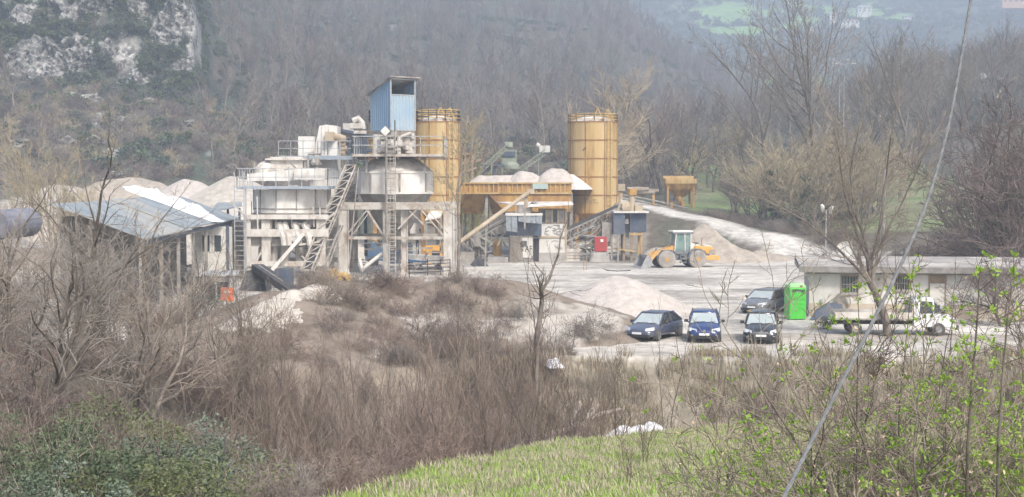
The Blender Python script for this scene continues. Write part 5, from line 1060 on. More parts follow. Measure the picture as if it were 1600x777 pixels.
# cab
m = MB(); m.bx(-.75, .95, -.7, .7, 1.35, 1.7); m.box((.1, 0, 3.38), (2.05, 1.55, .16)); cab_ = B(m, 'cab', M_lg)
m = MB(); m.bx(-.98, 1.08, -.8, .8, 3.44, 3.62); B(m, 'cab_roof', M_white, bevel=.05)
m = MB()
for x0_, x1_ in ((-.78, -.62), (.28, .25), (.85, .88)):
    for y in (-.68, .68): m.bar((x0_, y, 1.6), (x1_, y, 3.35), .1)
B(m, 'cab_pillar', M_white2)
M_cabg = mat('cab_glass_green', (.13, .22, .20), (.30, .38, .36), .9, rough=.1, spec=.8)
m = MB(); m.prism([(-.72, -.66, 1.7), (.82, -.66, 1.7), (.84, -.66, 3.3), (-.58, -.66, 3.3)], (0, .02, 0)); B(m, 'side_glass', M_cabg)
m = MB(); m.prism([(-.74, -.62, 1.7), (-.60, -.62, 3.3), (-.60, .62, 3.3), (-.74, .62, 1.7)], (.03, 0, 0)); B(m, 'front_glass', M_cabg)
m = MB(); m.bx(.86, .9, -.6, .6, 1.8, 3.3); B(m, 'rear_glass', M_cabg)
# lift arms and bucket
m = MB()
for y in (-.42, .42): m.prism([(-1.05, y - .09, 2.2), (-.7, y - .09, 2.05), (-.95, y - .09, 1.2), (-1.3, y - .09, 1.1)], (0, .18, 0)); 
B(m, 'arm_tower', M_ly)
for y in (-.45, .45): m = MB(); m.prism([(-.9, y - .1, 2.1), (-.9, y - .1, 1.8), (-2.6, y - .1, 1.2), (-3.3, y - .1, .35), (-3.5, y - .1, .55), (-2.7, y - .1, 1.6)], (0, .2, 0)); B(m, 'lift_arm', M_ly)
m = MB(); m.cyl((-1.2, 0, 1.9), (-2.5, 0, 1.6), .1, 8); m.bar((-2.4, 0, 1.9), (-2.7, 0, 1.0), .16); m.bar((-2.7, 0, 1.1), (-3.3, 0, .95), .12); B(m, 'tilt_cylinder', M_lg)
m = MB(); prof = [(-4.45, 0.02), (-3.55, .02), (-3.3, .3), (-3.25, .8), (-3.5, 1.2), (-3.75, 1.3), (-3.7, 1.15), (-3.42, .78), (-3.45, .38), (-3.62, .14), (-4.4, .1)]
m.prism([(x, -1.35, z) for x, z in prof], (0, 2.7, 0)); m.prism([(-4.4, -1.37, .02), (-3.55, -1.37, .02), (-3.3, -1.37, .3), (-3.25, -1.37, .8), (-3.5, -1.37, 1.2), (-3.75, -1.37, 1.3), (-4.2, -1.37, .5)], (0, .06, 0)); m.prism([(-4.4, 1.31, .02), (-3.55, 1.31, .02), (-3.3, 1.31, .3), (-3.25, 1.31, .8), (-3.5, 1.31, 1.2), (-3.75, 1.31, 1.3), (-4.2, 1.31, .5)], (0, .06, 0))
B(m, 'bucket', mat('worn_bucket_steel', (.30, .30, .31), (.42, .42, .42), 1.6, rough=.5, metal=.2))
m = MB(); m.tube([(2.15, -.2, 2.1), (2.15, -.2, 2.75), (2.22, -.2, 2.88)], .07, 8); B(m, 'exhaust', M_brown)
m = MB(); m.box((1.7, .3, 2.33), (.5, .35, .15)); B(m, 'air_intake', M_black)
m = MB(); rg = random.Random(5); tagm = heap('boulder', 'round brown boulder left of the wheel loader cab, behind its bucket', 'boulder', [(xat(1024, 147), 147, 1.5), (xat(1033, 147), 147, 1.5)], 1.1, M_sand, .22, .06, 41, round_=1.0)
m = MB(); m.bx(xat(1250, 141), xat(1262, 141), 140.6, 141.4, .0, .45); tag(m.build('timber_block', M_brown, bevel=.03), 'short dark timber block on the pale road edge, right of the rubble spill', 'timber')

# flatbed truck beside the white building, cab to the right
YK = 75.5; T = thing('flatbed_truck', 'small white flatbed truck in front of the white building, cab to the right', 'truck', (xat(1394, YK), YK, gz(xat(1394, YK), YK)), math.radians(-4)); M_ = T.matrix_basis
Pw = paint('white_paintwork', (.72, .73, .74), .3)
rings = []
for x, zt, zl, w in ((1.05, 1.95, .45, .84), (1.15, 2.02, .45, .86), (1.9, 2.02, .45, .87), (2.1, 1.96, .45, .87)): rings.append([(x, -w, zl), (x, -w, 1.15), (x, -w + .1, zt - .1), (x, -w + .25, zt), (x, w - .25, zt), (x, w - .1, zt - .1), (x, w, 1.15), (x, w, zl)])
B(loft(rings), 'cab', Pw, smooth=False, bevel=.04)
m = MB(); m.prism([(2.105, -.87, .45), (2.105, -.87, 1.18), (2.85, -.87, 1.12), (3.2, -.87, .92), (3.3, -.87, .5), (3.25, -.87, .4)], (0, 1.74, 0)); B(m, 'bonnet', Pw, bevel=.06)
m = MB(); m.prism([(2.12, -.78, 1.92), (2.12, .78, 1.92), (2.82, .82, 1.17), (2.82, -.82, 1.17)], (.03, 0, .03)); B(m, 'windscreen', M_wind)
m = MB(); m.prism([(1.35, -.905, 1.2), (2.02, -.905, 1.2), (2.02, -.83, 1.8), (1.42, -.83, 1.84)], (0, .02, 0)); m.prism([(2.12, -.875, 1.22), (2.12, -.8, 1.8), (2.62, -.875, 1.22)], (0, .02, 0)); B(m, 'side_window', M_side)
for x in (2.04, 2.72):
    pass
m = MB(); m.prism([(1.35, .905, 1.2), (2.02, .905, 1.2), (2.02, .83, 1.8), (1.42, .83, 1.84)], (0, -.02, 0)); B(m, 'side_window', M_side)
for y in (-.8, .8):
    m = MB(); m.bx(3.1, 3.28, y - .17, y + .17, .72, .92); B(m, 'headlight', M_lamp)
    m = MB(); m.bx(2.55, 2.65, y * 1.22 - .07, y * 1.22 + .07, 1.2, 1.5); m.bar((2.5, y * 1.08, 1.2), (2.6, y * 1.2, 1.3), .04); B(m, 'mirror', M_black)
m = MB(); m.bx(3.22, 3.4, -.85, .85, .32, .55); B(m, 'bumper', M_black)
m = MB(); m.bx(1.5, 1.7, -.90, -.872, .95, 1.02); B(m, 'door_handle', M_black)
m = MB(); m.bx(-3.1, .95, -1.0, 1.0, .82, .9); bed = B(m, 'bed', M_greyw)
for y in (-1.0, 1.0): m = MB(); m.bx(-3.1, .95, y - .02, y + .02, .9, 1.24); B(m, 'drop_side', M_white2)
m = MB(); m.bx(-3.12, -3.08, -.97, .97, .9, 1.24); B(m, 'tailboard', M_white2)
m = MB(); m.bx(.93, .99, -.95, .95, .9, 1.75); B(m, 'headboard', M_white2)
m = MB(); m.bx(-3.0, 2.6, -.4, .4, .55, .8); B(m, 'chassis', M_black)
for x in (-2.0, 2.35):
    for y in (-.82, .82):
        m = MB(); m.tube([(x, y - .12, .34), (x, y - .09, .34), (x, y + .09, .34), (x, y + .12, .34)], [.29, .34, .34, .29], 20); w_ = B(m, 'wheel', M_tyre); m = MB(); m.cyl((x, y - .13, .34), (x, y + .13, .34), .18, 12); B(m, 'rim', M_rim, w_)

# ------------------------------------------------------------------ white building at the right
YW = 85.5; rz = math.radians(-9); o = Vector((xat(1266, YW), YW, 0)); BW = thing('white_building', 'long low white building with a flat felt roof behind the truck', 'building', tuple(o), rz); M_ = BW.matrix_basis
def Bb(m, name, mt, par=None, **k): m.v = [tuple(M_ @ Vector(p)) for p in m.v]; return m.build(name, mt, par or BW, **k)
LW = 17.0; HW = 2.75; k = 26.0
m = MB(); m.bx(0, LW, 0, 6.5, 0.0, HW); wl = Bb(m, 'wall', mat('stained_plaster', (.62, .605, .57), (.50, .475, .43), 1.1, .42, .66, rough=.9, bump=.1, c3=(.38, .34, .29), s3=.8, lo3=.56, hi3=.75, streak=.4))
m = MB(); m.bx(-.02, LW, -.025, -.002, 0, .85); Bb(m, 'stained_base', M_stain)
m = MB(); m.bx(-.6, LW + .3, -.65, 7.0, HW + .1, HW + .34); m.prism([(-.6, -.65, HW + .345), (LW + .3, -.65, HW + .345), (LW + .3, 7.0, HW + .62), (-.6, 7.0, HW + .62), ], (0, 0, .03)); m.prism([(-.6, 7, HW + .345), (LW + .3, 7, HW + .345), (LW + .3, 7.0, HW + .6), (-.6, 7.0, HW + .6)], (0, .02, 0)); Bb(m, 'roof', M_felt)
m = MB(); m.bx(-.66, LW + .3, -.72, -.655, HW + .02, HW + .36); Bb(m, 'fascia', mat('dark_fascia', (.20, .185, .175), (.32, .30, .28), 1.5, rough=.9))
m = MB()
m.bx(-.3, LW, -.2, -.003, HW - .1, HW + .098); Bb(m, 'eaves_board', M_greyw)
for x0_, x1_, zb_, zt_ in ((1.95, 2.85, 1.55, 2.5), (5.1, 5.85, 1.75, 2.5)):
    m = MB(); m.bx(x0_, x1_, -.03, .02, zb_, zt_); w_ = Bb(m, 'window', M_glass)
    m = MB()
    for a, b, c_, d in ((x0_ - .08, x0_, zb_ - .08, zt_ + .08), (x1_, x1_ + .08, zb_ - .08, zt_ + .08), (x0_, x1_, zt_, zt_ + .08), ((x0_ + x1_) / 2 - .03, (x0_ + x1_) / 2 + .03, zb_, zt_)): m.bx(a, b, -.06, -.001, c_, d)
    Bb(m, 'frame', M_brown, w_)
    m = MB()
    for i in range(5): x = x0_ + .1 + (x1_ - x0_ - .2) * i / 4; m.bar((x, -.1, zb_), (x, -.1, zt_), .025)
    m.bar((x0_, -.1, (zb_ + zt_) / 2), (x1_, -.1, (zb_ + zt_) / 2), .03); Bb(m, 'grille', M_rail, w_)
    m = MB(); m.bx(x0_ - .1, x1_ + .1, -.12, -.03, zb_ - .16, zb_ - .085); Bb(m, 'sill', M_conc, w_)
m = MB(); m.bx(7.1, 7.95, -.03, .02, .05, 2.1); Bb(m, 'door', M_cream)
m = MB(); m.bx(7.0, 8.05, -.06, .0, 2.15, 2.6); Bb(m, 'transom', M_brown)
m = MB(); m.bx(7.02, 7.09, -.06, .01, .05, 2.15); m.bx(7.96, 8.03, -.06, .01, .05, 2.15); Bb(m, 'door_frame', M_brown)
m = MB(); m.cyl((4.1, -.12, 2.35), (4.1, -.003, 2.35), .09, 10); Bb(m, 'bulkhead_lamp', M_brown)
m = MB()
for i in range(4): m.tube([(1.95 + .48 * (1 - i * .06) * math.sin(a) + .03 * i, -.18 - .06 * i, .95 + .55 * math.cos(a) * (1 - i * .05)) for a in [2 * math.pi * j / 24 for j in range(25)]], .025, 5)
tag(Bb(m, 'cable_coil', M_mach), None)
coil = bpy.data.objects['cable_coil']; coil.parent = None; coil.matrix_basis = M_; tag(coil, 'grey cable coil hung on the white building below its left window', 'cable coil')
m = MB(); m.bar((.75, -.08, .35), (.75, -.08, .95), .05); m.box((.75, -.08, 1.0), (.16, .12, .2)); Bb(m, 'tap', M_rail)
sp = Vector((xat(1321, 88), 88, HW + .5)); T = thing('satellite_dish', 'white satellite dish on the roof of the white building', 'satellite dish', tuple(sp))
m = MB(); d = Vector((-.35, -.9, .25)).normalized(); Rm = d.to_track_quat('Z', 'Y').to_matrix(); vs = []; n_ = 18
mm = MB(); mm.lathe((0, 0, 0), [(.02, -.12), (.3, -.08), (.52, .0), (.52, .02), (.3, -.05), (.02, -.09)], n_); mm.v = [tuple(Rm @ Vector(p) + sp + Vector((0, 0, .75))) for p in mm.v]; mm.build('dish', M_plast, T)
m.bar(sp - Vector((0, 0, .1)), sp + Vector((0, .1, .7)), .06); m.bar(sp + Vector((0, 0, .4)), sp + Vector((0, 0, .75)) + d * .55, .03); m.build('mast', M_rail, T)
# green clothes bank
T = thing('clothes_bank', 'bright green metal clothes collection bin standing at the corner of the white building', 'collection bin', (xat(1244, 84), 84, 0), math.radians(8)); M_ = T.matrix_basis
M_grn = mat('bright_green_paint', (.055, .46, .045), (.09, .50, .06), 1.2, rough=.4, coat=.3); M_grnl = mat('pale_green_top', (.36, .66, .30), rough=.5)
m = MB(); m.bx(-.52, .52, -.5, .5, .04, 1.92); b_ = Bb(m, 'body', M_grn, T, bevel=.04)
m = MB(); m.prism([(-.52, -.5, 1.925), (.52, -.5, 1.925), (.46, -.5, 2.08), (.2, -.5, 2.16), (-.2, -.5, 2.16), (-.46, -.5, 2.08)], (0, 1.0, 0)); Bb(m, 'top', M_grnl, T, bevel=.03)
m = MB(); m.bx(-.45, .45, -.515, -.503, .95, 1.05); m.bx(-.45, .45, -.53, -.505, 1.25, 1.55); Bb(m, 'flap', M_grn, b_, bevel=.01)
m = MB()
for i in range(7):
    x = -.34 + i * .11; m.bx(x, x + .075, -.545, -.535, 1.68 + .03 * math.sin(i * 1.05), 1.82 + .03 * math.sin(i * 1.05))
m.bx(-.4, .4, -.53, -.521, 1.72, 1.745); Bb(m, 'lettering', M_ink, b_)
m = MB()
for i in range(4): x = -.2 + i * .1; m.bx(x, x + .05, -.555, -.547, 1.66, 1.70)
Bb(m, 'small_lettering', M_white, b_)
m = MB(); pts = [(0, 0), (.9, -.1), (1.5, .1), (2.1, 0), (2.2, .9), (1.4, 1.1), (.3, .9)]; cxx = xat(1262, 84)
vs = [Vector((cxx + a, 83.2 + b, .02)) for a, b in pts]; tp = [Vector((cxx + a * .8 + .3, 83.3 + b * .8, h_)) for (a, b), h_ in zip(pts, (.45, .85, .7, .95, .9, .8, .6))]
m.add(vs + tp + [Vector((cxx + 1.2, 83.7, 1.05))], [tuple(range(7))[::-1]] + [(i, (i + 1) % 7, 7 + (i + 1) % 7, 7 + i) for i in range(7)] + [(7 + i, 7 + (i + 1) % 7, 14) for i in range(7)])
tag(m.build('tarpaulin_pile', M_navy), 'crumpled dark tarpaulin pile between the green bin and the truck', 'tarpaulin')

# ------------------------------------------------------------------ left side: long shed, cabin, canopy, sign
a_, b_2 = Vector((-20.8, 80, 4.9)), Vector((-25.2, 130, 4.9))
T = thing('long_shed', 'long open shed with a pale blue-grey corrugated roof, left of the storage plant', 'shed', (a_.x, a_.y, 0)); d = (b_2 - a_).normalized(); nrm = Vector((-d.y, d.x, 0)) if -d.y < 0 else Vector((d.y, -d.x, 0)); nrm = Vector((-d.y, d.x, 0)); nrm = nrm if nrm.x < 0 else -nrm
m = MB(); N_ = 3; Ls = (b_2 - a_).length
for i in range(N_):
    p = a_ + d * Ls * i / N_; q = a_ + d * Ls * (i + 1) / N_; dz = Vector((0, 0, .12 * (i % 2))); up = nrm * 5.2 + Vector((0, 0, 2.0)); m.prism([p + dz, q + dz + d * .3, q + up + dz + d * .3, p + up + dz], (0, 0, .08))
m.build('roof', M_roofb, T)
m = MB(); m.bar(a_ - Vector((0, 0, .18)) - nrm * -.2, b_2 - Vector((0, 0, .18)) + nrm * .2, .1, .28); m.build('fascia_beam', M_darkb, T)
for i in range(8):
    p = a_ + d * Ls * i / 7 + nrm * .3; m = MB(); m.bar((p.x, p.y, -.1), (p.x, p.y, 4.7), .2); m.build('post', M_mach, T)
m = MB(); p = a_ + nrm * 4.8; q = b_2 + nrm * 4.8; m.prism([(p.x, p.y, 0), (q.x, q.y, 0), (q.x, q.y, 6.2), (p.x, p.y, 6.2)], tuple(nrm * .15)); m.build('back_wall', M_mach, T)
# tarpaulin on the roof edge
def cloth(name, label, cat, c, size, h, seed, m_, rz=0, nx=34, ny=18, peaks=3.0, basefn=None):
    rg = random.Random(seed); M2 = Matrix.Rotation(rz, 3, 'Z'); vs = []; X = np.linspace(-.5, .5, nx); Yv = np.linspace(-.5, .5, ny)
    for j, v in enumerate(Yv):
        for i, u in enumerate(X):
            e = max(0, 1 - (abs(2 * u) ** 4)) * max(0, 1 - abs(2 * v) ** 3); x = u * size[0] * (1 + .06 * math.sin(seed + v * 9)); y = v * size[1] * (1 + .1 * math.sin(seed * 2 + u * 11))
            n_ = noise.noise(Vector((x * 1.1, y * 1.4, seed))) * .55 + noise.noise(Vector((x * 3.1, y * 3.4, seed + 5))) * .3
            p = M2 @ Vector((x, y, 0)); z = h * e * (.75 + n_) + .04
            vs.append((c[0] + p.x, c[1] + p.y, (basefn(c[0] + p.x, c[1] + p.y) if basefn else c[2]) + z))
    m = MB(); m.add(vs, [(j * nx + i, j * nx + i + 1, (j + 1) * nx + i + 1, (j + 1) * nx + i) for j in range(ny - 1) for i in range(nx - 1)])
    return tag(m.build(name, m_, smooth=True, root=c), label, cat)
Rt = lambda x, y: 4.9 + .2 + 2.0 / 5.2 * max(0, (Vector((x, y, 0)) - Vector((a_.x, a_.y, 0))).dot(nrm))
ct = at(272, 316, 112); cloth('white_tarpaulin', 'large crumpled white tarpaulin lying over the long shed roof', 'tarpaulin', (ct.x, ct.y, 6.1), (7.5, 5), .8, 3, M_tarp, rz=.15, basefn=Rt)
T = thing('lean_to_roof', 'small blue-grey sheet roof between the long shed and the storage plant', 'roof', (xat(360, 134), 134, 0)); m = MB(); m.prism([at(326, 333, 132), at(378, 323, 136), at(378, 317, 142), at(340, 318, 144)], (0, 0, .1)); m.build('sheet', M_roofb, T)
m = MB()
for px in (356, 374): m.bar((xat(px, 136), 136, 0), at(px, 325, 136), .2)
m.build('post', M_darkb, T)
T = thing('site_cabin', 'white site cabin with a two-pane window under the long shed eave', 'cabin', (xat(328, 112), 112, 0)); YQ = 112
m = MB(); m.bx(xat(300, YQ), xat(352, YQ), YQ, YQ + 2.6, zat(432, YQ), zat(356, YQ)); bdy = m.build('body', M_cream, T)
m = MB(); m.bx(xat(300, YQ) + .1, xat(352, YQ) - .1, YQ + .1, YQ + 2.5, 0, zat(432.3, YQ)); m.build('base', M_mach, T)
for p0, p1 in ((314, 328), (333, 346)):
    m = MB(); m.bx(xat(p0, YQ), xat(p1, YQ), YQ - .03, YQ + .02, zat(393, YQ), zat(368, YQ)); w_ = m.build('window', M_glass, T)
    m = MB(); 
    for q in (p0, p1): m.bx(xat(q, YQ) - .06, xat(q, YQ) + .06, YQ - .07, YQ - .035, zat(394, YQ), zat(367, YQ))
    m.build('frame', M_white, w_)
m = MB(); m.bx(xat(353, YQ), xat(357, YQ), YQ - .1, YQ + .1, 0, zat(352, YQ)); m.build('corner_post', M_darkb, T)
T = thing('grey_container', 'grey ribbed sheet enclosure between the white site cabin and the storage plant', 'enclosure', (xat(366, 125), 125, 0)); m = MB(); corr(m, (xat(356, 125), 125, 0), (1, 0, 0), (0, 0, 1), xat(381, 125) - xat(356, 125), lambda t: (0, zat(345, 125)), .3, .05, (0, -1, 0)); m.bx(xat(356, 125), xat(381, 125), 125.06, 128, 0, zat(345, 125)); m.build('body', M_mach, T)
T = thing('canopy_table', 'low grey canopy on posts in front of the white site cabin', 'canopy', (xat(345, 98), 98, 0)); m = MB(); m.prism([at(313, 430, 97), at(372, 431, 97), at(374, 424, 101), at(322, 424, 101)], (0, 0, .07)); m.build('top', M_sheet, T)
m = MB()
for px, Y in ((318, 97.2), (337, 97.2), (366, 97.2), (326, 100.5), (368, 100.5)): m.bar((xat(px, Y), Y, 0), at(px, 430.5, Y) if Y < 98 else at(px, 425, Y), .09)
m.build('post', M_rail, T)
m = MB(); m.bx(xat(318, 99), xat(352, 99), 98.2, 100, 0.02, 1.15); tag(m.build('storage_box', M_black, bevel=.03), 'dark box stored beneath the low grey canopy', 'box')
T = thing('fuel_box', 'orange box with a small white label on a dark post, near the left brush', 'post box', (xat(352, 84), 84, 0)); m = MB(); z0_ = zat(471, 84); z1_ = zat(450, 84); m.bx(xat(343, 84), xat(362, 84), 84, 84.35, z0_, z1_); bx_ = m.build('box', M_orange, T, bevel=.04)
m = MB(); m.prism([at(350, 455, 83.98), at(358, 453, 83.98), at(359, 458, 83.98), at(352, 460, 83.98)], (0, .015, 0)); m.build('label_plate', M_white, bx_)
m = MB(); m.bar((xat(354, 84.2), 84.2, 0), at(354, 470.8, 84.2), .08); m.build('post', M_ink, T)
# black belts and cylinders below the storage plant
T = thing('black_belt_drive', 'black conveyor sections tipped down below the storage plant', 'conveyor', (xat(425, 108), 108, 0))
m = MB(); m.bar(at(402, 418, 108), at(458, 456, 100), .9, .5); m.build('belt_section', M_dark, T)
m = MB(); m.bar(at(404, 415, 107.6), at(462, 454, 99.6), .1); m.bar(at(404, 422, 107.4), at(450, 458, 99.4), .07); m.build('edge_rail', M_mach, T)
m = MB(); m.prism([at(374, 452, 107), at(384, 424, 108), at(402, 420, 108), at(414, 440, 107), at(416, 456, 106)], (0, 2.5, 0)); m.build('rubber_apron', M_dark, T)
m = MB(); m.bx(xat(428, 110), xat(452, 110), 110, 112, 0, zat(421, 110)); m.build('drive_housing', M_darkb, T)
T = thing('yellow_generator', 'ochre machine with a blue emblem half hidden behind the rubble mound', 'generator', (xat(520, 103), 103, 0)); YG = 103
m = MB(); m.bx(xat(508, YG), xat(536, YG), YG, YG + 2.2, 0, zat(428, YG)); m.bx(xat(511, YG), xat(523, YG), YG + .3, YG + 1.8, zat(428, YG), zat(422, YG)); m.bx(xat(493, YG), xat(509.5, YG), YG + .4, YG + 2, 0, zat(430, YG)); bdy = m.build('casing', M_yel, T, bevel=.04)
m = MB(); m.bx(xat(526, YG), xat(528, YG), YG - .06, YG, .1, zat(430, YG)); m.bx(xat(531, YG), xat(533, YG), YG - .06, YG, .1, zat(430, YG)); m.build('rib', M_yel2, T)
m = MB(); m.cyl(at(520, 440, YG - .05), at(520, 440, YG - .02), .22, 14); m.bx(xat(509, YG), xat(519.5, YG), YG - .05, YG - .02, zat(445, YG), zat(442.5, YG)); m.build('emblem', M_bluep, bdy)
m = MB(); m.bar(at(468, 437, YG), at(492, 438, YG), .14); m.bar(at(537, 428, YG), at(548, 436, YG), .3); m.bx(xat(538, YG), xat(546, YG), YG + .2, YG + 1.2, 0, zat(431, YG)); m.build('bracket', M_yelp, T)
# under the tall tower
T = thing('yellow_machine', 'yellow machine with a dark window seen through the legs of the tall tower', 'machine', (xat(676, 142), 142, 0)); Y = 142
m = MB(); m.prism([at(661, 392, Y), at(664, 385, Y), at(688, 384, Y), at(690, 392, Y)], (0, 1.8, 0)); m.bx(xat(666, Y), xat(674, Y), Y, Y + 1.5, 0, zat(392.3, Y)); m.bx(xat(687, Y), xat(693, Y), Y, Y + 1.5, 0, zat(380, Y)); m.build('body', M_ly, T)
m = MB(); m.bx(xat(674.3, Y), xat(686.7, Y), Y + .2, Y + 1.5, zat(401, Y), zat(392.5, Y)); m.build('window', M_side, T)
T = thing('mixer_truck', 'white truck parked behind the legs of the tall tower', 'truck', (xat(662, 150), 150, 0)); Y = 150
m = MB(); m.bx(xat(640, Y), xat(676, Y), Y, Y + 2.3, zat(367, Y), zat(349, Y)); m.build('body', M_white, T, bevel=.1)
m = MB(); m.cyl(at(664, 361, Y - .5), at(680, 360, Y - .5), .8, 14, r2=.5); m.build('drum', M_cream, T)
m = MB(); m.bx(xat(654, Y), xat(660, Y), Y - .08, Y - .005, zat(367, Y), zat(358, Y)); m.build('window', M_glass, T)
m = MB(); m.bx(xat(636, Y), xat(688, Y), Y - .2, Y + 2.4, zat(371, Y), zat(368, Y)); m.build('chassis', M_dark, T)
m = MB()
for px in (640, 652, 684): m.bar((xat(px, Y), Y, 0), at(px, 371, Y), .3)
m.build('support', M_dark, T)
T = thing('white_flatbed_body', 'low white vehicle body with blue stripes behind the black barrier', 'vehicle body', (xat(662, 133), 133, 0)); Y = 133
m = MB(); m.prism([at(634, 398, Y), at(694, 402, Y), at(694, 412, Y), at(634, 410, Y)], (0, 2.2, 0)); m.build('body', M_white, T)
m = MB(); m.prism([at(636, 405.5, Y - .03), at(668, 408, Y - .03), at(668, 411, Y - .03), at(636, 408.5, Y - .03)], (0, .02, 0)); m.build('stripe', M_bluep, T)
m = MB()
for px in (642, 655, 684): m.cyl(at(px, 420, Y), at(px, 420, Y + .3), .42, 12)
m.build('wheel', M_tyre, T)
T = thing('barrier', 'black two-rail steel barrier on top of the rubble mound under the tall tower', 'barrier', (xat(672, 118), 118, 0)); m = MB(); Y = 118
for pyy in (407, 412, 418, 424): m.bar(at(637, pyy + 3, Y), at(704, pyy - 1, Y), .07)
for px in (639, 668, 688, 703): m.bar((xat(px, Y), Y, 0), at(px, 405, Y), .08)
m.build('rails', M_ink, T)
T = thing('blue_work_vehicle', 'blue machine seen between the left legs of the tall tower', 'machine', (xat(578, 140), 140, 0)); Y = 140
m = MB(); m.bx(xat(570, Y), xat(598, Y), Y, Y + 2, zat(408, Y), zat(388, Y)); m.bx(xat(578, Y), xat(590, Y), Y, Y + 2, zat(388, Y), zat(380, Y)); m.build('body', mat('machine_blue', (.10, .19, .32), (.18, .22, .28), 1.4, rough=.6), T)
m = MB(); m.cyl(at(583, 410, Y - .1), at(583, 410, Y + .4), .55, 14); m.cyl(at(575, 384, Y - .1), at(575, 384, Y + .2), .3, 10); m.build('wheel', M_tyre, T)
m = MB(); m.bx(xat(598.5, Y), xat(640, Y), Y + 4, Y + 4.2, 0, zat(385, Y)); tag(m.build('sheet_wall', M_darkb), 'dark sheet wall behind the legs of the tall tower', 'sheet wall')
m = MB(); m.prism([at(664, 345, 146), at(672, 331, 148), at(692, 331, 148), at(688, 341, 146)], (0, 0, .1)); T = thing('white_sheet_roof', 'small white ribbed sheet roof showing through the tall tower legs at right', 'roof', (xat(678, 147), 147, 0)); m.build('sheet', M_white, T); m = MB(); m.bar((xat(666, 146.3), 146.3, 0), at(666, 343.5, 146.3), .2); m.bar((xat(689, 147.5), 147.5, 0), at(689, 333, 147.5), .2); m.build('post', M_mach, T)
# corrugated culvert at far left
T = thing('corrugated_pipe', 'dark corrugated culvert pipe lying on the ground at the far left', 'pipe', tuple(at(24, 352, 104))); p0 = at(-8, 352, 103); p1 = at(46, 347, 108); m = MB(); n_ = 34
m.tube([p0.lerp(p1, i / n_) for i in range(n_ + 1)], [1.05 + .07 * (i % 2) for i in range(n_ + 1)], 20); m.build('pipe', mat('slate_plastic', (.14, .15, .19), (.22, .22, .25), 1, rough=.6), T)
heap('pipe_bank', 'low brush-covered bank carrying the corrugated pipe', 'earth bank', [(xat(-60, 103), 103, 3.7), (xat(60, 106), 106, 3.4)], .5, M_soil, .4, .15, 51)
# reflectors / bent poles and edge items in the yard
T = thing('marker_posts', 'pair of thin dark marker posts in the middle of the yard', 'posts', (xat(914, 133), 133, 0)); m = MB(); m.bar((xat(912.5, 133), 133, 0), (xat(912.5, 133), 133, 1.3), .07); m.bar((xat(916.5, 133), 133, 0), (xat(916.5, 133), 133, 1.3), .07); m.bar((xat(912.5, 133), 133, .7), (xat(916.5, 133), 133, .7), .04); m.build('post', M_brown, T)
m = MB(); m.tube([at(936, 420, 137), at(950, 423, 132), at(965, 424, 131), at(985, 423, 132)], .07, 6); tag(m.build('hose', M_dark), 'black hose lying on the yard left of the wheel loader bucket', 'hose')
T = thing('roadside_rail', 'grey steel pipe rail along the upper haul road below the ochre hopper', 'guard rail', tuple(at(1010, 312, 188))); m = MB()
pts = [at(968, 304, 186), at(1010, 311, 185), at(1050, 320, 184), at(1075, 326, 182)]; m.tube(pts, .12, 6); m.tube([p + Vector((0, .8, -.5)) for p in pts], .14, 6); m.build('rail', M_mach, T)
m = MB(); 
for p in (pts[0], at(1021, 308, 185.5), pts[2]): m.bar(p + Vector((0, 0, -1.6)), p + Vector((0, 0, .3)), .3)
m.build('post', M_yel2, T)
rg = random.Random(77)
for i, (px, pyy, lab) in enumerate(((996, 296, 'thick pale log on top of the pile beside the lone silo'), (1006, 300, 'pale log at the near side of the pile, left of the ochre hopper'), (992, 303, 'brown log under the pile beside the lone silo'), (1012, 299, 'grey log pointing at the ochre hopper'))):
    p = at(px, pyy, 190 + i * .5); m = MB(); a = rg.uniform(-.35, .1); dv = Vector((math.cos(a), .3, math.sin(a) * .5)) * 1.5; m.tube([p - dv, p + dv * .2, p + dv], [.32, .36, .27], 9); tag(m.build('log', M_barkp, root=tuple(p)), lab, 'log', 'logs beside the upper road')
T = thing('track_gearbox', 'small cream engine unit beside the lone silo at the road end', 'engine', tuple(at(972, 295, 184))); m = MB(); m.box(at(971, 293, 184), (.9, .8, .9)); m.cyl(at(967, 297, 184), at(975, 297, 184), .3, 10); m.bar(at(971, 297, 184), at(971, 312, 184), .3); m.build('casing', M_tanp, T)

# ------------------------------------------------------------------ street lamps, poles, far houses
def lamp(px, py_top, py_base, Y, label, heads=((-1, 0), (1, 0))):
    g = gz(xat(px, Y), Y); b = Vector((xat(px, Y), Y, g)); zt = zat(py_top, Y); T = thing('street_lamp', label, 'street lamp', tuple(b), group='street lamps')
    m = MB(); m.tube([b - Vector((0, 0, .3)), b + Vector((0, 0, (zt - g) * .5)), Vector((b.x, b.y, zt))], [.14, .11, .08], 8); m.build('pole', M_rail, T)
    for dx, dy in heads:
        m = MB(); q = Vector((b.x + dx * 1.3, Y + dy, zt + .35)); m.tube([(b.x, Y, zt), (b.x + dx * .6, Y + dy * .5, zt + .3), q], .05, 6); a_m = m.build('arm', M_rail, T)
        m = MB(); m.box(q + Vector((dx * .3, 0, .02)), (.9, .35, .16)); m.build('lamp_head', M_plast, a_m, bevel=.04)
lamp(1317, 103, 150, 235, 'tall grey street lamp with two heads above the tan thicket')
lamp(1310, 96, 150, 300, 'farther of the two street lamps, just left of the taller pole')
T = thing('floodlight_mast', 'slim mast with two white floodlights behind the white building', 'floodlight', (xat(1291, 97), 97, 0)); m = MB(); m.bar((xat(1291, 97), 97, 0), at(1291, 328, 97), .07); m.build('pole', M_rail, T)
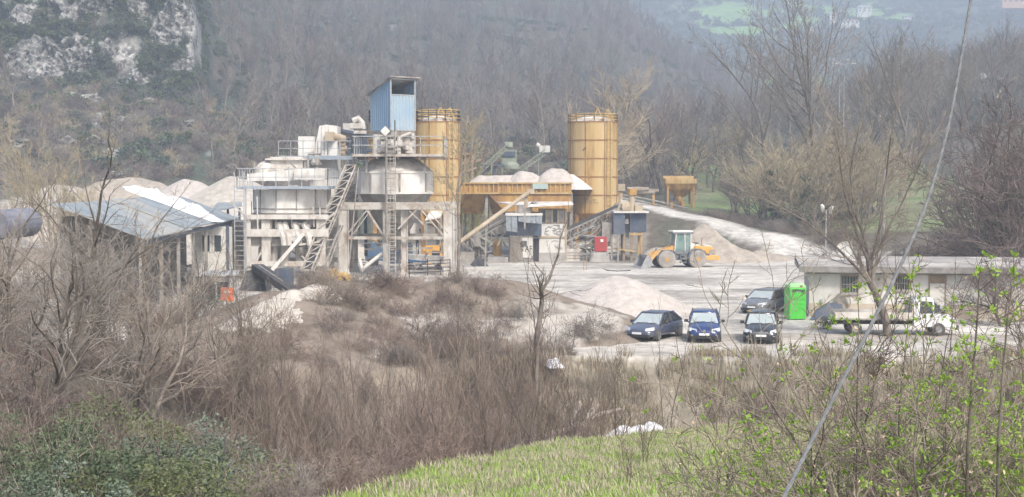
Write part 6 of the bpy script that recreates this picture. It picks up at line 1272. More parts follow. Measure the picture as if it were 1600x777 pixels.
for dx, dyy in ((-.22, .0), (.28, -.1)):
    m = MB(); q = at(1291, 327, 97) + Vector((dx, 0, dyy)); m.tube([q + Vector((0, 0, -.2)), q + Vector((dx * .2, -.05, .15)), q + Vector((dx * .5, -.1, .3))], [.08, .14, .1], 8); m.build('lamp_head', M_white, T)
T = thing('timber_pole', 'straight grey timber pole at the edge of the field behind the white building', 'pole', (xat(1381, 150), 150, gz(xat(1381, 150), 150))); m = MB(); m.tube([(xat(1381, 150), 150, 0), at(1382, 265, 150)], [.2, .15], 8); m.build('shaft', M_greyw, T)
def house(px0, px1, py0, py1, Y, label, wall, roofm, rows=2, cols=3, roofh=.35, rz=0, grp='houses on the far slopes', depth=9, flat=False):
    x0 = xat(px0, Y); x1 = xat(px1, Y); zb = zat(py1, Y); zt = zat(py0, Y); H = zt - zb; hw = H * (1 - roofh); T = thing('house', label, 'house', ((x0 + x1) / 2, Y, zb), group=grp)
    m = MB(); m.bx(x0, x1, Y, Y + depth, zb - 6, zb + hw); w_ = m.build('wall', wall, T)
    m = MB(); e = .5; p = [(x0 - e, Y - e, zb + hw), (x1 + e, Y - e, zb + hw), (x1 + e, Y + depth + e, zb + hw), (x0 - e, Y + depth + e, zb + hw), (x0 + (x1 - x0) * .2, Y + depth / 2, zt), (x1 - (x1 - x0) * .2, Y + depth / 2, zt)]
    m.add(p, [(0, 1, 5, 4), (1, 2, 5), (2, 3, 4, 5), (3, 0, 4), (3, 2, 1, 0)]); m.build('roof', roofm, T)
    for r in range(rows):
        for c in range(cols):
            xx = x0 + (x1 - x0) * (c + .5) / cols; zz_ = zb + hw * (r + .55) / rows; m = MB(); m.bx(xx - (x1 - x0) / cols * .2, xx + (x1 - x0) / cols * .2, Y - .08, Y - .01, zz_ - hw / rows * .25, zz_ + hw / rows * .25); m.build('window', M_glass, T)
    return T
M_hw = mat('house_white', (.85, .84, .80), (.78, .77, .74), .3, rough=.9); M_ho = mat('house_orange', (.80, .52, .34), rough=.9); M_rt = mat('roof_tiles', (.38, .20, .14), (.30, .17, .12), .6, rough=.9); M_rg = mat('grey_roof', (.45, .45, .46), rough=.9)
house(1337, 1359, 7, 19, 1560, 'white two-storey house highest on the far green slope', M_hw, M_rg)
house(1312, 1340, 29, 38, 1450, 'long low pale house below the white house on the far slope', M_hw, M_rt, 1, 4, .3)
house(1294, 1304, 17, 31, 1500, 'narrow white house left of the long low one, behind branches', M_hw, M_rg, 2, 1)
house(1214, 1224, 25, 33, 1550, 'small white house at the left of the far slope, behind bare branches', M_hw, M_rt, 1, 2)
house(1264, 1269, 41, 48, 1420, 'tiny pale house beside the tall bare tree trunk on the far slope', M_hw, M_rg, 1, 1)
house(1410, 1421, 23, 29, 1500, 'small pale house right of the far green slope', M_hw, M_rg, 1, 2)
house(1562, 1596, -8, 4, 1500, 'orange house at the top right corner', M_ho, M_rt, 2, 4)
house(1372, 1398, 172, 192, 322, 'pale pinkish house partly hidden by the tan thicket', mat('house_pink', (.62, .50, .44), rough=.9), M_rg, 1, 2, .2, depth=7)
T = house(1534, 1566, 112, 144, 330, 'white house with a grey sloping roof and porch behind the red-brown shrubs', M_hw, M_rg, 1, 3, .4, depth=8)
# ------------------------------------------------------------------ trees one can tell apart
def place_tree(meshes, px, Y, label, s=1.0, rz=0.0, cat='bare tree', name='bare_tree', group=None, x=None, dz=0.0, tilt=(0, 0)):
    x = xat(px, Y) if x is None else x; g = gz(x, Y) + dz
    T = bpy.data.objects.new(name, None); COL.objects.link(T); T.location = (x, Y, g); T.rotation_euler = (tilt[0], tilt[1], rz); T.scale = (s, s, s); T.empty_display_size = .3; tag(T, label, cat, group)
    for me in meshes:
        o = bpy.data.objects.new(me.name.split('.')[0], me); COL.objects.link(o); o.parent = T
    return T
PT = P_(levels=4, n=[10, 6, 5, 4], rmin=0.014, sides=[8, 5, 4, 3, 3], t0=[0.25, 0.2, 0.2, 0.2])
tallm = tree_mesh(301, 30, .42, P_(levels=4, n=[14, 7, 5, 4], rmin=.02, sides=[8, 5, 3, 3, 3], t0=[.22, .2, .2, .2], ang=[36, 34, 34, 34], up=[.02, .09, .06, .04]), M_bark, M_twigg)
tallm2 = tree_mesh(302, 26, .36, P_(levels=4, n=[11, 6, 5, 4], rmin=.02, sides=[8, 5, 3, 3, 3], t0=[.25, .2, .2, .2], ang=[42, 36, 34, 34], up=[.02, .08, .06, .04]), M_bark, M_twig)
tanm = tree_mesh(303, 19, .3, P_(levels=4, n=[14, 8, 6, 4], rmin=.024, sides=[6, 4, 3, 3, 3], t0=[.12, .12, .15, .2], ang=[48, 40, 36, 34], up=[.02, .05, .04, .04], wob=.08), M_barkp, M_twigt)
midm = [tree_mesh(310 + i, [13, 11, 14, 10][i], [.24, .2, .26, .18][i], P_(levels=4, n=[9, 6, 5, 4], rmin=.017, sides=[7, 4, 3, 3, 3], wob=.15, ang=[46, 42, 38, 36]), M_barkd, [M_twig, M_twigg, M_twigr, M_twigt][i]) for i in range(4)]
hazm = [tree_mesh(320 + i, [9, 8, 7.5][i], .11, P_(levels=3, n=[9, 6, 5], rmin=.016, sides=[5, 4, 3, 3], wob=.13, t0=[.2, .2, .2], ang=[36, 38, 36], ratio=[.5, .55, .5]), M_bark, [M_twigt, M_twigt, M_twig][i], stems=7, spread=.45) for i in range(3)]
redm = [tree_mesh(330 + i, [10, 8][i], .13, P_(levels=4, n=[8, 6, 5, 3], rmin=.012, sides=[6, 4, 3, 3, 3], wob=.17, t0=[.15, .15, .2, .2], ang=[48, 44, 40, 40]), M_barkd, M_twigr, stems=5, spread=.5) for i in range(2)]
ivym = [leaf_cloud(340 + i, 900, .75, 6.0, .28, M_ivy, clumps=26, name='ivy', z0=.1) for i in range(2)]

place_tree(tallm, 1287, 190, 'tallest bare tree on the right, its grey trunk forking above the tan thicket', 1.12)
place_tree(tallm2, 1192, 232, 'wide bare tree left of the tallest one, at the far end of the field', 1.1, 1.0)
place_tree(tallm2, 1408, 215, 'tall forked bare tree right of the street lamp', 1.05, 2.2)
place_tree(tallm, 1352, 240, 'slender bare tree between the street lamp and the forked tree', .85, 3.0)
place_tree(tallm2, 1500, 250, 'bare tree behind the red-brown shrubs, near the grey-roofed house', .9, 4.0)
place_tree(tallm, 1545, 300, 'distant bare tree above the grey-roofed house', .8, 5.0)
place_tree(tallm2, 1235, 270, 'bare tree standing behind the tallest one, over the pale slope', .95, .4)
place_tree(tallm, 1455, 280, 'thin bare tree to the right of the cable top', .75, 1.4)
tanm = (tanm[0], tanm[1].copy()); tanm[1].materials[0] = mat('pale_tan_twigs', (.52, .43, .30), (.42, .34, .24), 1.2, rough=.9)
place_tree(tanm, 915, 205, 'broad tan-twigged tree rising behind the lone silo', 1.08)
place_tree(tanm, 975, 225, 'second tan-twigged tree, right of the lone silo', .8, 2.0)
place_tree(midm[0], 765, 200, 'pale-branched bare tree behind the bins, left of the screening plant', 1.25, .7)
place_tree(midm[2], 745, 188, 'bare tree beside the ochre silo with the yellow-green thicket', .9, 1.9)
for i, (px, Y, s, k, lab) in enumerate([(990, 212, 1.1, 0, 'dark-limbed bare tree just right of the lone silo'), (1018, 218, 1.0, 2, 'bare tree behind the log pile'), (1052, 206, 1.0, 1, 'forked dark tree directly behind the ochre hopper'), (1078, 200, .9, 3, 'thin leaning tree at the right of the ochre hopper'), (1003, 235, 1.1, 1, 'bare tree farther back between the silo and the hopper'), (1118, 240, .8, 0, 'small bare tree at the left edge of the field'), (1040, 240, 1.1, 3, 'pale bare tree behind the forked dark one'),
    (1395, 262, .55, 1, 'small orchard tree nearest the pale track'), (1430, 258, .6, 0, 'orchard tree on the green field left of the cable'), (1468, 244, .7, 2, 'dark orchard tree beside the track right of the cable'), (1500, 225, .6, 1, 'orchard tree at the right of the green field'), (1535, 205, .7, 2, 'spreading bare tree at the right end of the field'), (1478, 170, .45, 2, 'low bare tree on the near edge of the field behind the building'), (1505, 165, .5, 0, 'bare tree behind the right half of the white building'), (1560, 150, .9, 3, 'tangled bare tree right of the field')]):
    place_tree(midm[k], px, Y, lab, s, i * 1.3)
for i, (px, Y, s, k, iv, lab) in enumerate([(1207, 172, 1.1, 0, 1, 'ivy-clad trunk leaning over the haul road'), (1262, 166, 1.0, 1, 1, 'ivy-clad hazel clump left of the floodlight mast'), (1290, 170, 1.15, 0, 1, 'thickest ivy-clad clump behind the floodlight mast'), (1180, 180, .9, 2, 0, 'tan hazel clump at the roadside bend'), (1235, 178, 1.25, 1, 0, 'tall tan hazel clump between two ivy-clad ones'), (1320, 182, 1.35, 0, 0, 'tan hazel clump under the tallest bare tree'), (1345, 175, 1.2, 1, 0, 'tan hazel clump left of the timber pole'), (1150, 188, .8, 2, 0, 'low brown clump on the field edge right of the hopper'), (1365, 190, 1.4, 0, 0, 'tan clump behind the timber pole')]):
    T = place_tree(hazm[k], px, Y, lab, s * 1.35, i * 2.1, 'hazel clump', 'hazel_clump')
    if iv: 
        o = bpy.data.objects.new('ivy', ivym[i % 2]); COL.objects.link(o); o.parent = T
for i, (px, Y, s, k, lab) in enumerate([(1560, 105, 1.0, 0, 'red-brown shrubby tree behind the right end of the white building'), (1600, 98, 1.15, 0, 'largest red-brown tree at the right edge'), (1530, 118, .7, 1, 'red-brown shrub right of the green field'), (1590, 125, 1.3, 1, 'red-brown tree standing behind the largest one'), (1640, 110, 1.2, 0, 'red-brown tree cut by the right edge of the view'), (1575, 80, .55, 1, 'reddish shrub beside the truck, at the building wall')]):
    place_tree(redm[k], px, Y, lab, s * (1.7 if s > .9 else 1.3), i * 1.7, 'red-brown tree', 'red_brown_tree')
rg = random.Random(23)
for i in range(8):
    px = rg.uniform(1225, 1350); Y = rg.uniform(176, 200)
    T = place_tree(hazm[i % 3], px, Y, 'one of the tan hazel clumps massed between the haul road and the field', rg.uniform(.95, 1.55), rg.uniform(0, 6.28), 'hazel clump', 'hazel_clump', 'tan hazel clumps beyond the haul road')
for i in range(14):
    Y = rg.uniform(110, 215); px = rg.uniform(1640 - (Y - 110) * .8, 1720); place_tree(redm[i % 2], px, Y, 'one of the dark red-brown trees massed at the right edge', rg.uniform(1.1, 1.7), rg.uniform(0, 6.28), 'red-brown tree', 'red_brown_tree', 'red-brown trees massed at the right')
for i in range(30):
    px = rg.uniform(960, 1200); Y = rg.uniform(212, 300); place_tree(midm[i % 4], px, Y, 'one of the bare trees standing in the belt beyond the haul road', rg.uniform(.8, 1.2), rg.uniform(0, 6.28), group='bare trees of the belt beyond the road')
# conifer at far right
rg = random.Random(8); m = MB(); 
for k in range(2600):
    t = rg.random() ** .8; z = .4 + 5.6 * t; r = (1 - t) * 1.7 * rg.uniform(.3, 1); a = rg.uniform(0, 6.28); p = Vector((r * math.cos(a), r * math.sin(a), z)); u = Vector((math.cos(a), math.sin(a), -.35)).normalized() * .32; w = Vector((-math.sin(a), math.cos(a), 0)) * .05; m.add([p, p + u * .5 + w, p + u, p + u * .5 - w], [(0, 1, 2, 3)])
cf = raw(m, 'foliage', M_ever); m = MB(); m.tube([(0, 0, -.3), (0, 0, 6)], [.16, .03], 7); ct_ = raw(m, 'trunk', M_barkd)
place_tree([ct_, cf], 1588, 112, 'dark green conifer at the right edge behind the building', 1.3, 0, 'conifer', 'conifer')
place_tree([ct_, cf], 703, 320, 'small dark conifer on the hillside above the right ochre silo pair', 1.6, 1, 'conifer', 'conifer')

# the tree in front of the white building, and single trees of the middle distance
def poly_tree(name, label, pts_list, Y, mt, mc, P, cat='bare tree', twigs=True, seed=1, rs=None):
    """a tree whose main limbs follow given lines, with grown twigs"""
    rng = random.Random(seed); T_ = MB(); C_m = MB(); base = at(*pts_list[0][0][0], Y); g = gz(base.x, base.y)
    for pts, r0, r1 in pts_list:
        P3 = [at(px, py, Y + (0 if j == 0 else rng.uniform(-.25, .25) * j)) for j, (px, py) in enumerate(pts)]
        if pts is pts_list[0][0]: P3[0].z = g - .2
        n = len(P3); rr = [r0 + (r1 - r0) * i / (n - 1) for i in range(n)]
        Q = []; R_q = []
        for i in range(n - 1):
            for t in (0, .5): 
                q = P3[i].lerp(P3[i + 1], t) + Vector((rng.gauss(0, .03), rng.gauss(0, .03), 0)) * (1 if (i or t) else 0); Q.append(q); R_q.append(rr[i] + (rr[i + 1] - rr[i]) * t)
        Q.append(P3[-1]); R_q.append(rr[-1]); T_.tube(Q, R_q, 8, caps=False)
        L = sum((Q[i + 1] - Q[i]).length for i in range(len(Q) - 1))
        for k in range(int(L * P['den'])):
            i = rng.randrange(1 if pts is not pts_list[0][0] else len(Q) // 2, len(Q) - 1) if len(Q) > 3 else 0; q = Q[i].lerp(Q[i + 1], rng.random()); ax = (Q[i + 1] - Q[i]).normalized(); a = math.radians(rng.uniform(25, 60)); o = ax.orthogonal().normalized(); o.rotate(Matrix.Rotation(rng.uniform(0, 6.28), 3, ax))
            grow(T_, C_m, q, (ax * math.cos(a) + o * math.sin(a)).normalized(), P['L'] * rng.uniform(.5, 1.2), max(R_q[i] * .35, P['rmin']), 1, P, rng)
        grow(T_, C_m, Q[-1], (Q[-1] - Q[-2]).normalized(), P['L'], r1, 1, P, rng)
    T = thing(name, label, cat, (base.x, base.y, g)); C_m_ = C_m
    T_.build('trunk', mt, T, smooth=True); C_m.build('crown', mc, T); return T
PP = P_(levels=4, n=[8, 5, 4, 3], rmin=.009, sides=[6, 5, 4, 3, 3], tl=0, ratio=[.5, .55, .55, .5], wob=.1, up=[.05, .06, .05, .03]); PP.update(den=1.5, L=2.2)
poly_tree('bare_tree', 'large pale-brown bare tree with forked limbs growing in front of the white building', [([(1388, 530), (1384, 500), (1368, 455), (1358, 440)], .24, .15), ([(1358, 440), (1335, 415), (1300, 380), (1262, 348), (1215, 322)], .09, .03), ([(1358, 440), (1356, 405), (1336, 360), (1318, 300), (1312, 240), (1300, 190)], .11, .03), ([(1358, 440), (1364, 400), (1378, 340), (1384, 270), (1392, 215)], .10, .03), ([(1362, 420), (1350, 370), (1335, 330), (1328, 270), (1340, 210)], .09, .03), ([(1368, 400), (1392, 350), (1420, 300), (1440, 250)], .07, .03)], 74.5, M_bark, M_twig, PP, seed=3)
P5 = dict(PP); P5.update(den=1.4, L=.9, rmin=.007, n=[6, 3, 3, 2], levels=3)
poly_tree('bare_tree', 'slim forked bare tree in front of the gravel heaps', [([(832, 585), (838, 540), (843, 500), (846, 468), (846, 455)], .13, .09), ([(846, 455), (858, 436), (866, 410), (872, 390), (880, 360)], .07, .03), ([(846, 455), (850, 430), (838, 415), (828, 395)], .035, .015), ([(846, 470), (862, 462), (880, 458)], .02, .01)], 61, M_bark, M_twig, P5, seed=4)
P6 = dict(PP); P6.update(den=1.6, L=1.5, rmin=.010)
poly_tree('bare_tree', 'slender tree with yellow-green twigs in front of the right leg of the tall tower', [([(718, 432), (717, 400), (718, 360), (714, 300), (720, 250), (728, 205)], .14, .04), ([(716, 320), (700, 285), (692, 250)], .05, .02), ([(716, 300), (735, 250), (742, 215)], .05, .02), ([(717, 340), (700, 330), (690, 300)], .04, .02)], 112, M_bark, M_twigt, P6, seed=5)
m = [leaf_cloud(350, 1, 1, 2, .1, M_ivy)]
yel = tree_mesh(351, 9, .07, P_(levels=3, n=[8, 6, 4], rmin=.02, sides=[5, 4, 3, 3], t0=[.2, .2, .2], ang=[24, 24, 24], up=[.05, .1, .1]), M_twigy, M_twigy, stems=9, spread=.3)
place_tree(yel, 728, 172, 'yellow-green twiggy thicket right of the ochre silo pair', 1.25, 0, 'thicket', 'thicket')
place_tree(yel, 740, 176, 'smaller yellow-green thicket beside the brown trestle', 1.0, 2, 'thicket', 'thicket')

# left side trees
PL = P_(levels=4, n=[8, 5, 4, 3], rmin=.006, sides=[7, 5, 4, 3, 3], wob=.15, up=[.03, .06, .04, .02], t0=[.25, .2, .2, .2], ang=[44, 42, 40, 38])
leftm = [tree_mesh(360 + i, [7.5, 6.5, 8, 6][i], [.11, .09, .12, .08][i], PL, [M_barkd, M_bark, M_barkd, M_bark][i], [M_twigg, M_twig, M_twigg, M_twig][i], stems=[1, 3, 2, 3][i], spread=.3) for i in range(4)]
palem = tree_mesh(370, 13, .16, P_(levels=4, n=[10, 6, 5, 3], rmin=.014, sides=[6, 4, 3, 3, 3], t0=[.15, .2, .2, .2], ang=[30, 32, 32, 32], up=[.03, .1, .08, .05]), M_barkp, M_twigt, stems=3, spread=.2)
place_tree(palem, 74, 128, 'pale grey bare tree standing against the cliff foot at the left', 1.05)
place_tree(palem, 20, 140, 'pale bare tree left of the taller pale one, at the edge', .8, 2)
place_tree(palem, 125, 150, 'pale tan tree left of the broad sand heap', .7, 4)
for i, (px, Y, s, k, lab) in enumerate([(98, 40, 1.05, 0, 'dark-trunked bare tree left of the evergreen shrub, leaning right'), (45, 34, .95, 2, 'bare tree with a bent dark trunk near the left edge'), (-10, 38, 1.0, 1, 'bare tree cut by the left edge of the view'), (228, 42, 1.0, 1, 'several-stemmed bare tree above the olive shrub'), (265, 46, .95, 3, 'bare tree right of the several-stemmed one, with a branch reaching right'), (160, 50, 1.0, 3, 'thin-stemmed bare tree between the dark trunks and the shed'), (60, 56, 1.1, 2, 'bare tree in front of the corrugated pipe'), (330, 54, .95, 1, 'bare sapling tree in front of the orange box'), (378, 50, 1.0, 3, 'pale-stemmed tree in front of the rubble at the left'), (200, 62, 1.0, 0, 'bare tree in front of the shed roof'), (120, 66, 1.05, 1, 'brushy bare tree at the near end of the long shed'), (280, 66, .9, 2, 'bare tree in front of the shed posts, left of the site cabin'), (10, 62, 1.1, 3, 'tangled bare tree at the far left in front of the heaps'), (425, 44, .8, 1, 'slim bare tree at the left of the rubble mound')]):
    place_tree(leftm[k], px, Y, lab, s, i * 1.9, dz=-.2)

rg = random.Random(91); n_t = 0
while n_t < 13:
    Y = rg.uniform(36, 66); px = rg.uniform(-60, 262); x = xat(px, Y)
    if float(edge_d(np.array([x]), np.array([Y]))[0]) > -1: continue
    place_tree(leftm[n_t % 4], px, Y, 'one of the thin bare trees crowded together in the thicket at the left', rg.uniform(.6, .95) * (1.0 if px < 230 else .75), rg.uniform(0, 6.28), group='bare trees of the left thicket', dz=-.3); n_t += 1
M_sap = mat('sapling_twigs', (.215, .16, .13), (.15, .115, .095), 1.5, rough=.9, rnd=.3); M_sapb = mat('sapling_bark', (.19, .145, .12), (.11, .085, .07), 3, rough=.9, rnd=.25)
# saplings along the stream bank: many alike
sapm = [tree_mesh(380 + i, [6.2, 5.2, 4.6, 6.8, 5.6][i], [.035, .028, .025, .04, .03][i], P_(levels=3, n=[9, 5, 3], rmin=.005, sides=[5, 3, 3, 3], seg=[8, 4, 3, 2], wob=.09, t0=[.2, .2, .2], ang=[32, 34, 34], ratio=[.34, .5, .5], up=[.03, .1, .08]), M_sapb, [M_sap, M_twigr, M_sap, M_twig, M_sap][i], stems=[1, 3, 4, 2, 5][i], spread=.22) for i in range(5)]
rs = np.random.RandomState(12); n_s = 0; rg = random.Random(13)
while n_s < 230:
    Y = rg.uniform(38, 64); px = rg.uniform(360, 1010) if rg.random() < .8 else rg.uniform(960, 1250); x = xat(px, Y); e = float(edge_d(np.array([x]), np.array([Y]))[0]); yd_ = float(yard_d(np.array([x]), np.array([Y]))[0])
    if e > -.6 or yd_ > -.3: continue
    if px > 960 and rg.random() < .45: continue
    if 835 < px < 1040 and (50 < Y < 64 or rg.random() < .4): continue
    s = rg.uniform(.6, 1.1) * (.75 if px > 900 else 1)
    place_tree(sapm[n_s % 5], px, Y, 'thin brown leafless sapling among many on the bank of the stream', s, rg.uniform(0, 6.28), 'sapling', 'sapling', 'saplings along the stream bank'); n_s += 1
for i, (px, Y, s, k, lab) in enumerate([(1165, 26, .32, 1, 'thin leafless shoots standing alone on the meadow at right'), (985, 24, .28, 2, 'bare weed stems in the middle of the meadow'), (1010, 30, .35, 4, 'small clump of bare stems on the meadow below the white debris'), (935, 33, .3, 0, 'single bare stem at the meadow edge left of the white debris')]):
    place_tree(sapm[k], px, Y, lab, s, i, 'weeds', 'weed_clump')
# massed brush of the stream bank and the left side
PBr = P_(levels=3, sides=[3, 3, 3, 3], n=[7, 5, 4], rmin=0.0055, seg=[5, 4, 3, 2], wob=0.24, t0=[0.1, 0.15, 0.2], ang=[48, 46, 42], ratio=[0.6, 0.6, 0.55], up=[-0.02, 0.0, 0.0], tl=-1)
nb = [libobj('n', [tree_mesh(400 + i, 2.1, 0.016, PBr, M_twig, [M_sap, M_twigr, M_twigg, M_sap, M_twig][i], stems=9, spread=0.9)[1]]) for i in range(5)]
def brushy(px, y, x, py):
    e = edge_d(x, y); yd_ = yard_d(x, y); nn = fbm(x, y, 5, 51)
    a = (e < -.7) & (yd_ < -.6) & ((px < 1000) | ((y > 52) & (nn > .05)))
    a |= (px < 285) & (yd_ > -1) & (y < 100) & (y > 49) & (x < -12) & ~((x < -18) & (y > 66) & (x > -32) & (y < 131)) & ((px < 160) | (nn > .02))
    a |= (px > 430) & (px < 930) & (yd_ >= -1) & (y < 73) & (nn > -.38)
    a &= ~((px > 835) & (px < 1050) & (y > 52) & (y < 63.5))
    a |= (px > 455) & (px < 620) & (yd_ > 0) & (y < 77.5) & (nn > -.34)
    a |= (px > 600) & (px < 900) & (yd_ > 0) & (y < 77) & (nn > .04)
    a |= (px > 1285) & (y > 92.5) & (y < 146) & (road_dist(x, y) > 1.6) & ~((px < 1290) & (y < 120)) & (nn > -.2)
    a |= (px > 1100) & (px < 1330) & (y > 150) & (y < 176) & (road_dist(x, y) > .8) & (road_dist(x, y) < 9) & (x > np.interp(y, [148, 163, 179], [33.6, 26.5, 19.5]))
    return a
Pb1, pxb, yb_ = pts_in(6000, -420, 2000, 22, 176, brushy, 9)
Pb1[:, 2] += heap_h(Pb1[:, 0], Pb1[:, 1])
mapped = np.where(yb_ > 90, .95, np.where(pxb < 330, 1.0, .85))
scatter('bank_brush', nb, Pb1, np.random.RandomState(7).uniform(0.6, 1.2, len(Pb1)) * mapped, label='brown leafless brush and brambles filling the stream bank and left side', cat='brush', tilt=.15)
# dry stems on the bank, grass on the meadow
rg = random.Random(31)
def tuft(seed, n, h, w, rad, m_, name='tuft', bend=.35):
    rg = random.Random(seed); mb = MB()
    for _ in range(n):
        a = rg.uniform(0, 6.28); q = rad * math.sqrt(rg.random()); p = Vector((q * math.cos(a), q * math.sin(a), -.02)); a = rg.uniform(0, 6.28); hh = h * rg.uniform(.5, 1.15); b = Vector((math.cos(a), math.sin(a), 0)) * hh * bend * rg.uniform(.2, 1); s = Vector((-math.sin(a), math.cos(a), 0)) * w
        mb.add([p - s, p + s, p + b * .4 + s * .8 + Vector((0, 0, hh * .6)), p + b * .4 - s * .8 + Vector((0, 0, hh * .6)), p + b + Vector((0, 0, hh))], [(0, 1, 2, 3), (3, 2, 4)])
    return libobj('g', [raw(mb, name, m_)])
def bankf(px, y, x, py): 
    e = edge_d(x, y); yd_ = yard_d(x, y); return ((yd_ < -.1) & (e < -.5) & ((px > 960) | ((y > 60) & (px > 700))) & (fbm(x, y, 3, 62) > -.2)) | ((yd_ >= 0) & (yd_ < .8) & (px > 900) & (fbm(x, y, 2, 61) > .08))
Pb2, _, _ = pts_in(26000, 350, 1750, 30, 68, bankf, 10)
scatter('dry_grass', [tuft(420 + i, 26, [.55, .75, .4][i], .011, .35, [M_straw, M_straw, M_twigt][i]) for i in range(3)], Pb2, np.random.RandomState(8).uniform(.6, 1.2, len(Pb2)), label='dry straw-coloured grass and dead stems on the steep bank below the cars', cat='dry grass', tilt=.12)
def meadf(px, y, x, py): return (edge_d(x, y) > -.3) & (yard_d(x, y) < -2.6)
Pb3, _, _ = pts_in(34000, 380, 1750, 14, 63, meadf, 11)
scatter('meadow_grass', [tuft(430 + i, 34, [.08, .10, .06, .14][i], .006, .3, [M_grass, M_grass, M_grass, M_straw][i], bend=.8) for i in range(4)], Pb3, np.random.RandomState(9).uniform(.6, 1.4, len(Pb3)), label='short bright green meadow grass on the near slope', cat='grass', tilt=.1)

# evergreen shrubs at the lower left
def shrub(px, Y, rad, ptop, leaf, label, m_, n=5200, seed=1, name='evergreen_shrub', dz=0, clumps=26):
    x = xat(px, Y); g = gz(x, Y) + dz; h = zat(ptop, Y) - g; T = thing(name, label, 'shrub', (x, Y, g)); me = leaf_cloud(seed, n, rad, h, leaf, m_, clumps); o = bpy.data.objects.new('foliage', me); COL.objects.link(o); o.parent = T
    st = tree_mesh(seed + 50, h * 1.15, .03, P_(levels=2, n=[8, 5], rmin=.006, sides=[5, 3, 3], t0=[.2, .2], ang=[34, 36], seg=[6, 4, 3]), M_barkd, M_twig, stems=7, spread=.45)
    for q in st: oo = bpy.data.objects.new('stem' if q.name.startswith('trunk') else 'twigs', q); COL.objects.link(oo); oo.parent = T
    return T
shrub(60, 20, 1.6, 640, .068, 'dark evergreen shrub in the lower left corner', M_ever, seed=501, n=6500)
shrub(165, 22, 1.6, 645, .068, 'dark evergreen shrub right of the corner one', M_ever, seed=502, n=6500)
shrub(265, 23, 1.5, 655, .08, 'grey-green shrub with shiny leaves in the lower left', M_grey_leaf, seed=503, n=5000)
shrub(190, 29, 1.8, 555, .08, 'olive-green rounded shrub behind the dark evergreens', M_olive, seed=504, n=6500)
shrub(255, 32, 1.5, 575, .08, 'small olive shrub beneath the several-stemmed tree', M_olive, seed=505, n=3800)
shrub(335, 28, 1.2, 625, .075, 'pale grey-green shrub right of the olive ones', M_grey_leaf, seed=506, n=2600)
shrub(95, 27, 1.4, 600, .07, 'dark green shrub at the foot of the leaning dark trunk', M_ever, seed=507, n=5000)
shrub(10, 27, 1.5, 590, .07, 'tall dark shrub at the left edge', M_ever, seed=508, n=4500)
shrub(345, 22, 1.3, 690, .06, 'low yellowish shrub at the bottom, right of the evergreens', M_olive, seed=509, n=1800)
shrub(318, 88, 1.8, 452, .12, 'grey-green shrub beneath the low canopy beside the orange box', M_grey_leaf, seed=510, n=1800)
shrub(1290, 78, .9, 495, .09, 'low green shrub at the foot of the dark tarpaulin', M_ivy, seed=511, n=900)

shrub(230, 20, 1.4, 690, .06, 'light olive shrub low in front of the dark evergreens', M_olive, seed=512, n=5200)
shrub(120, 19, 1.3, 700, .06, 'grey-green low shrub at the bottom left', M_grey_leaf, seed=513, n=4200)
# debris in the stream bed
for i, (a, b, r, lab) in enumerate([((845, 690, 54), (897, 668, 55), .13, 'long pale log lying low in the stream bed'), ((893, 672, 56), (905, 630, 58), .17, 'short thick log leaning up at the left of the stream bed'), ((908, 670, 55), (934, 634, 57.5), .16, 'pale log leaning to the right in the stream bed'), ((918, 655, 56), (970, 640, 57.5), .10, 'thin log pointing right above the white debris')]):
    A_ = at(*a); B_ = at(*b); m = MB(); m.tube([A_, A_.lerp(B_, .4) + Vector((0, 0, .06)), B_], [r, r * .95, r * .8], 9); tag(m.build('log', M_barkp, root=tuple(A_)), lab, 'log', 'logs in the stream bed')
for i, (px, py, Y, w, h, lab) in enumerate([(1003, 672, 57.0, 2.6, .30, 'largest bundle of crumpled white sheeting in the stream bed'), (955, 686, 55.5, 2.2, .26, 'grey-white crumpled sheeting left of the largest bundle'), (866, 566, 64.5, .7, .22, 'small white bag caught in the brush above the stream')]):
    p = at(px, py, Y); cloth('plastic_sheeting', lab, 'sheeting', (p.x, p.y, p.z - .25), (w, 1.1), h * 1.6, 60 + i, M_tarp, rz=.25, nx=26, ny=14)

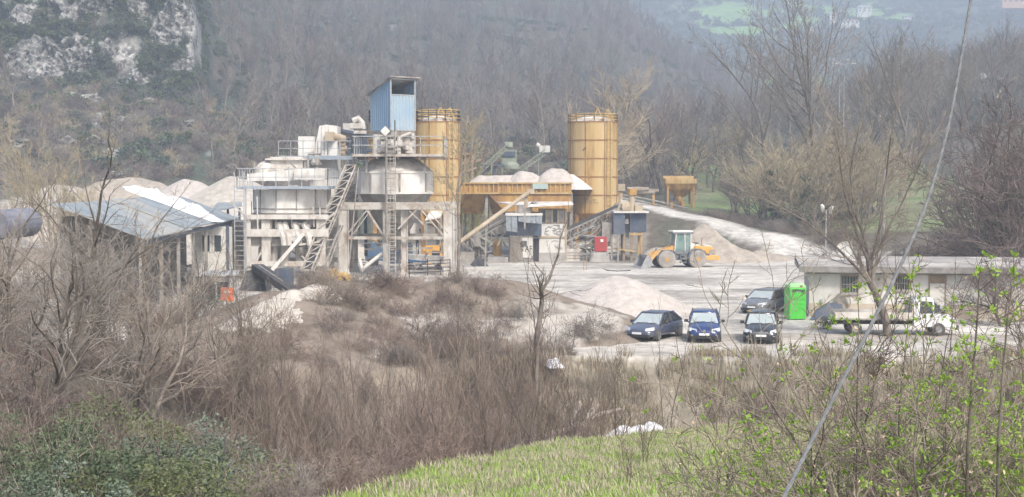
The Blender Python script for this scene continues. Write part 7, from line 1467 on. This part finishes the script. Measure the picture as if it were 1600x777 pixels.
# ------------------------------------------------------------------ near shrubs with spring leaves, lower right
LEAFMB = [None]
def leafs(p, d, rng, k=None, size=.029):
    mb = LEAFMB[0]
    for _ in range(k or rng.randint(3, 6)):
        u = (d * .6 + Vector((rng.gauss(0, 1), rng.gauss(0, 1), rng.gauss(0.2, .8))).normalized()).normalized(); w = u.orthogonal().normalized(); w.rotate(Matrix.Rotation(rng.uniform(0, 6.28), 3, u)); s = size * rng.uniform(.6, 1.25); n_ = u.cross(w) * s * .12
        q = p + u * .004; mb.add([q, q + u * s * .35 + w * s * .26 + n_, q + u * s * .7 + w * s * .2 + n_, q + u * s, q + u * s * .7 - w * s * .2 + n_, q + u * s * .35 - w * s * .26 + n_, q + u * s * .5], [(0, 1, 6), (1, 2, 6), (2, 3, 6), (3, 4, 6), (4, 5, 6), (5, 0, 6)])
def near_shrub(px, Y, H, label, seed, stems=6, leafp=.1, spread=.6, r=.017, mt=None, mc=None, dead=.02, levels=4, n=(8, 5, 4, 3), ang=48, up=.0, dz=-.1, name='leafing_shrub', cat='shrub'):
    rng = random.Random(seed); T_ = MB(); Cm = MB(); LEAFMB[0] = MB(); D_ = MB(); x = xat(px, Y); g = gz(x, Y) + dz
    def lf(p, d, rg_):
        if rg_.random() < dead: sv = LEAFMB[0]; LEAFMB[0] = D_; leafs(p, d, rg_, 1, .032); LEAFMB[0] = sv
        elif rg_.random() < leafp: leafs(p, d, rg_)
    P = P_(levels=levels, n=list(n), rmin=.0022, sides=[7, 6, 4, 3, 3], seg=[9, 6, 5, 4, 3], wob=.13, t0=[.15, .12, .15, .15], ang=[ang, 46, 44, 42], ratio=[.5, .55, .5, .45], up=[up, .02, .01, .01], leaf=lf, tl=1)
    for s in range(stems):
        a = rng.uniform(0, 6.28); sp = spread * rng.uniform(.2, 1); d = Vector((math.cos(a) * sp, math.sin(a) * sp * .7, 1)).normalized()
        grow(T_, Cm, Vector((x + math.cos(a) * .12, Y + math.sin(a) * .12, g)), d, H * rng.uniform(.46, .74), r * rng.uniform(.6, 1.15), 0, P, rng)
    T = thing(name, label, cat, (x, Y, g)); T_.build('stem', mt or M_bark, T, smooth=True); Cm.build('twigs', mc or M_twig, T)
    if LEAFMB[0].v: LEAFMB[0].build('leaves', M_fresh, T)
    if D_.v: D_.build('dead_leaves', M_dead, T)
    return T
near_shrub(1440, 8.2, 2.6, 'thick grey-stemmed shrub with few leaf buds at the lower right, below the truck', 601, 7, .06, .75, .024)
near_shrub(1330, 9.0, 1.9, 'wide-reaching brown shrub whose twigs spread left over the dry bank', 602, 7, .06, .95, .018, ang=58)
near_shrub(1540, 7.4, 2.05, 'dense shrub with bright new leaves at the right', 603, 7, .30, .6, .018)
near_shrub(1620, 8.4, 2.5, 'leafy shrub cut by the right edge of the view', 604, 6, .28, .5, .018)
near_shrub(1390, 10.5, 2.8, 'tangled brown bramble behind the grey-stemmed shrub', 605, 8, .05, .9, .014, mc=M_twigr, ang=55, name='bramble', cat='bramble')
near_shrub(1520, 10.5, 2.7, 'tangled brown bramble behind the leafy shrub at right', 606, 8, .07, .8, .015, mc=M_twigr, ang=52, name='bramble', cat='bramble')
near_shrub(1230, 10.5, 1.7, 'low thin shrub with scattered green buds on the meadow at right', 607, 6, .09, .9, .012, ang=55)
near_shrub(1600, 6.4, 1.6, 'low twiggy shrub in the bottom right corner', 608, 7, .08, .9, .012, ang=52, dead=.06)
near_shrub(1470, 6.8, 1.35, 'low tangled brown bramble at the bottom, right of the cable foot', 609, 9, .05, 1.0, .010, mc=M_twigr, ang=56, n=(9, 6, 5, 3), name='bramble', cat='bramble')
near_shrub(1350, 7.8, 1.35, 'low tangled brown bramble at the bottom, crossed by the cable', 610, 9, .05, 1.0, .010, mc=M_twig, ang=56, n=(9, 6, 5, 3), name='bramble', cat='bramble')
near_shrub(1570, 9.2, 2.2, 'dense brown bramble behind the bright-leaved shrub at the right edge', 611, 10, .06, .9, .012, mc=M_twig, ang=54, n=(9, 6, 5, 3), name='bramble', cat='bramble')
near_shrub(1260, 8.6, 1.2, 'low thorny twigs reaching left over the meadow from the bottom right', 612, 8, .05, 1.2, .009, mc=M_twigr, ang=58, name='bramble', cat='bramble')
def shoot(pts, Y, label, r, seed):
    rng = random.Random(seed); P3 = [at(px, py, Y + .1 * i) for i, (px, py) in enumerate(pts)]; m = MB(); lo = P3[0].copy(); lo.z = gz(lo.x, lo.y) - .05; P3 = [lo] + P3; m.tube(P3, [r * (1 - .7 * i / (len(P3) - 1)) for i in range(len(P3))], 7)
    LEAFMB[0] = MB(); T = thing('leafy_shoot', label, 'shoot', tuple(lo))
    for i in range(1, len(P3) - 1):
        for k in range(7):
            q = P3[i].lerp(P3[i + 1], rng.random()); sd_ = Vector((rng.gauss(0, 1), rng.gauss(0, 1), .6)).normalized(); L = rng.uniform(.01, .10) * (1.3 if i > 1 else 1); m.tube([q, q + sd_ * L], [r * .22, r * .15], 4); leafs(q + sd_ * L, sd_, rng, rng.randint(3, 6), .030)
    leafs(P3[-1], Vector((0, 0, 1)), rng, 9, .036)
    m.build('stem', M_barkd, T); LEAFMB[0].build('leaves', M_fresh, T)
shoot([(1512, 700), (1520, 590), (1527, 500), (1531, 425)], 7.0, 'upright shoot tipped with bright green leaves, left of the two tallest', .010, 71)
shoot([(1560, 700), (1566, 600), (1574, 500), (1585, 428)], 7.2, 'upright leafy shoot at the right edge, beside the other tall shoot', .010, 72)
shoot([(1340, 560), (1342, 500), (1340, 450)], 8.5, 'short leafy shoot in front of the truck bed', .006, 73)
shoot([(1405, 640), (1415, 540), (1424, 450)], 8.5, 'thin leafy shoot in front of the truck cab', .006, 74)
shoot([(1268, 700), (1262, 600), (1300, 500)], 9.0, 'thin shoot with pale green buds in front of the clothes bin', .006, 75)
shoot([(1478, 640), (1484, 560), (1490, 470)], 8.0, 'leafy shoot between the truck cab and the tall shoots', .006, 76)

# ------------------------------------------------------------------ cable hanging close to the camera
cp = [(1517, 0), (1502, 90), (1482, 195), (1452, 305), (1414, 400), (1368, 495), (1318, 592), (1268, 690), (1225, 777)]
P3 = [at(px, py, 5.4 - 2.2 * i / 8) for i, (px, py) in enumerate(cp)]
d0 = P3[0] - P3[1]; d1 = P3[-1] - P3[-2]
P3 = [P3[0] + d0 * 14 + Vector((0, 0, 1)), P3[0] + d0 * 5] + P3 + [P3[-1] + d1 * 2, P3[-1] + d1 * 4]
M_cab = mat('grey_cable', (.13, .135, .14), (.19, .19, .19), 30, rough=.6)
T = thing('steel_cable', 'thick grey twisted steel cable slanting down across the right of the view', 'cable', tuple(P3[-1]))
def spline(P, n):
    out = []
    for i in range(len(P) - 1):
        a, b, c, d = P[max(i - 1, 0)], P[i], P[i + 1], P[min(i + 2, len(P) - 1)]
        for k in range(n): t = k / n; out.append(.5 * ((2 * b) + (c - a) * t + (2 * a - 5 * b + 4 * c - d) * t * t + (3 * b - a - 3 * c + d) * t ** 3))
    return out + [P[-1]]
S = spline(P3, 60)
for s_ in range(3):
    m = MB(); Q = []
    acc = 0
    for i, p in enumerate(S):
        dd = (S[min(i + 1, len(S) - 1)] - S[max(i - 1, 0)]).normalized(); x = dd.orthogonal().normalized(); x = Vector((1, 0, 0)) - dd * dd.x; x.normalize(); y = dd.cross(x)
        if i: acc += (S[i] - S[i - 1]).length
        a = acc * 30 + s_ * 2.094; Q.append(p + (x * math.cos(a) + y * math.sin(a)) * .0025)
    m.tube(Q, .0035, 6); m.build('strand', M_cab, T, smooth=True)
